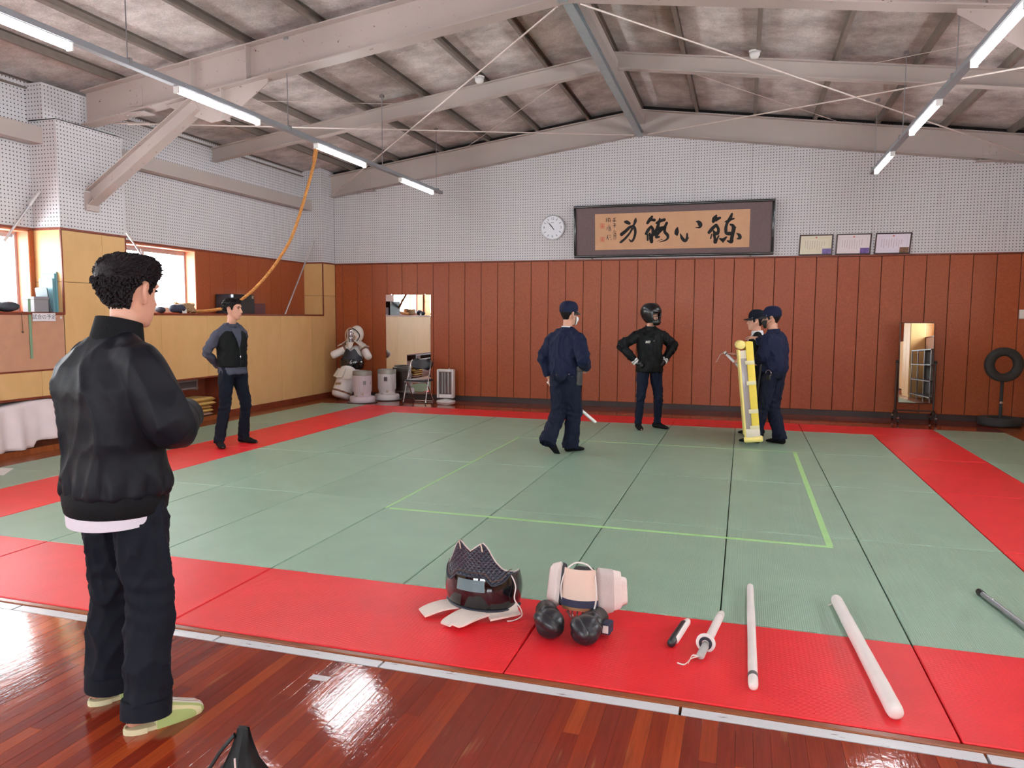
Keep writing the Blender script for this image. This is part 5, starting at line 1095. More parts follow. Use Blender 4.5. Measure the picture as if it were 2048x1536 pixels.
# --- green tape square on the mats
M_TAPE = mat('green_tape', (164, 212, 142), 0.45, var=0.06)
for nm, q in (('near green tape line of the taped square, toward the red strip', (2.77, 6.175, 5.53, 5.57)), ('far green tape line of the taped square, by the standing men', (2.95, 6.20, 9.425, 9.445)), ('green tape line of the square on the kerosene stove side', (2.725, 2.745, 5.55, 9.45)), ('green tape line of the square on the standing mirror side', (6.135, 6.18, 5.57, 9.45))):
    solo('floor_tape', MB().add(box(q[0], q[1], q[2], q[3], -0.0005, 0.0016)), M_TAPE, nm, 'tape', group='green tape square')
# ================================================================ left wall ledge and cupboards
rope = thing('climbing_rope', 'thick orange twisted rope slung from the roof beam down to the ledge', 'rope', (-2.4, 9.6, ZLEDGE))
m_rope = mat('rope_orange', (188, 128, 66), 0.8, var=0.15, scale=40)
path = spline([(-0.775, 10.30, 4.27), (-0.80, 10.343, 4.16), (-0.95, 10.551, 4.02), (-1.15, 10.535, 3.40), (-1.40, 10.58, 2.868), (-1.65, 10.595, 2.518), (-1.90, 10.538, 2.198), (-2.15, 10.415, 1.913), (-2.33, 10.207, 1.733), (-2.40, 9.934, 1.667), (-2.42, 9.55, 1.640), (-2.45, 9.2, 1.64)], 14)
path[0:14] = spline([(-0.775, 10.30, 4.27), (-0.81, 10.34, 4.12), (-0.95, 10.50, 3.95)], 7)[:14]
def strands(path, r, rs, pitch, n=3):
    L_ = 0; S = [0]
    for a, b in zip(path[:-1], path[1:]): L_ += (b-a).length; S.append(L_)
    outs = []
    for k in range(n):
        pts = []; px = None
        for i, p in enumerate(path):
            d = (path[min(i+1, len(path)-1)]-path[max(i-1, 0)]).normalized()
            if px is None: x, y = frame_of(d)
            else: x = (px-d*px.dot(d)).normalized(); y = d.cross(x)
            px = x; a = 2*PI*(S[i]/pitch+k/n); pts.append(p+(x*math.cos(a)+y*math.sin(a))*r)
        outs.append(tube(pts, rs, 7))
    return outs
def resample(path, step):
    out = [path[0]]; acc = 0
    for a, b in zip(path[:-1], path[1:]):
        l = (b-a).length; t = step-acc
        while t < l: out.append(a+(b-a)*(t/l)); t += step
        acc = (acc+l) % step
    return out
rp = resample(path, 0.022)
for s_ in strands(rp, 0.0125, 0.0145, 0.13): part(rope, 'strand', MB().add(s_), m_rope, 60)
coil = []
for k in range(70):
    a = k*0.42; r_ = 0.13+0.03*math.sin(k*0.9); coil.append(Vector((-2.46+0.09*math.cos(a)*1.2, 9.32+r_*math.sin(a)*1.3, ZLEDGE+0.028+0.0016*k+0.012*math.sin(k*1.3))))
for s_ in strands(resample(coil, 0.03), 0.0125, 0.0135, 0.13): part(rope, 'strand', MB().add(s_), mat('rope_tan', (172, 140, 104), 0.85, var=0.15, scale=40), 60)
tv = thing('audio_cabinet', 'black cabinet with glossy front standing on the left wall ledge', 'cabinet', (-2.44, 10.53, ZLEDGE))
part(tv, 'body', MB().add(cbox(-2.62, -2.28, 10.245, 10.77, ZLEDGE, 1.925, 0.004)), mat('cabinet_black', (20, 22, 24), 0.45))
part(tv, 'glass_door', MB().add(cbox(-2.615, -2.285, 10.235, 10.243, ZLEDGE+0.006, 1.92, 0.002)), mat('smoked_glass', (70, 74, 84), 0.06, 0.6))
part(tv, 'maker_plate', MB().add(box(-2.2795, -2.278, 10.70, 10.75, 1.86, 1.91)), mat('plate_tan', (170, 150, 130), 0.5))
solo('storage_box', MB().add(cbox(-2.58, -2.30, 10.80, 11.10, ZLEDGE, 1.785, 0.004)), mat('box_maroon', (92, 52, 54), 0.6), 'low maroon box beside the black cabinet on the ledge', 'box')
def lean_pole(lab, P, Q, r=0.011, name='window_pole'):
    P, Q = Vector(P), Vector(Q); d = Q-P; t = thing(name, lab, 'pole', P)
    part(t, 'shaft', MB().add(cyl(P, P+d*0.72, r*0.85, n=10)), mat('pole_alu', (186, 184, 186), 0.35, 0.6), 60)
    part(t, 'grip', MB().add(cyl(P+d*0.70, P+d*0.985, r*1.3, n=10)), mat('pole_pale', (204, 200, 200), 0.4, 0.2), 60)
    part(t, 'tip', MB().add(tube([P+d*0.985, Q], [r*1.3, r*0.5], 10)), M_WHITE)
lean_pole('long pale metal pole leaning from the ledge against the corner column', (-2.45, 11.892, ZLEDGE), (-2.40, 12.835, 3.04), 0.016)
lean_pole('pale metal pole leaning high beside the first window, near the picture corner', (-2.62, 6.63, 2.42), (-2.50, 7.02, 3.04), 0.016)
lean_pole('thin pale pole slanting across the second window top', (-2.62, 8.75, 2.37), (-2.47, 8.28, 2.70), 0.012)
# lumps of gear on the ledge
def lump(lab, c, r, m_, seed, cat, name):
    rr = random.Random(seed); mb = MB()
    for k in range(4): mb.add(ball((c[0]+rr.uniform(-0.3, 0.3)*r[0], c[1]+rr.uniform(-0.5, 0.5)*r[1], c[2]+r[2]*0.8+rr.uniform(-0.1, 0.1)*r[2]), r[0]*rr.uniform(0.6, 0.8), r[1]*rr.uniform(0.5, 0.7), r[2]*0.75, 12, 8))
    v, f = remeshed(mb, 0.012, 4); zmin = v[:, 2].min(); v[:, 2] += c[2]-zmin; m2 = MB(); m2.add((v, f)); return solo(name, m2, m_, lab, cat, 'all')
M_DCLOTH = mat('dark_gear', (40, 42, 56), 0.7, var=0.2, scale=20)
lump('dark padded glove lying on the ledge nearest the second window', (-2.38, 8.76, ZLEDGE), (0.10, 0.09, 0.065), M_DCLOTH, 1, 'glove', 'arm_pad')
lump('larger dark padded glove on the ledge beside the coiled rope', (-2.34, 9.02, ZLEDGE), (0.10, 0.13, 0.085), mat('dark_gear_blue', (44, 50, 70), 0.65, var=0.2, scale=18), 2, 'glove', 'arm_pad')
lump('dark rolled pad hanging over the ledge edge in the first bay', (-2.32, 6.38, ZLEDGE), (0.10, 0.21, 0.075), mat('dark_gear_grey', (58, 62, 70), 0.7, var=0.2, scale=18), 3, 'pad', 'arm_pad')
solo('paper_card', MB().add(cbox(-2.262, -2.258, 9.05, 9.14, ZLEDGE, ZLEDGE+0.06, 0.001)), M_WHITE, 'small white card standing on the ledge before the dark gloves', 'card')
solo('storage_box', MB().add(cbox(-2.50, -2.32, 6.72, 6.91, ZLEDGE, 1.77, 0.004)).add(cbox(-2.505, -2.315, 6.715, 6.915, 1.755, 1.79, 0.004)), mat('box_grey', (140, 138, 142), 0.6), 'small grey lidded box on the ledge above the paper sign', 'box')
for k, (y0, y1, h, c, lab) in enumerate(((6.965, 6.993, 0.40, (96, 138, 150), 'slim grey-blue file standing on the ledge, next to the leaning folder'), (6.994, 7.016, 0.46, (70, 140, 156), 'teal file standing on the ledge between two other files'), (7.017, 7.038, 0.48, (110, 160, 176), 'tallest pale blue file on the ledge against the column'))):
    solo('binder_file', MB().add(cbox(-2.52, -2.31, y0, y1, ZLEDGE, ZLEDGE+h, 0.003)), mat('file_%d' % k, c, 0.35), lab, 'file', group='files on the ledge')
fo = MB().add(prism([(6.925, ZLEDGE), (6.962, ZLEDGE), (6.94, ZLEDGE+0.05), (6.90, ZLEDGE+0.29), (6.89, ZLEDGE+0.28)], 'x', -2.50, -2.32)); solo('leaning_folder', fo, mat('folder_dark', (74, 84, 92), 0.4), 'dark folder slumped on the ledge beside the files', 'folder')
# paper sign on the pin board
sgn = thing('paper_sign', 'white paper sign with Japanese lettering taped below the ledge', 'sign', (XF+0.013, 6.75, 1.50))
part(sgn, 'sheet', MB().add(box(XF+0.013, XF+0.015, 6.605, 6.905, 1.507, 1.600)), mat('sign_paper', (222, 218, 220), 0.7))
tm = text_mb('\u8a66\u5408\u306e\u4e88\u5b9a', 0.062, extrude=0.0003); part(sgn, 'lettering', onto(tm, (XF+0.0156, 6.755, 1.553), (0, 1, 0), (0, 0, 1)), mat('sign_ink', (74, 78, 100), 0.7))
solo('hanging_strip', MB().add(box(XF+0.006, XF+0.011, 6.560, 6.592, 1.08, 1.76)), mat('strip_green', (120, 150, 120), 0.6), 'narrow green strip hanging down the pin board', 'strip')
st = thing('pull_string', 'thin cord hanging from the ledge over the pin board', 'cord', (XF+0.012, 6.47, 1.36)); part(st, 'string', MB().add(cyl((XF+0.014, 6.47, 1.60), (XF+0.014, 6.475, 1.40), 0.003, n=6)), M_STITCH); part(st, 'knob', MB().add(ball((XF+0.014, 6.475, 1.385), 0.012, n=8, m=6)), M_STITCH)
solo('wall_hook', MB().add(lathe([(0.012, 0), (0.014, 0.006), (0.004, 0.01)], 10)).xf(Matrix(((0, 0, 1, XF+0.001), (1, 0, 0, 6.985), (0, 1, 0, 1.548), (0, 0, 0, 1)))), M_WHITE, 'small white round hook beside the paper sign', 'hook')
# white dust sheet in the low opening
rows = []
for i in range(17):
    t = i/16; r = []
    for j in range(61):
        y = 4.6+2.36*j/60; fold = 0.035*math.sin(y*13+math.sin(y*5)*1.5)+0.02*math.sin(y*29)
        if i < 4: x_ = -2.58+0.34*(t/0.19); z = 0.565-0.02*t+0.03*math.sin(y*4)
        else: x_ = -2.235+0.035*t+fold*t; z = 0.565-0.50*(t-0.19)/0.81*(1.0 if y < 6.55 else 0.86)
        r.append((x_, y, z))
    rows.append(r)
solo('dust_sheet', MB().add(sheet(rows, 0.006)), mat('sheet_white', (222, 206, 206), 0.85, var=0.05, scale=5), 'white cloth sheet draped in the low opening under the pin board', 'sheet', 'all')
# cushions in the low opening
rr = random.Random(4); zc = 0.056
for k, (h, c) in enumerate(((0.055, (150, 112, 96)), (0.06, (196, 156, 84)), (0.055, (166, 120, 60)), (0.06, (200, 160, 88)), (0.075, (186, 146, 82)))):
    y0 = 9.02+rr.uniform(-0.05, 0.05)
    mb = MB().add(pad((-2.60, y0, zc+h/2), (-2.20+rr.uniform(-0.03, 0.03), y0, zc+h/2), (-2.20, y0+0.62, zc+h/2), (-2.60, y0+0.62, zc+h/2), h, None))
    solo('floor_cushion', mb, mat('cushion_%d' % k, c, 0.85, var=0.12, scale=12), ('brownish floor cushion at the bottom of the stack', 'yellow floor cushion second from the bottom of the stack', 'brown floor cushion in the middle of the stack', 'yellow floor cushion second from the top of the stack', 'plump tan floor cushion on top of the stack')[k], 'cushion', 'all', group='floor cushions in the low cupboard'); zc += h*0.93
rk = thing('metal_rack', 'small grey metal rack in the low cupboard above the cushions', 'rack', (-2.4, 9.1, 0.46))
for z in (0.49, 0.60): part(rk, 'rail', MB().add(box(-2.30, -2.28, 8.30, 9.36, z, z+0.022)), M_GREYM)
for y in (8.32, 9.32): part(rk, 'bracket', MB().add(box(-2.60, -2.28, y, y+0.03, 0.47, 0.634)), M_GREYM)
solo('paper_sheet', MB().add(prism([(-1.95, 5.45), (-1.40, 5.50), (-1.62, 5.79), (-2.0, 5.72)], 'z', 0.0006, 0.0022)), M_WHITE, 'white sheet of paper lying on the green mat near the dust sheet', 'paper')
# detectors on the roof
for x_, y_, lab in ((1.96, 10.02, 'white smoke detector under the roof, left of the ridge'), (5.555, 10.02, 'white smoke detector under the roof, right of the ridge')):
    z = roof(x_)-0.01; t = thing('smoke_detector', lab, 'detector', (x_, y_, z-0.07), 'smoke detectors'); part(t, 'dome', MB().add(lathe([(0.02, -0.075), (0.045, -0.065), (0.062, -0.035), (0.062, -0.01), (0.05, 0.0)], 18, (x_, y_, z))), M_IV, 50); part(t, 'base', MB().add(lathe([(0.07, 0.0), (0.07, 0.02)], 18, (x_, y_, z))), M_IV)
solo('wall_switch', MB().add(cbox(9.545, 9.68, YB-0.04, YB-0.002, 1.60, 1.74, 0.005)), M_WHITE, 'white switch box on the panelled wall at the right edge', 'switch')
# dark shelf rack along the right wall, seen in the standing mirror
lk = thing('tall_locker', 'tall cream locker by the right wall, seen in the standing mirror', 'locker', (9.58, 3.1, FLOORZ))
part(lk, 'body', MB().add(cbox(9.40, 9.745, 2.50, 3.62, FLOORZ, 2.15, 0.005)), M_CREAM)
for y in (2.52, 3.07): part(lk, 'door', MB().add(cbox(9.385, 9.40, y, y+0.535, 0.06, 2.12, 0.003)), M_CREAM)
rk = thing('shelf_rack', 'dark metal shelf rack by the right wall, seen in the standing mirror', 'rack', (9.58, 5.2, FLOORZ))
for y in (3.85, 4.75, 5.65, 6.5):
    for x_ in (9.42, 9.72): part(rk, 'upright', MB().add(box(x_-0.012, x_+0.012, y-0.012, y+0.012, FLOORZ, 1.25)), M_GREYM)
for z in (0.10, 0.48, 0.86, 1.22): part(rk, 'shelf', MB().add(box(9.40, 9.74, 3.84, 6.52, z, z+0.025)), mat('shelf_brown', (70, 56, 50), 0.5))
part(rk, 'back_panel', MB().add(box(9.735, 9.745, 3.84, 6.52, 0.02, 1.22)), mat('rack_dark', (40, 32, 30), 0.8))
# ================================================================ people
def V3(p): return Vector(p)
def loft(secs, n=28):
    """closed loft through superellipse sections (centre, half-x vector, half-y vector, power)"""
    v = []; f = []; m = len(secs)
    for c, ax, ay, p in secs:
        c, ax, ay = V3(c), V3(ax), V3(ay)
        for k in range(n):
            t = 2*PI*k/n; ct, st_ = math.cos(t), math.sin(t); e = 2.0/p
            v.append(c+ax*(abs(ct)**e*(1 if ct >= 0 else -1))+ay*(abs(st_)**e*(1 if st_ >= 0 else -1)))
    for i in range(m-1):
        for k in range(n): k2 = (k+1) % n; f.append((i*n+k, i*n+k2, (i+1)*n+k2, (i+1)*n+k))
    f.append(tuple(range(n-1, -1, -1))); f.append(tuple((m-1)*n+k for k in range(n)))
    return v, f
def rotz(p, a): c, s = math.cos(a), math.sin(a); return Vector((p[0]*c-p[1]*s, p[0]*s+p[1]*c, p[2]))
def limb(pts, rad, n=16, sub=5):
    """tapered round limb along a smoothed path, closed ends"""
    P = [V3(p) for p in pts]; R_ = list(rad); Q = spline([(*p,) for p in P], sub); rr = spline([(r, 0, 0) for r in R_], sub)
    return tube(Q, [max(0.004, r.x) for r in rr], n)
HEADS = [(0.000, .024, .074, .022), (0.012, .036, .084, .004), (0.03, .048, .090, -.022), (0.05, .056, .092, -.045), (0.08, .064, .091, -.068), (0.11, .069, .089, -.088), (0.14, .073, .089, -.099), (0.165, .0755, .091, -.103), (0.19, .0735, .085, -.098), (0.212, .062, .067, -.080), (0.228, .040, .040, -.050), (0.236, .012, .010, -.018)]
def head_pt(th, z, off=0.0):
    """point on the head surface: th=0 front (+y), pi/2 right (+x)"""
    zs = [q[0] for q in HEADS]; hw = np.interp(z, zs, [q[1] for q in HEADS])+off; fr = np.interp(z, zs, [q[2] for q in HEADS])+off; bk_ = np.interp(z, zs, [q[3] for q in HEADS])-off
    cy, hd = (fr+bk_)/2, (fr-bk_)/2; s_, c_ = math.sin(th), math.cos(th); e = 0.88
    return Vector((hw*abs(s_)**e*(1 if s_ >= 0 else -1), cy+hd*abs(c_)**e*(1 if c_ >= 0 else -1), z))
def head_mb():
    mb = MB().add(loft([((0, (q[2]+q[3])/2, q[0]), (q[1], 0, 0), (0, (q[2]-q[3])/2, 0), 2.25) for q in HEADS], 32))
    mb.add(tube([(0, 0.086, 0.132), (0, 0.100, 0.105), (0, 0.110, 0.083), (0, 0.098, 0.074)], [0.008, 0.011, 0.014, 0.010], 10))   # nose
    for s_ in (-1, 1):
        mb.add(ball((s_*0.011, 0.098, 0.078), 0.008, 0.010, 0.007, 8, 6))
        # ear: rim and lobe
        mb.add(tube([(s_*0.070, 0.008, 0.078), (s_*0.082, -0.004, 0.092), (s_*0.092, -0.020, 0.118), (s_*0.092, -0.017, 0.138), (s_*0.081, 0.003, 0.146), (s_*0.072, 0.014, 0.128)], [0.009, 0.008, 0.0075, 0.0075, 0.007, 0.006], 8))
        mb.add(ball((s_*0.073, 0.000, 0.112), 0.008, 0.012, 0.024, 10, 8))
    mb.add(tube([(-0.024, 0.086, 0.050), (-0.010, 0.0955, 0.053), (0.010, 0.0955, 0.053), (0.024, 0.086, 0.050)], [0.004, 0.007, 0.007, 0.004], 8))
    mb.add(tube([(-0.02, 0.087, 0.043), (0, 0.095, 0.041), (0.02, 0.087, 0.043)], [0.004, 0.0075, 0.004], 8))
    mb.add(tube([(-0.05, 0.078, 0.146), (-0.025, 0.090, 0.149), (0, 0.089, 0.146), (0.025, 0.090, 0.149), (0.05, 0.078, 0.146)], 0.008, 8))    # brow
    mb.add(ball((0, 0.074, 0.014), 0.022, 0.018, 0.014, 12, 8))
    return mb
def hand_mb(wr, fwd, up, side, curl=0.5, spread=0.02):
    """palm, four fingers and a thumb; fwd: wrist to knuckles, up: back of the hand, side=+1 thumb towards fwd x up"""
    w_, f_, u_ = V3(wr), V3(fwd).normalized(), V3(up); u_ = (u_-f_*u_.dot(f_)).normalized(); s_ = f_.cross(u_)*side
    mb = MB().add(loft([(w_+f_*t, s_*a, u_*b, 2.4) for t, a, b in ((-0.02, .024, .020), (0.0, .027, .019), (0.03, .036, .016), (0.065, .041, .014), (0.085, .040, .012), (0.092, .034, .009))], 16))
    for k, (o, ln) in enumerate(((0.030, 0.070), (0.010, 0.078), (-0.011, 0.073), (-0.030, 0.056))):
        b0 = w_+f_*0.082+s_*o; d = (f_+s_*(o*spread*10)).normalized(); pts = [b0-d*0.012]; a = 0; p = b0
        for seg, fr in enumerate((0.45, 0.32, 0.23)):
            pts.append(p.copy()); a += curl*(0.75, 1.0, 0.8)[seg]; q = d*math.cos(a)-u_*math.sin(a); p = p+q*ln*fr
        pts.append(p); mb.add(tube(pts, [0.009, 0.0092, 0.0086, 0.008, 0.0062], 8))
    b0 = w_+f_*0.022+s_*0.026-u_*0.006; d1 = (f_*0.75+s_*0.75-u_*0.25).normalized(); d2 = (f_*1.0+s_*0.15-u_*(0.3+curl*0.5)).normalized()
    mb.add(tube([b0-d1*0.012, b0+d1*0.02, b0+d1*0.042, b0+d1*0.042+d2*0.03, b0+d1*0.042+d2*0.048], [0.014, 0.0135, 0.0105, 0.0095, 0.007], 8))
    return mb
def fold_noise(v, nrm, amp, fr, seed):
    """cloth folds: displace along normals by anisotropic ridged noise"""
    out = v.copy()
    for i in range(len(v)):
        p = Vector((v[i][0]*fr[0]+seed, v[i][1]*fr[1], v[i][2]*fr[2])); a = noise.noise(p); b = noise.noise(p*2.1+Vector((7, 3, 1)))
        r1 = (1-abs(a))**5; r2 = (1-abs(b))**4; out[i] = v[i]+nrm[i]*amp*(1.5*r1+0.8*r2-1.0)
    return out
def normals(v, f):
    n = np.zeros_like(v); F = np.array([q for q in f if len(q) == 4] or [[0, 0, 0, 0]])
    c = np.cross(v[F[:, 2]]-v[F[:, 0]], v[F[:, 3]]-v[F[:, 1]])
    for k in range(4): np.add.at(n, F[:, k], c)
    T = [q for q in f if len(q) == 3]
    if T:
        T = np.array(T); c = np.cross(v[T[:, 1]]-v[T[:, 0]], v[T[:, 2]]-v[T[:, 0]])
        for k in range(3): np.add.at(n, T[:, k], c)
    return n/np.maximum(np.linalg.norm(n, axis=1, keepdims=True), 1e-9)
class Person:
    """figure in local axes: x right, y forward, z up; heading in degrees from +Y towards +X"""
    def __init__(s, label, base, heading, H=1.75):
        s.t = thing('person', label, 'person', (base[0], base[1], base[2] if len(base) > 2 else 0.0), None, -math.radians(heading)); s.k = H/1.75; s.seed = len(label)*1.37
    def part(s, name, mb, m, smooth='all', parent=None, label=None):
        o = link(name, mkmesh(name, mb, m, smooth), parent or s.t)
        if label: o['label'] = label
        return o
    def cloth(s, name, mb, m, vox=0.009, amp=0.004, fr=(9, 9, 5), it=6, label=None, post=None):
        v, f = remeshed(mb, vox, it)
        if amp: v = fold_noise(v, normals(v, f), amp, fr, s.seed)
        if post is not None: v = post(v, normals(v, f))
        q = MB(); q.v = [tuple(p) for p in v]; q.f = f; q.m = [0]*len(f); return s.part(name, q, m, 'all', label=label)
    def pose(s, pelvis, chest, yaw_p, yaw_c, neck, head, head_yaw, head_pitch, arms, legs, head_roll=0, hs=1.05):
        s.pelvis, s.chest, s.yp, s.yc = V3(pelvis), V3(chest), -math.radians(yaw_p), -math.radians(yaw_c); s.neck = V3(neck)
        s.hm = Matrix.Translation(V3(head)) @ Matrix.Rotation(-math.radians(head_yaw), 4, 'Z') @ Matrix.Rotation(math.radians(head_pitch), 4, 'X') @ Matrix.Rotation(math.radians(head_roll), 4, 'Y') @ Matrix.Scale(hs, 4); s.arms, s.legs = arms, legs
    def torso(s, secs):
        """secs: (t along pelvis(0)->chest(1), half width, half depth, forward shift, power)"""
        out = []
        for q in secs:
            t = q[0]; tt = min(1.25, max(-0.2, t)); c = s.pelvis*(1-tt)+s.chest*tt; c = c.copy(); c.z = s.pelvis.z+(s.chest.z-s.pelvis.z)*t; y = s.yp+(s.yc-s.yp)*min(1, max(0, t)); c += rotz((0, q[3], 0), y)
            out.append((c, rotz((q[1], 0, 0), y), rotz((0, q[2], 0), y), q[4] if len(q) > 4 else 2.3))
        return loft(out, 32)
    def to_head(s, mb): return mb.xf(s.hm)
    def body(s, skin, hands=True, voxel=0.006):
        mb = MB(); mb.add(s.torso([(-0.2, .08, .06, 0), (-0.1, .12, .08, 0), (0.1, .125, .085, 0), (0.45, .125, .09, 0), (0.8, .14, .09, 0), (0.95, .13, .07, -0.005), (1.06, .07, .05, -0.01)]))
        h = s.to_head(head_mb()); mb.add((h.v, h.f)); nb = s.hm @ Vector((0, -0.012, 0.055)); nf = s.hm @ Vector((0, -0.010, -0.005))
        mb.add(limb([s.neck+Vector((0, 0, -0.07)), s.neck, nf, nb], [0.052, 0.053, 0.054, 0.053], 18))
        for a in s.arms: S_ = s.low(V3(a['s'])); mb.add(limb([S_, S_*0.5+V3(a['e'])*0.5, a['e'], V3(a['e'])*0.5+V3(a['w'])*0.5, a['w']], [0.036, 0.040, 0.036, 0.036, 0.027], 12))
        for l in s.legs: mb.add(limb([l['h'], V3(l['h'])*0.5+V3(l['k'])*0.5, l['k'], V3(l['k'])*0.6+V3(l['a'])*0.4, l['a']], [0.08, 0.07, 0.05, 0.05, 0.034], 12)); mb.add(s.foot_mb(l, 0.88))
        if hands:
            for a in s.arms:
                if a.get('hand', True): q = hand_mb(a['w'], a['f'], a['u'], a.get('side', 1), a.get('curl', 0.5)); mb.add((q.v, q.f))
        v, f = remeshed(mb, voxel, 2); q = MB(); q.v = [tuple(p) for p in v]; q.f = f; q.m = [0]*len(f); return s.part('body', q, skin)
    def foot_mb(s, l, sc=1.0, tall=0.0, length=1.0):
        a = V3(l['a']); y = -math.radians(l.get('toe', 0)); pt = math.radians(l.get('pitch', 0)); secs = []
        for yy, hw, zc, hz in ((-.075, .020, .036, .020), (-.060, .033, .042, .038), (-.02, .036, .050, .050), (.03, .038, .050, .048), (.08, .043, .036, .035), (.13, .046, .026, .025), (.17, .040, .021, .019), (.198, .020, .017, .012)):
            yy *= length
            def R(p):
                # rotate about the ball of the foot when the heel lifts
                dy, dz = p[1]-0.12, p[2]; c, sn = math.cos(pt), math.sin(pt); return rotz((p[0], 0.12+dy*c+dz*sn, -dy*sn+dz*c), y)
            o = Vector((a.x, a.y, l.get('z', 0.0))); secs.append((o+R((0, yy, zc)), rotz((hw*sc, 0, 0), y), (R((0, yy, zc+hz))-R((0, yy, zc)))*sc, 2.3))
        return loft(secs, 16)
    def feet(s, name, m, sc=1.0):
        for l in s.legs:
            mb = MB().add(s.foot_mb(l, sc)); mb.add(limb([V3(l['a'])+Vector((0, 0, -0.01)), V3(l['a'])*0.75+V3(l['k'])*0.25], [0.040, 0.044], 14)); v, f = remeshed(mb, 0.006, 3); q = MB(); q.v = [tuple(p) for p in v]; q.f = f; q.m = [0]*len(f); s.part(name, q, m)
    def trousers(s, m, r=(0.098, 0.088, 0.076, 0.074, 0.078), top=0.22, amp=0.005, vox=0.009, label=None, drop=0.03, hw=0.175, hd=0.125):
        mb = MB().add(s.torso([(-0.20, hw*0.62, hd*0.72, 0, 2.4), (-0.12, hw*0.92, hd*0.98, 0, 2.4), (0.0, hw, hd*1.04, -0.005, 2.4), (0.12, hw*0.95, hd*0.96, 0, 2.3), (top, hw*0.88, hd*0.9, 0, 2.3)]))
        for l in s.legs:
            h, k, a = V3(l['h']), V3(l['k']), V3(l['a']); e = a+(a-k).normalized()*drop
            mb.add(limb([h+Vector((0, 0, 0.03)), h*0.5+k*0.5, k, k*0.5+a*0.5, e], r, 20))
        ks = [V3(l['k']) for l in s.legs]; an = [V3(l['a']) for l in s.legs]
        def post(v, n):
            for k_, a_ in zip(ks, an):
                d = np.linalg.norm(v-np.array(k_), axis=1); w_ = np.exp(-(d/0.11)**2); v = v+n*(w_*0.006*np.sin(v[:, 2]*95+v[:, 0]*30))[:, None]
                d = np.linalg.norm(v-np.array(a_), axis=1); w_ = np.exp(-(d/0.10)**2); v = v+n*(w_*0.006*np.sin(v[:, 2]*80+v[:, 1]*25))[:, None]
            return v
        return s.cloth('trousers', mb, m, vox, amp, (10, 10, 4), 6, label, post)
    def top(s, name, m, secs, sleeve=(0.085, 0.076, 0.066, 0.06, 0.05), amp=0.006, vox=0.009, fr=(8, 8, 4.5), label=None, sleeves=True, cuff=0.0):
        mb = MB().add(s.torso(secs))
        if sleeves:
            for a in s.arms:
                S, E, W_ = V3(a['s']), V3(a['e']), V3(a['w']); W2 = W_+(W_-E).normalized()*cuff
                mb.add(s.arm_mb(S, E, W2, sleeve))
        es = [V3(a['e']) for a in s.arms] if sleeves else []
        def post(v, n):
            for e in es:
                d = np.linalg.norm(v-np.array(e), axis=1); w_ = np.exp(-(d/0.12)**2); v = v+n*(w_*0.007*np.sin(v[:, 2]*70+v[:, 1]*45))[:, None]
            return v
        return s.cloth(name, mb, m, vox, amp, fr, 6, label, post)
    def low(s, S): return S+Vector((-0.012*(1 if rotz(S-s.chest, -s.yc).x > 0 else -1), 0, -0.028))
    def arm_mb(s, S, E, W_, r, n=20):
        S = s.low(S); C_ = s.chest*0.55+S*0.45; C_.z = S.z-0.02
        q = limb([C_, S, S*0.5+E*0.5, E, E*0.5+W_*0.5, W_], (r[0]*0.80, r[0]*0.86, r[1], r[2], r[3], r[4]), n)
        t = limb([s.neck+Vector((0, 0, -0.03)), s.neck*0.45+S*0.55+Vector((0, 0, 0.012)), S+Vector((0, 0, 0.006))], (0.055, 0.052, r[0]*0.72), 14); k = len(q[0])
        return list(q[0])+list(t[0]), list(q[1])+[tuple(i+k for i in f) for f in t[1]]
    def hair(s, m, vol=0.016, front=0.176, side=0.118, nape=0.035, tufts=0, tl=0.035, name='hair', fringe=0.0):
        rows = []; N = 48
        def zl(th):
            a = abs((th+PI) % (2*PI)-PI); return float(np.interp(a, [0, 0.7, 1.05, 1.35, 1.55, 1.9, 2.3, PI], [front, front-0.004, front-0.025, side-0.025, side+0.022, side-0.008, nape+0.02, nape]))
        for i in range(13):
            t = i/12; r = []
            for k in range(N+1):
                th = 2*PI*k/N; z0 = zl(th); z = z0+(0.2358-z0)*(1-(1-t)**1.6); o = 0.003+vol*min(1, t*(1.5 if abs((th+PI) % (2*PI)-PI) > 0.9 else 3.2))
                p = head_pt(th, min(z, 0.2355), o); p.z += vol*0.9*max(0, (t-0.5)*2)
                if i == 12: p = Vector((0, -0.005, 0.236+vol*0.95))
                r.append(p)
            rows.append(r)
        mb = MB().add(sheet(rows, 0.002 if False else 0.0)); rr = random.Random(5)
        mb2 = s.to_head(mb); h = s.part(name, mb2, m, 60)
        if tufts:
            mb = MB()
            for k in range(tufts):
                th = rr.uniform(-PI, PI); z0 = zl(th); z = z0+(0.234-z0)*rr.uniform(0.0, 1.0)**0.8; p = head_pt(th, z, 0.002+vol*min(1, (z-z0)*40)*0.9)
                if z > 0.19: p.z += vol*0.5
                c = Vector((0, -0.008, 0.13)); n_ = (p-c).normalized(); flow = Vector((0.0, 0.75, 0.0)) if z > 0.16 else Vector((0, 0.1, -0.8)); d = (n_*0.55+flow*(1.0 if z > 0.16 else 0.9)+Vector((rr.uniform(-.22, .22), rr.uniform(-.22, .22), rr.uniform(-.1, .15)))).normalized()
                up = min(1.0, max(0.15, (z-z0)*9)); l = tl*rr.uniform(0.6, 1.1)*up
                if th > -0.9 and th < 0.9 and z > 0.165: l *= 1+fringe
                mb.add(tube([p-n_*0.006, p+d*l*0.5, p+(d*0.9+Vector((0, 0.0, -0.25))).normalized()*l], [0.0055, 0.004, 0.0008], 4))
            s.part('hair_tufts', s.to_head(mb), m, 60)['kind'] = 'stuff'
        return h
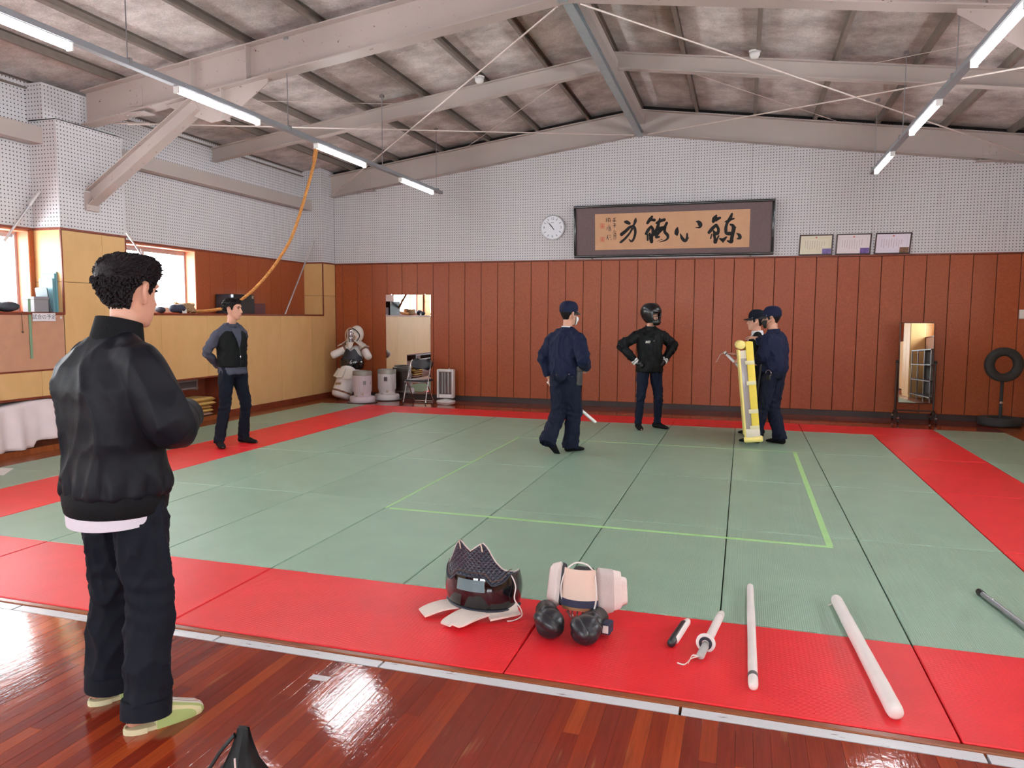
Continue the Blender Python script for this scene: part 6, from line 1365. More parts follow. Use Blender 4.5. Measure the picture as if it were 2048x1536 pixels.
    def face(s, brow=(36, 28, 26), eyes=True, lips=True):
        mbk = mat('eyebrow_dark', brow, 0.8); mw = mat('eye_white', (225, 220, 215), 0.3); md = mat('eye_dark', (28, 22, 20), 0.2); ml = mat('lip_tone', (176, 110, 100), 0.6)
        for sg in (-1, 1):
            s.part('eyebrow', s.to_head(MB().add(tube([(sg*0.014, 0.094, 0.146), (sg*0.030, 0.0925, 0.150), (sg*0.047, 0.083, 0.146)], [0.003, 0.0042, 0.002], 6))), mbk, 60)
            if eyes: s.part('eye', s.to_head(MB().add(ball((sg*0.031, 0.0845, 0.131), 0.013, 0.007, 0.0062, 12, 8))), md, 60)
        if lips: s.part('lips', s.to_head(MB().add(tube([(-0.024, 0.088, 0.047), (-0.008, 0.1005, 0.049), (0.008, 0.1005, 0.049), (0.024, 0.088, 0.047)], [0.002, 0.005, 0.005, 0.002], 8))), ml, 60)
    def cap(s, m, badge=None):
        """soft uniform cap: band, crown and visor"""
        rows = []
        for i, (z, o, zz) in enumerate(((0.142, 0.007, 0), (0.165, 0.010, 0), (0.19, 0.016, 0.004), (0.205, 0.022, 0.014), (0.218, 0.022, 0.024), (0.228, 0.022, 0.030), (0.2345, 0.012, 0.032))):
            rows.append([head_pt(2*PI*k/40, z, o)+Vector((0, 0, zz)) for k in range(41)])
        rows.append([Vector((0, -0.005, 0.270)) for k in range(41)])
        s.part('cap_crown', s.to_head(MB().add(sheet(rows, 0.0))), m, 60)
        b = [[head_pt(2*PI*k/40, z, o) for k in range(41)] for z, o in ((0.140, 0.004), (0.140, 0.0105), (0.168, 0.0125), (0.168, 0.006))]
        s.part('cap_band', s.to_head(MB().add(sheet(b, 0.0))), m, 60)
        rows = [[head_pt(th, 0.150, 0.009)+Vector((0, math.cos(th)**1.5*q*0.062, -q*0.012-0.012*q*q-abs(math.sin(th))*0.010*q)) for th in [-1.15+2.3*j/16 for j in range(17)]] for q in (0, 0.33, 0.66, 1.0)]
        s.part('cap_visor', s.to_head(MB().add(sheet(rows, 0.003))), mat('visor_dark', (22, 24, 32), 0.45), 60)
        for sg in (-1, 1): s.part('cap_button', s.to_head(MB().add(ball(head_pt(sg*1.05, 0.155, 0.013), 0.006, n=8, m=6))), M_CHROME, 60)
    def mask(s, m):
        rows = [[head_pt(th, z, 0.010+(0.014 if (abs(th) < 0.5 and z > 0.045 and z < 0.09) else 0.004)) for th in [-1.2+2.4*j/20 for j in range(21)]] for z in (0.004, 0.02, 0.04, 0.06, 0.08, 0.098)]
        o = s.part('face_mask', s.to_head(MB().add(sheet(rows, 0.002))), m, 60)
        for sg in (-1, 1):
            for z in (0.015, 0.095): s.part('mask_loop', s.to_head(MB().add(tube([head_pt(sg*1.2, z, 0.010), head_pt(sg*1.45, (z+0.11)/2, 0.012), (sg*0.083, -0.004, 0.105+(0.03 if z > 0.05 else -0.02))], 0.0018, 5))), m, 60)
    def collar(s, name, m, r=0.068, h=0.035, lean=0.0, flare=1.06, th=0.008, z0=-0.015, dip=0.018):
        c = s.neck; rows = [[c+rotz((r*f_*math.sin(2*PI*k/28)*1.02, r*f_*math.cos(2*PI*k/28)*1.06+lean*q, z0+h*q-dip*(1+math.cos(2*PI*k/28))/2*(1-q*0.3)), s.yc) for k in range(29)] for q, f_ in ((0, flare), (0.5, (1+flare)/2), (1, 1.0))]
        return s.part(name, MB().add(sheet(rows, th)), m, 60)
SKIN = mat('skin', (206, 152, 128), 0.55, var=0.05, scale=20); HAIR = mat('black_hair', (22, 18, 19), 0.5, spec=0.18, bump=0.5, bscale=120)
def A_(s, e, w, f=None, u=(0, 0, 1), side=1, curl=0.5, hand=True):
    f = f or tuple(V3(w)-V3(e)); return dict(s=s, e=e, w=w, f=f, u=u, side=side, curl=curl, hand=hand)
def L_(h, k, a, toe=0, z=0.0, pitch=0): return dict(h=h, k=k, a=a, toe=toe, z=z, pitch=pitch)
M_NVY = mat('uniform_navy', (22, 28, 54), 0.7, spec=0.18, var=0.06, scale=14, sheen=0.0); M_NVY2 = mat('uniform_navy_trousers', (20, 25, 44), 0.75, spec=0.18, var=0.06, scale=14); M_BLK = mat('black_jacket', (20, 20, 22), 0.6, spec=0.18, var=0.06, scale=10)
M_SOCK = mat('black_sock', (18, 18, 21), 0.85, spec=0.18); M_WSH = mat('white_shirt', (220, 220, 224), 0.7); M_BLKL = mat('black_leather', (22, 22, 24), 0.4)
# ---------------------------------------------------------------- 1: man in the dark blouson, nearest
p = Person('man in black blouson seen from behind, arms folded, standing on the wooden floor', (3.205, 2.335, FLOORZ+0.012), 15, 1.80)
p.pose((0.0, -0.01, 0.95), (0.0, -0.02, 1.40), 8, -8, (0.0, 0.005, 1.515), (0.005, 0.045, 1.545), -11, -6,
       [A_((0.195, -0.02, 1.435), (0.290, 0.025, 1.175), (0.05, 0.265, 1.175), (-1, 0.15, 0.05), (0, 0.8, 0.6), 1, 0.5), A_((-0.195, 0.0, 1.435), (-0.285, 0.075, 1.175), (-0.04, 0.255, 1.16), (1, 0.2, 0.1), (0, 0.8, 0.6), -1, 0.5)],
       [L_((0.095, 0, 0.90), (0.135, 0.015, 0.49), (0.170, -0.035, 0.085), 14), L_((-0.095, 0, 0.90), (-0.135, 0.02, 0.49), (-0.165, 0.010, 0.085), 6)], hs=1.13)
p.body(SKIN, True, 0.006)
M_BLOU = mat('blouson_black', (17, 18, 25), 0.55, spec=0.18, var=0.05, scale=6, bump=0.08, bscale=120); M_RIB = mat('blouson_rib', (16, 16, 19), 0.8, spec=0.18, bump=0.3, bscale=160)
JS = [(-0.17, .190, .150, -.01, 2.3), (-0.10, .222, .182, -.012, 2.3), (0.02, .222, .180, -.012, 2.3), (0.25, .208, .166, -.012, 2.3), (0.55, .222, .166, -.015, 2.35), (0.8, .236, .162, -.015, 2.4), (0.98, .225, .138, -.012, 2.4), (1.08, .185, .108, -.008, 2.3), (1.17, .115, .085, 0.0, 2.2), (1.24, .075, .072, .004, 2.2)]
def long_folds(v, n):
    # drooping folds across the back and blousing above the hem
    yy = v[:, 1]; back = np.clip(-yy*12, 0, 1); w_ = np.exp(-((v[:, 2]-1.15)/0.22)**2)
    v = v+n*(back*w_*0.013*(1.6*(1-np.abs(np.sin(v[:, 0]*15+v[:, 2]*4+0.5*np.sin(v[:, 2]*9))))**3-0.5))[:, None]
    w2 = np.exp(-((v[:, 2]-0.93)/0.05)**2); v = v+n*(w2*0.008*np.sin(np.arctan2(v[:, 1], v[:, 0])*17))[:, None]
    return v
mb = MB().add(p.torso(JS))
for a in p.arms:
    mb.add(p.arm_mb(V3(a['s']), V3(a['e']), V3(a['w']), (0.100, 0.097, 0.092, 0.084, 0.06)))
p.cloth('blouson', mb, M_BLOU, 0.008, 0.006, (5, 5, 2.2), 9, None, long_folds)
rows = [[p.pelvis+rotz((r_*math.sin(2*PI*k/40)*1.0, -0.012+r_*0.86*math.cos(2*PI*k/40), z), p.yp) for k in range(41)] for z, r_ in ((-0.128, 0.200), (-0.118, 0.208), (-0.085, 0.214), (-0.05, 0.216), (-0.03, 0.20))]
p.part('rib_hem', MB().add(sheet(rows, 0.0)), M_RIB, 60)
rows = [[p.pelvis+rotz((r_*math.sin(2*PI*k/40), -0.012+r_*0.86*math.cos(2*PI*k/40), z+0.010*math.cos(2*PI*k/40)), p.yp) for k in range(41)] for z, r_ in ((-0.162, 0.196), (-0.160, 0.201), (-0.10, 0.204))]
p.part('shirt_hem', MB().add(sheet(rows, 0.0)), mat('tee_grey', (206, 198, 208), 0.8), 60)
p.collar('stand_collar', M_RIB, 0.070, 0.090, 0.014, 1.22, 0.010, -0.025, 0.050)
p.part('zip_pull', MB().add(tube([p.pelvis+rotz((0.205, 0.03, 0.02), p.yp), p.pelvis+rotz((0.205, 0.035, -0.02), p.yp)], 0.003, 6)), M_CHROME)
p.hair(mat('dark_hair', (30, 24, 27), 0.55, spec=0.18, bump=0.5, bscale=120), 0.013, 0.172, 0.126, 0.034, 1500, 0.020, fringe=1.8)
p.face()
p.trousers(mat('trouser_charcoal', (20, 23, 32), 0.8, spec=0.18, var=0.08, scale=12, bump=0.08, bscale=140), (0.098, 0.099, 0.090, 0.086, 0.084), 0.06, 0.010, 0.0085, None, 0.045, 0.178, 0.138)
for l in p.legs:
    a, k = V3(l['a']), V3(l['k']); d = (k-a).normalized(); q = tube([a-d*0.048, a-d*0.046, a-d*0.0, a+d*0.022, a+d*0.024], [0.086, 0.0925, 0.0925, 0.091, 0.084], 24); p.part('turned_cuff', MB().add(q), MATS['trouser_charcoal'], 60)
# slippers
m_sl, nt, b = newmat('slipper_stripe'); tc = nd(nt, 'ShaderNodeTexCoord'); sp = nd(nt, 'ShaderNodeSeparateXYZ'); nt.links.new(tc.outputs['Object'], sp.inputs[0]); mu = nd(nt, 'ShaderNodeMath', operation='MULTIPLY_ADD'); mu.inputs[1].default_value = 10.5; mu.inputs[2].default_value = 0.5; nt.links.new(sp.outputs[0], mu.inputs[0])
rp_ = nd(nt, 'ShaderNodeValToRGB'); rp_.color_ramp.interpolation = 'CONSTANT'; e = rp_.color_ramp.elements; e[0].position = 0.0; e[0].color = (*s2l((158, 170, 104)), 1); e[1].position = 0.9; e[1].color = (*s2l((206, 196, 150)), 1)
for pos, c in ((0.18, (206, 196, 160)), (0.28, (120, 96, 100)), (0.33, (220, 208, 196)), (0.45, (120, 96, 100)), (0.5, (222, 212, 200)), (0.62, (130, 104, 104)), (0.67, (214, 204, 190)), (0.78, (164, 174, 108))): x_ = e.new(pos); x_.color = (*s2l(c), 1)
fr_n = nd(nt, 'ShaderNodeMath', operation='FRACT'); nt.links.new(mu.outputs[0], fr_n.inputs[0]); nt.links.new(fr_n.outputs[0], rp_.inputs['Fac']); nt.links.new(rp_.outputs['Color'], b.inputs['Base Color']); b.inputs['Roughness'].default_value = 0.7
m_sole = mat('slipper_sole', (206, 198, 160), 0.6)
for l in p.legs:
    a = V3(l['a']); y = -math.radians(l['toe']); o = Vector((a.x, a.y, -0.012))
    def out(yy, w_): return [o+rotz((x_*w_, yy, 0), y) for x_ in (-1, 1)]
    outl = []
    for k in range(32):
        t = 2*PI*k/32; c_, s_ = math.cos(t), math.sin(t); ly = 0.062+0.150*s_; lx = 0.048*abs(c_)**0.7*(1 if c_ > 0 else -1)*(1.0+0.12*s_); outl.append(rotz((lx, ly, 0), y))
    n_ = 32; v = [o+q for q in outl]+[o+q+Vector((0, 0, 0.016)) for q in outl]; f = [tuple(range(n_-1, -1, -1)), tuple(range(n_, 2*n_))]+[(i, (i+1) % n_, n_+(i+1) % n_, n_+i) for i in range(n_)]
    sl = link('slipper', mkmesh('slipper', MB().add((v, f)), m_sole), p.t)
    secs = []
    for yy, hw, zc, hz in ((.020, .050, .030, .100), (.06, .053, .030, .088), (.10, .055, .024, .068), (.15, .053, .018, .046), (.19, .043, .014, .030), (.208, .028, .012, .016)): secs.append((Vector((0, yy, 0.012)), Vector((hw, 0, 0)), Vector((0, 0, hz)), 2.4))
    up = link('upper', mkmesh('upper', MB().add(loft(secs, 24)), m_sl, 'all'), sl); up.location = o; up.rotation_euler = (0, 0, y)
    hb = [[o+rotz((0.049*math.sin(t)*1.0, -0.010-0.075*abs(math.cos(t)) if True else 0, z), y) for t in [-1.5+3.0*j/16 for j in range(17)]] for z in (0.0, 0.022)]
    p.part('heel_rim', MB().add(sheet(hb, 0.006)), MATS['slipper_sole'] if False else m_sole, 60, parent=sl)
# ---------------------------------------------------------------- 2: man with vest, hands behind back
p = Person('man in grey sweatshirt and black vest, hands behind his back, on the red mat', (-0.43, 7.76), 104, 1.74)
p.pose((0, 0, 0.93), (0.0, -0.015, 1.37), 0, 2, (0, 0.0, 1.490), (0.0, 0.030, 1.535), -24, 0,
       [A_((0.185, -0.02, 1.395), (0.265, -0.125, 1.145), (0.05, -0.20, 0.955), (-0.8, -0.1, -0.5), (0, -1, 0), 1, 0.7), A_((-0.185, -0.02, 1.395), (-0.25, -0.135, 1.145), (-0.03, -0.215, 0.99), (0.8, 0, -0.4), (0, -1, 0), -1, 0.7)],
       [L_((0.09, 0, 0.88), (0.165, 0.04, 0.48), (0.225, 0.0, 0.075), 25), L_((-0.09, 0, 0.88), (-0.125, 0.06, 0.48), (-0.150, -0.02, 0.075), -14)])
p.body(SKIN, True, 0.0065)
M_SWT = mat('sweat_grey', (72, 74, 88), 0.85, spec=0.18, var=0.06, scale=14); M_VEST = mat('vest_black', (16, 18, 20), 0.7, spec=0.18, var=0.06, scale=14)
p.top('sweatshirt', M_SWT, [(-0.13, .168, .132, 0), (-0.08, .178, .142, 0), (0.1, .168, .130, 0), (0.5, .172, .122, 0), (0.9, .19, .115, 0), (1.06, .16, .09, 0), (1.16, .10, .075, 0), (1.23, .066, .066, 0.004)], (0.072, 0.062, 0.054, 0.05, 0.044), 0.007)
p.top('vest', M_VEST, [(0.06, .172, .140, 0.004), (0.1, .180, .147, 0.004), (0.5, .183, .136, 0.0), (0.85, .205, .130, 0), (0.98, .200, .108, 0), (1.06, .165, .096, -.006), (1.13, .118, .080, -.014)], sleeves=False, amp=0.005)
# V of the sweatshirt in the vest opening, and its zip
def on_front(p, t, x, off=0.0, hw=.19, hd=.135): 
    c = p.pelvis+(p.chest-p.pelvis)*t; y = p.yp+(p.yc-p.yp)*min(1, max(0, t)); return c+rotz((x, hd*math.sqrt(max(0.0, 1-(x/hw)**2))+off, 0), y)
rows = []
for i in range(9):
    t = 0.62+0.50*i/8; w_ = 0.006+0.062*(i/8); hd = (0.138 if t < 0.85 else 0.138-0.16*(t-0.85)); rows.append([on_front(p, t, w_*(-1+2*j/6), 0.006, 0.2, hd) for j in range(7)])
p.part('neck_panel', MB().add(sheet(rows, 0.004)), M_SWT, 60)
p.part('zip', MB().add(tube([on_front(p, 0.62, 0.0, 0.010, .19, .139), on_front(p, 0.35, 0.0, 0.010, .19, .145), on_front(p, 0.10, 0.004, 0.008, .19, .150)], 0.003, 6)), M_BLKL)
p.part('zip_pull', MB().add(ball(on_front(p, 0.36, 0.0, 0.014, .19, .145), 0.010, 0.006, 0.018, 8, 6)), M_CHROME, 60)
p.collar('neck_rib', M_SWT, 0.064, 0.024, 0.004, 1.04, 0.006, -0.02)
p.hair(HAIR, 0.020, 0.180, 0.122, 0.035, 350, 0.024); p.face()
p.trousers(mat('jeans_navy', (17, 21, 34), 0.8, spec=0.18, var=0.08, scale=12), (0.094, 0.082, 0.068, 0.064, 0.064), 0.10, 0.008, 0.009, None, 0.03)
p.feet('sock', M_SOCK)
# ---------------------------------------------------------------- 3: walking officer
p = Person('officer in navy uniform and cap with white mask, walking away, baton behind back', (3.555, 8.56), 24, 1.71)
p.pose((0.0, 0.0, 0.915), (0.0, 0.015, 1.345), 0, -6, (0.0, 0.02, 1.455), (0.0, 0.045, 1.495), 16, -3,
       [A_((0.19, 0.0, 1.375), (0.285, -0.045, 1.115), (0.190, 0.150, 0.985), (-0.6, 0.7, -0.1), (0.5, 0.3, 0.8), -1, 0.8), A_((-0.19, 0.0, 1.375), (-0.262, -0.075, 1.115), (-0.232, -0.015, 0.865), (0.15, 0.25, -1), (-1, -0.2, 0), -1, 1.0)],
       [L_((0.09, 0, 0.87), (0.065, 0.09, 0.475), (0.025, 0.080, 0.075), 18), L_((-0.09, 0, 0.87), (-0.075, -0.03, 0.465), (-0.045, -0.275, 0.150), 12, 0.0, 42)])
p.body(SKIN, True, 0.0065)
UNI = [(-0.02, .172, .136, 0), (0.04, .188, .152, 0), (0.16, .200, .160, -.005), (0.5, .204, .148, -.008), (0.85, .216, .142, -.006), (1.0, .200, .118, -.004), (1.09, .155, .095, 0), (1.18, .095, .078, 0.003), (1.24, .068, .067, .004)]
p.top('uniform_jacket', M_NVY, UNI, (0.086, 0.082, 0.074, 0.066, 0.054), 0.011, cuff=-0.03)
p.part('waistband', MB().add(p.torso([(-0.05, .160, .124, 0), (0.0, .172, .136, 0), (0.03, .172, .136, 0)])), M_NVY2, 60)
p.trousers(M_NVY2, (0.108, 0.102, 0.094, 0.090, 0.096), 0.14, 0.010, 0.009, None, 0.03, 0.178, 0.138)
p.collar('shirt_collar', M_WSH, 0.060, 0.048, 0.006, 1.05, 0.006, -0.018); p.collar('jacket_collar', M_NVY, 0.068, 0.040, 0.006, 1.12, 0.008, -0.025)
p.hair(HAIR, 0.006, 0.16, 0.118, 0.045); p.cap(M_NVY); p.mask(mat('white_mask', (226, 226, 228), 0.8)); p.face(lips=False); p.feet('sock', M_SOCK)
q = p.pelvis
p.part('duty_belt', MB().add(sheet([[q+rotz((r_*math.sin(2*PI*k/36), r_*0.80*math.cos(2*PI*k/36), z), p.yp) for k in range(37)] for z, r_ in ((-0.012, 0.172), (-0.010, 0.179), (0.03, 0.180), (0.032, 0.172))], 0.0)), M_BLKL, 60)
hol = p.part('holster', MB().add(rbox(0.165, 0.215, -0.035, 0.055, 0.80, 0.985, 0.018)), mat('holster_grey', (58, 58, 58), 0.5), 60)
p.part('flap', MB().add(rbox(0.160, 0.222, -0.042, 0.060, 0.955, 1.03, 0.016)), mat('holster_grey', (58, 58, 58)), 60, parent=hol)
p.part('belt_stud', MB().add(ball((0.135, -0.112, 0.935), 0.006, n=8, m=6)), M_CHROME, 60)
h_ = -math.radians(24); B_ = Vector((3.555, 8.56, 0))
def wl(p_): return B_+rotz(p_, h_)
bt = thing('baton', 'white baton held behind the back of the walking officer', 'baton', wl((-0.05, -0.2, 0.6)))
P0, P1 = wl((-0.235, 0.045, 0.775)), wl((0.215, 0.33, 0.335)); d = (P1-P0).normalized()
part(bt, 'shaft', MB().add(tube([P0-d*0.07, P0-d*0.065, P1-d*0.01, P1], [0.012, 0.019, 0.019, 0.012], 12)), M_WHITE, 60)
# ---------------------------------------------------------------- 4: man with the padded helmet
p = Person('man in black jacket and black head guard with hands on hips', (4.265, 10.79), 150, 1.70)
p.pose((0, 0, 0.905), (0, -0.01, 1.335), 0, 0, (0, 0.0, 1.450), (0.0, 0.03, 1.490), -22, 2,
       [A_((0.19, -0.01, 1.365), (0.400, -0.065, 1.185), (0.225, 0.03, 0.965), (-0.75, 0.5, -0.5), (0.5, 0.2, 0.8), -1, 0.9), A_((-0.19, -0.01, 1.365), (-0.385, -0.055, 1.185), (-0.215, 0.02, 0.975), (0.75, 0.5, -0.5), (-0.5, 0.2, 0.8), 1, 0.9)],
       [L_((0.09, 0, 0.86), (0.135, 0.03, 0.46), (0.155, 0.0, 0.075), 10), L_((-0.09, 0, 0.86), (-0.135, 0.03, 0.46), (-0.150, -0.03, 0.075), -30)])
p.body(SKIN, True, 0.0065)
M_JK = mat('track_black', (17, 18, 20), 0.6, spec=0.18, var=0.05, scale=12)
p.top('track_jacket', M_JK, [(-0.22, .186, .145, 0), (-0.18, .190, .150, 0), (0.0, .186, .150, 0), (0.45, .180, .136, 0), (0.85, .200, .130, 0), (1.0, .190, .110, 0), (1.09, .15, .09, 0), (1.18, .095, .078, 0.004), (1.28, .070, .070, .006)], (0.082, 0.078, 0.072, 0.064, 0.050), 0.010, cuff=-0.02)
p.collar('collar', M_JK, 0.066, 0.05, 0.008, 1.12, 0.008, -0.025)
p.trousers(mat('track_navy', (18, 26, 44), 0.75, spec=0.18, var=0.06, scale=12), (0.092, 0.082, 0.064, 0.058, 0.048), 0.05, 0.008, 0.009, None, 0.01)
p.feet('sock', M_SOCK); p.face(); p.hair(HAIR, 0.010, 0.17, 0.118, 0.035)
def chest_mark(p, polys, t0, x0, sx, sz, off, m, name='logo'):
    mb = MB()
    for poly in polys:
        v = [on_front(p, t0+q[1]*sz, x0+q[0]*sx, off, .205, .140) for q in poly]; n_ = len(v); mb.add((v+[q+rotz((0, -0.003, 0), p.yc) for q in v], [tuple(range(n_)), tuple(range(2*n_-1, n_-1, -1))]+[(i, (i+1) % n_, n_+(i+1) % n_, n_+i) for i in range(n_)]))
    return p.part(name, mb, m)
# slanted two-letter mark on the right breast: seen from the front it reads N B
NB = [[(0.0, 0.0), (-0.12, 0.0), (-0.22, 1.0), (-0.10, 1.0)], [(-0.10, 1.0), (-0.24, 1.0), (-0.36, 0.0), (-0.22, 0.0)], [(-0.32, 0.0), (-0.44, 0.0), (-0.54, 1.0), (-0.42, 1.0)], [(-0.50, 0.0), (-0.62, 0.0), (-0.72, 1.0), (-0.60, 1.0)], [(-0.50, 0.0), (-0.92, 0.0), (-1.0, 0.22), (-0.53, 0.22)], [(-0.55, 0.42), (-1.0, 0.42), (-1.0, 0.60), (-0.57, 0.60)], [(-0.59, 0.8), (-1.08, 0.8), (-1.04, 1.0), (-0.61, 1.0)], [(-0.90, 0.05), (-1.02, 0.2), (-1.06, 0.5), (-0.94, 0.5)], [(-0.96, 0.5), (-1.08, 0.55), (-1.14, 0.9), (-1.0, 0.95)]]
chest_mark(p, NB, 0.755, 0.118, 0.058, 0.078, 0.012, M_WHITE)
p.part('zip_pull', MB().add(tube([on_front(p, 0.86, 0, 0.012, .2, .135), on_front(p, 0.80, 0, 0.014, .2, .137)], 0.004, 6)), M_CHROME)
# gloves with white wrist straps
for i, a in enumerate(p.arms):
    W_, E = V3(a['w']), V3(a['e']); f_ = V3(a['f']).normalized(); mb = MB().add(ball(W_+f_*0.055, 0.050, 0.052, 0.050, 16, 10)).add(ball(W_+f_*0.095+Vector((0, 0, -0.01)), 0.044, 0.046, 0.042, 16, 10)).add(tube([W_-(W_-E).normalized()*0.03, W_+f_*0.03], 0.042, 14))
    v, f = remeshed(mb, 0.007, 4); q = MB(); q.v = [tuple(x) for x in v]; q.f = f; q.m = [0]*len(f); g = p.part('glove', q, mat('glove_black', (22, 23, 26), 0.3))
    d = (W_-E).normalized(); p.part('wrist_strap', MB().add(tube([W_-d*0.035, W_-d*0.033, W_+d*0.022, W_+d*0.024], [0.043, 0.052, 0.052, 0.043], 16)), M_WHITE, 60, parent=g)
    x_, y_ = frame_of(d); p.part('strap_mark', MB().add(tube([W_-d*0.006+(x_*math.cos(b_)+y_*math.sin(b_))*0.0525 for b_ in [2*PI*j/12 for j in range(12)]], 0.004, 5, closed=True)), MATS['glove_black'], parent=g)
# head guard: foam shell with ear pads, chin and wire face cage
M_HG = mat('head_guard_black', (20, 21, 23), 0.25, var=0.1, scale=20); hgN = 40; rows = []
for i, (z, o) in enumerate(((0.03, 0.018), (0.06, 0.024), (0.10, 0.028), (0.14, 0.030), (0.17, 0.032), (0.195, 0.034), (0.215, 0.034), (0.229, 0.034), (0.2355, 0.022))):
    r = []
    for k in range(hgN+1):
        th = 0.62+(2*PI-1.24)*k/hgN; lim = 0.0
        pt = head_pt(th, z, o); pt.z += max(0, z-0.19)*0.75; r.append(pt)
    rows.append(r)
rows.append([Vector((0, -0.005, 0.285)) for k in range(hgN+1)])
g = p.part('head_guard', p.to_head(MB().add(sheet(rows, 0.02))), M_HG, 60)
rows = [[head_pt(th, z, o)+Vector((0, 0, max(0, z-0.19)*0.75)) for th in [-0.66+1.32*j/12 for j in range(13)]] for z, o in ((0.150, 0.026), (0.165, 0.034), (0.19, 0.036), (0.215, 0.035), (0.232, 0.030), (0.2357, 0.012))]
p.part('brow_pad', p.to_head(MB().add(sheet(rows, 0.02))), M_HG, 60, parent=g)
rows = [[head_pt(th, z, o) for th in [-0.9+1.8*j/14 for j in range(15)]] for z, o in ((0.0, 0.020), (0.012, 0.034), (0.03, 0.036), (0.045, 0.024))]
p.part('chin_pad', p.to_head(MB().add(sheet(rows, 0.018))), M_HG, 60, parent=g)
for sg in (-1, 1): p.part('ear_pad', p.to_head(MB().add(tyre((sg*0.100, -0.005, 0.105), (1, 0, 0), 0.034, 0.010, 0.010, 20))), M_HG, 60, parent=g)
for z in (0.066, 0.100): p.part('cage_bar', p.to_head(MB().add(tube([head_pt(th, z, 0.042) for th in [-0.75+1.5*j/10 for j in range(11)]], 0.004, 6))), M_HG, parent=g)
for th in (-0.28, 0.28): p.part('cage_bar', p.to_head(MB().add(tube([head_pt(th, z, 0.042) for z in (0.03, 0.07, 0.11, 0.155)], 0.004, 6))), M_HG, parent=g)
p.part('emblem', p.to_head(MB().add(ball(head_pt(0.12, 0.195, 0.036), 0.014, 0.006, 0.010, 8, 6))), mat('emblem_silver', (170, 172, 176), 0.4, 0.5), 60, parent=g)
# ---------------------------------------------------------------- 5: officer with white collar behind the shield
p = Person('officer in black suit and cap in profile, holding a white baton behind the yellow shield', (5.715, 10.62), -88, 1.66)
p.pose((0, 0, 0.88), (0, 0.0, 1.29), 0, -6, (0, 0.0, 1.40), (0.0, 0.03, 1.425), -2, 3,
       [A_((0.185, 0.0, 1.315), (0.235, 0.03, 1.06), (0.10, 0.255, 1.075), (-0.15, 0.9, 0.25), (0.3, 0.1, 0.95), -1, 0.35), A_((-0.185, 0.0, 1.315), (-0.225, 0.03, 1.05), (-0.02, 0.200, 0.995), (0.4, 0.85, 0.15), (-0.4, 0.5, 0.8), 1, 1.1)],
       [L_((0.09, 0, 0.86), (0.095, 0.03, 0.46), (0.10, 0.02, 0.075), 8), L_((-0.09, 0, 0.86), (-0.09, -0.01, 0.46), (-0.09, -0.05, 0.075), 4)])
p.body(SKIN, True, 0.0065)
M_SUIT = mat('suit_black', (13, 14, 17), 0.7, spec=0.18, var=0.06, scale=12)
p.top('suit_jacket', M_SUIT, [(-0.16, .180, .140, 0), (-0.12, .188, .150, 0), (0.1, .178, .140, 0), (0.5, .178, .134, 0), (0.85, .198, .130, 0), (1.0, .188, .110, 0), (1.09, .145, .09, -0.004), (1.17, .09, .074, -0.004)], (0.078, 0.070, 0.062, 0.056, 0.046), 0.007, cuff=-0.03)
p.collar('shirt_collar', M_WSH, 0.062, 0.060, 0.010, 1.12, 0.007, -0.035)
rows = [[on_front(p, t, w_*(-1+2*j/4), 0.004, .2, hd) for j in range(5)] for t, w_, hd in ((0.80, 0.006, .138), (0.95, 0.026, .128), (1.06, 0.040, .105), (1.16, 0.040, .080))]
p.part('shirt_front', MB().add(sheet(rows, 0.003)), M_WSH, 60)
p.part('necktie', MB().add(sheet([[on_front(p, t, w_*(-1+2*j/2), 0.012, .2, hd) for j in range(3)] for t, w_, hd in ((0.80, 0.020, .138), (0.95, 0.018, .128), (1.06, 0.015, .107), (1.13, 0.012, .090), (1.16, 0.016, .084))], 0.004)), M_BLKL, 60)
p.trousers(M_SUIT, (0.098, 0.090, 0.080, 0.078, 0.080), 0.1, 0.008, 0.009); p.feet('sock', M_SOCK); p.face(); p.hair(HAIR, 0.008, 0.16, 0.112, 0.045); p.cap(mat('cap_dark', (18, 22, 34), 0.75, spec=0.18))
h_ = math.radians(88); B_ = Vector((5.715, 10.62, -0.05))
bt = thing('baton', 'white baton with black end mark in the hands of the profile officer', 'baton', wl((0.0, 0.3, 1.0)))
P0, P1 = wl((0.075, 0.430, 1.175)), wl((0.0, 0.11, 0.86)); d = (P1-P0).normalized()
part(bt, 'shaft', MB().add(tube([P0, P0+d*0.006, P1], [0.012, 0.020, 0.020], 12)), M_WHITE, 60); part(bt, 'end_mark', MB().add(tube([P0+d*0.03, P0+d*0.045], 0.0205, 12)), M_BLACK)
part(bt, 'wrist_cord', MB().add(tube(spline([P0+d*0.01, P0+Vector((-0.05, -0.02, -0.04)), P0+Vector((-0.09, -0.03, -0.12)), P0+Vector((-0.11, -0.03, -0.14))], 4), 0.003, 5)), M_WSTR)
# ---------------------------------------------------------------- 6: officer with black mask
p = Person('officer in navy uniform, cap and black mask with hand on the other officer', (5.905, 10.02), -58, 1.69)
p.pose((0, 0, 0.905), (0.0, 0.005, 1.325), -4, -2, (0.0, 0.01, 1.435), (0.0, 0.035, 1.462), -24, -3,
       [A_((0.19, 0.0, 1.355), (0.225, 0.235, 1.25), (0.195, 0.385, 1.330), (0.1, 0.9, 0.10), (0, -0.1, 1), -1, 0.5), A_((-0.19, 0.0, 1.350), (-0.225, 0.03, 1.10), (-0.02, 0.215, 1.03), (0.6, 0.7, 0), (-0.3, 0.2, 0.9), 1, 0.9)],
       [L_((0.09, 0, 0.88), (0.075, 0.03, 0.47), (0.065, -0.09, 0.085), 5), L_((-0.09, 0, 0.88), (-0.11, 0.07, 0.47), (-0.14, 0.145, 0.085), -12)])
p.body(SKIN, True, 0.0065)
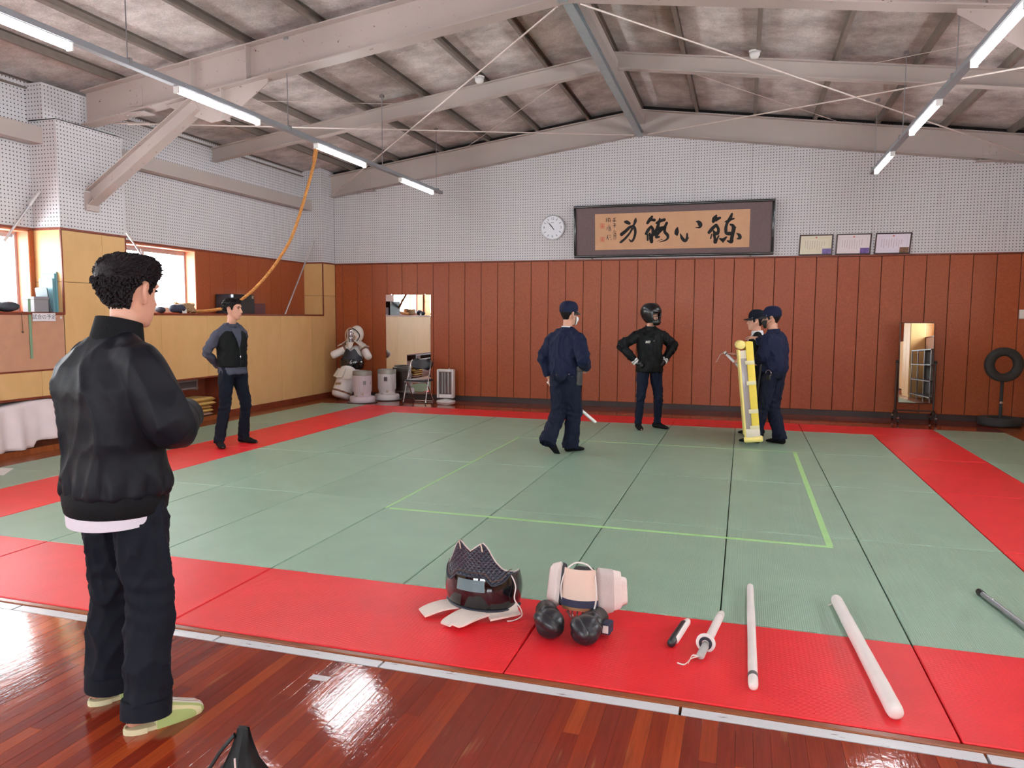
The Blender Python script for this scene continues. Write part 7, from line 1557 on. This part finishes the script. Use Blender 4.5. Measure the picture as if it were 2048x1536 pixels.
p.top('uniform_jacket', M_NVY, UNI, (0.084, 0.078, 0.070, 0.064, 0.052), 0.011, cuff=-0.03)
p.part('waistband', MB().add(p.torso([(-0.05, .160, .124, 0), (0.0, .172, .136, 0), (0.03, .172, .136, 0)])), M_NVY2, 60)
p.trousers(M_NVY2, (0.104, 0.098, 0.088, 0.084, 0.086), 0.14, 0.010, 0.009, None, 0.03, 0.174, 0.136)
p.collar('jacket_collar', M_NVY, 0.066, 0.046, 0.006, 1.12, 0.008, -0.025); p.hair(HAIR, 0.006, 0.16, 0.118, 0.05); p.cap(M_NVY); p.mask(mat('black_mask', (24, 24, 27), 0.7)); p.face(lips=False); p.feet('sock', M_SOCK)
q = p.pelvis
p.part('duty_belt', MB().add(sheet([[q+rotz((r_*math.sin(2*PI*k/36), r_*0.80*math.cos(2*PI*k/36), z), p.yp) for k in range(37)] for z, r_ in ((-0.012, 0.172), (-0.010, 0.179), (0.03, 0.180), (0.032, 0.172))], 0.0)), M_BLKL, 60)
cf = p.part('handcuffs', MB().add(tube([(-0.186-0.004*math.sin(a), -0.045+0.036*math.cos(a), 0.905+0.042*math.sin(a)) for a in [2*PI*j/20 for j in range(20)]], 0.0045, 6, closed=True)), M_CHROME, 60)
p.part('cuff_pouch', MB().add(rbox(-0.195, -0.165, -0.07, -0.02, 0.82, 0.885, 0.01)), M_BLKL, 60)
p.part('baton_holder', MB().add(tube([(-0.185, 0.055, 1.04), (-0.195, 0.075, 0.80), (-0.20, 0.095, 0.56)], [0.013, 0.013, 0.011], 10)), M_BLKL, 60)
# ---------------------------------------------------------------- yellow padded shield
sh = thing('padded_shield', 'yellow foam edged shield with clear tape held upright by the officers', 'shield', (5.62, 9.65, 0.05))
M_YEL = mat('yellow_foam', (244, 214, 86), 0.6, var=0.04, scale=8); M_YEL2 = mat('yellow_foam_pale', (246, 226, 140), 0.55, var=0.05, scale=8)
T0, T1 = Vector((5.540, 9.62, 1.265)), Vector((5.665, 9.62, 0.10)); ax = (T1-T0).normalized(); ex_ = Vector((1, 0.10, 0)); ex_ = (ex_-ax*ex_.dot(ax)).normalized(); ey_ = ax.cross(ex_)
if ey_.y < 0: ey_ = -ey_
def sbox(u0, u1, w0, w1, l0, l1, c=0.004):
    v, f = rbox(u0, u1, w0, w1, l0, l1, c, 2); return [T0+ex_*p_[0]+ey_*p_[1]+ax*p_[2] for p_ in v], f
Ls = (T1-T0).length
part(sh, 'front_edge', MB().add(sbox(-0.075, -0.052, -0.02, 0.22, 0.06, Ls-0.04)), M_YEL2, 40)
part(sh, 'clear_sheet', MB().add(sbox(-0.055, 0.020, -0.008, 0.006, 0.08, Ls-0.05)), mat('clear_sheet', (168, 158, 162), 0.18), 40)
part(sh, 'side_foam', MB().add(sbox(0.018, 0.105, -0.03, 0.04, -0.03, Ls-0.02, 0.008)), M_YEL, 40)
part(sh, 'far_foam', MB().add(sbox(0.018, 0.105, 0.17, 0.23, -0.03, Ls-0.02, 0.008)), M_YEL, 40)
part(sh, 'back_sheet', MB().add(sbox(0.030, 0.045, 0.03, 0.18, 0.0, Ls-0.02, 0.003)), mat('clear_sheet', (168, 158, 162)), 40)
v, f = tube([T0+ex_*(-0.035)+ey_*w_ for w_ in (-0.03, -0.02, 0.22, 0.23)], [0.045, 0.055, 0.055, 0.045], 16); part(sh, 'top_roll', MB().add((v, f)), M_YEL2, 60)
v, f = tube([T0+ax*(Ls+0.0)+ex_*x_+ey_*0.0 for x_ in (-0.085, -0.07, 0.12, 0.135)], [0.03, 0.040, 0.040, 0.03], 16); part(sh, 'bottom_roll', MB().add((v, f)), M_YEL2, 60)
M_CT = mat('clear_tape', (226, 216, 176), 0.25)
for l0 in (0.20, 0.45, 0.80, 1.0): part(sh, 'tape_band', MB().add(sbox(-0.006, 0.1065, -0.0315, 0.0415, l0, l0+0.05, 0.004)), M_CT, 40)
part(sh, 'tape_band', MB().add(sbox(-0.058, 0.1075, -0.0325, 0.0425, Ls-0.13, Ls-0.03, 0.006)), mat('tape_pale', (230, 218, 200), 0.3), 40)
part(sh, 'tape_band', MB().add(sbox(-0.056, 0.022, -0.012, 0.01, 0.07, 0.17, 0.004)), mat('tape_pale', (230, 218, 200)), 40)
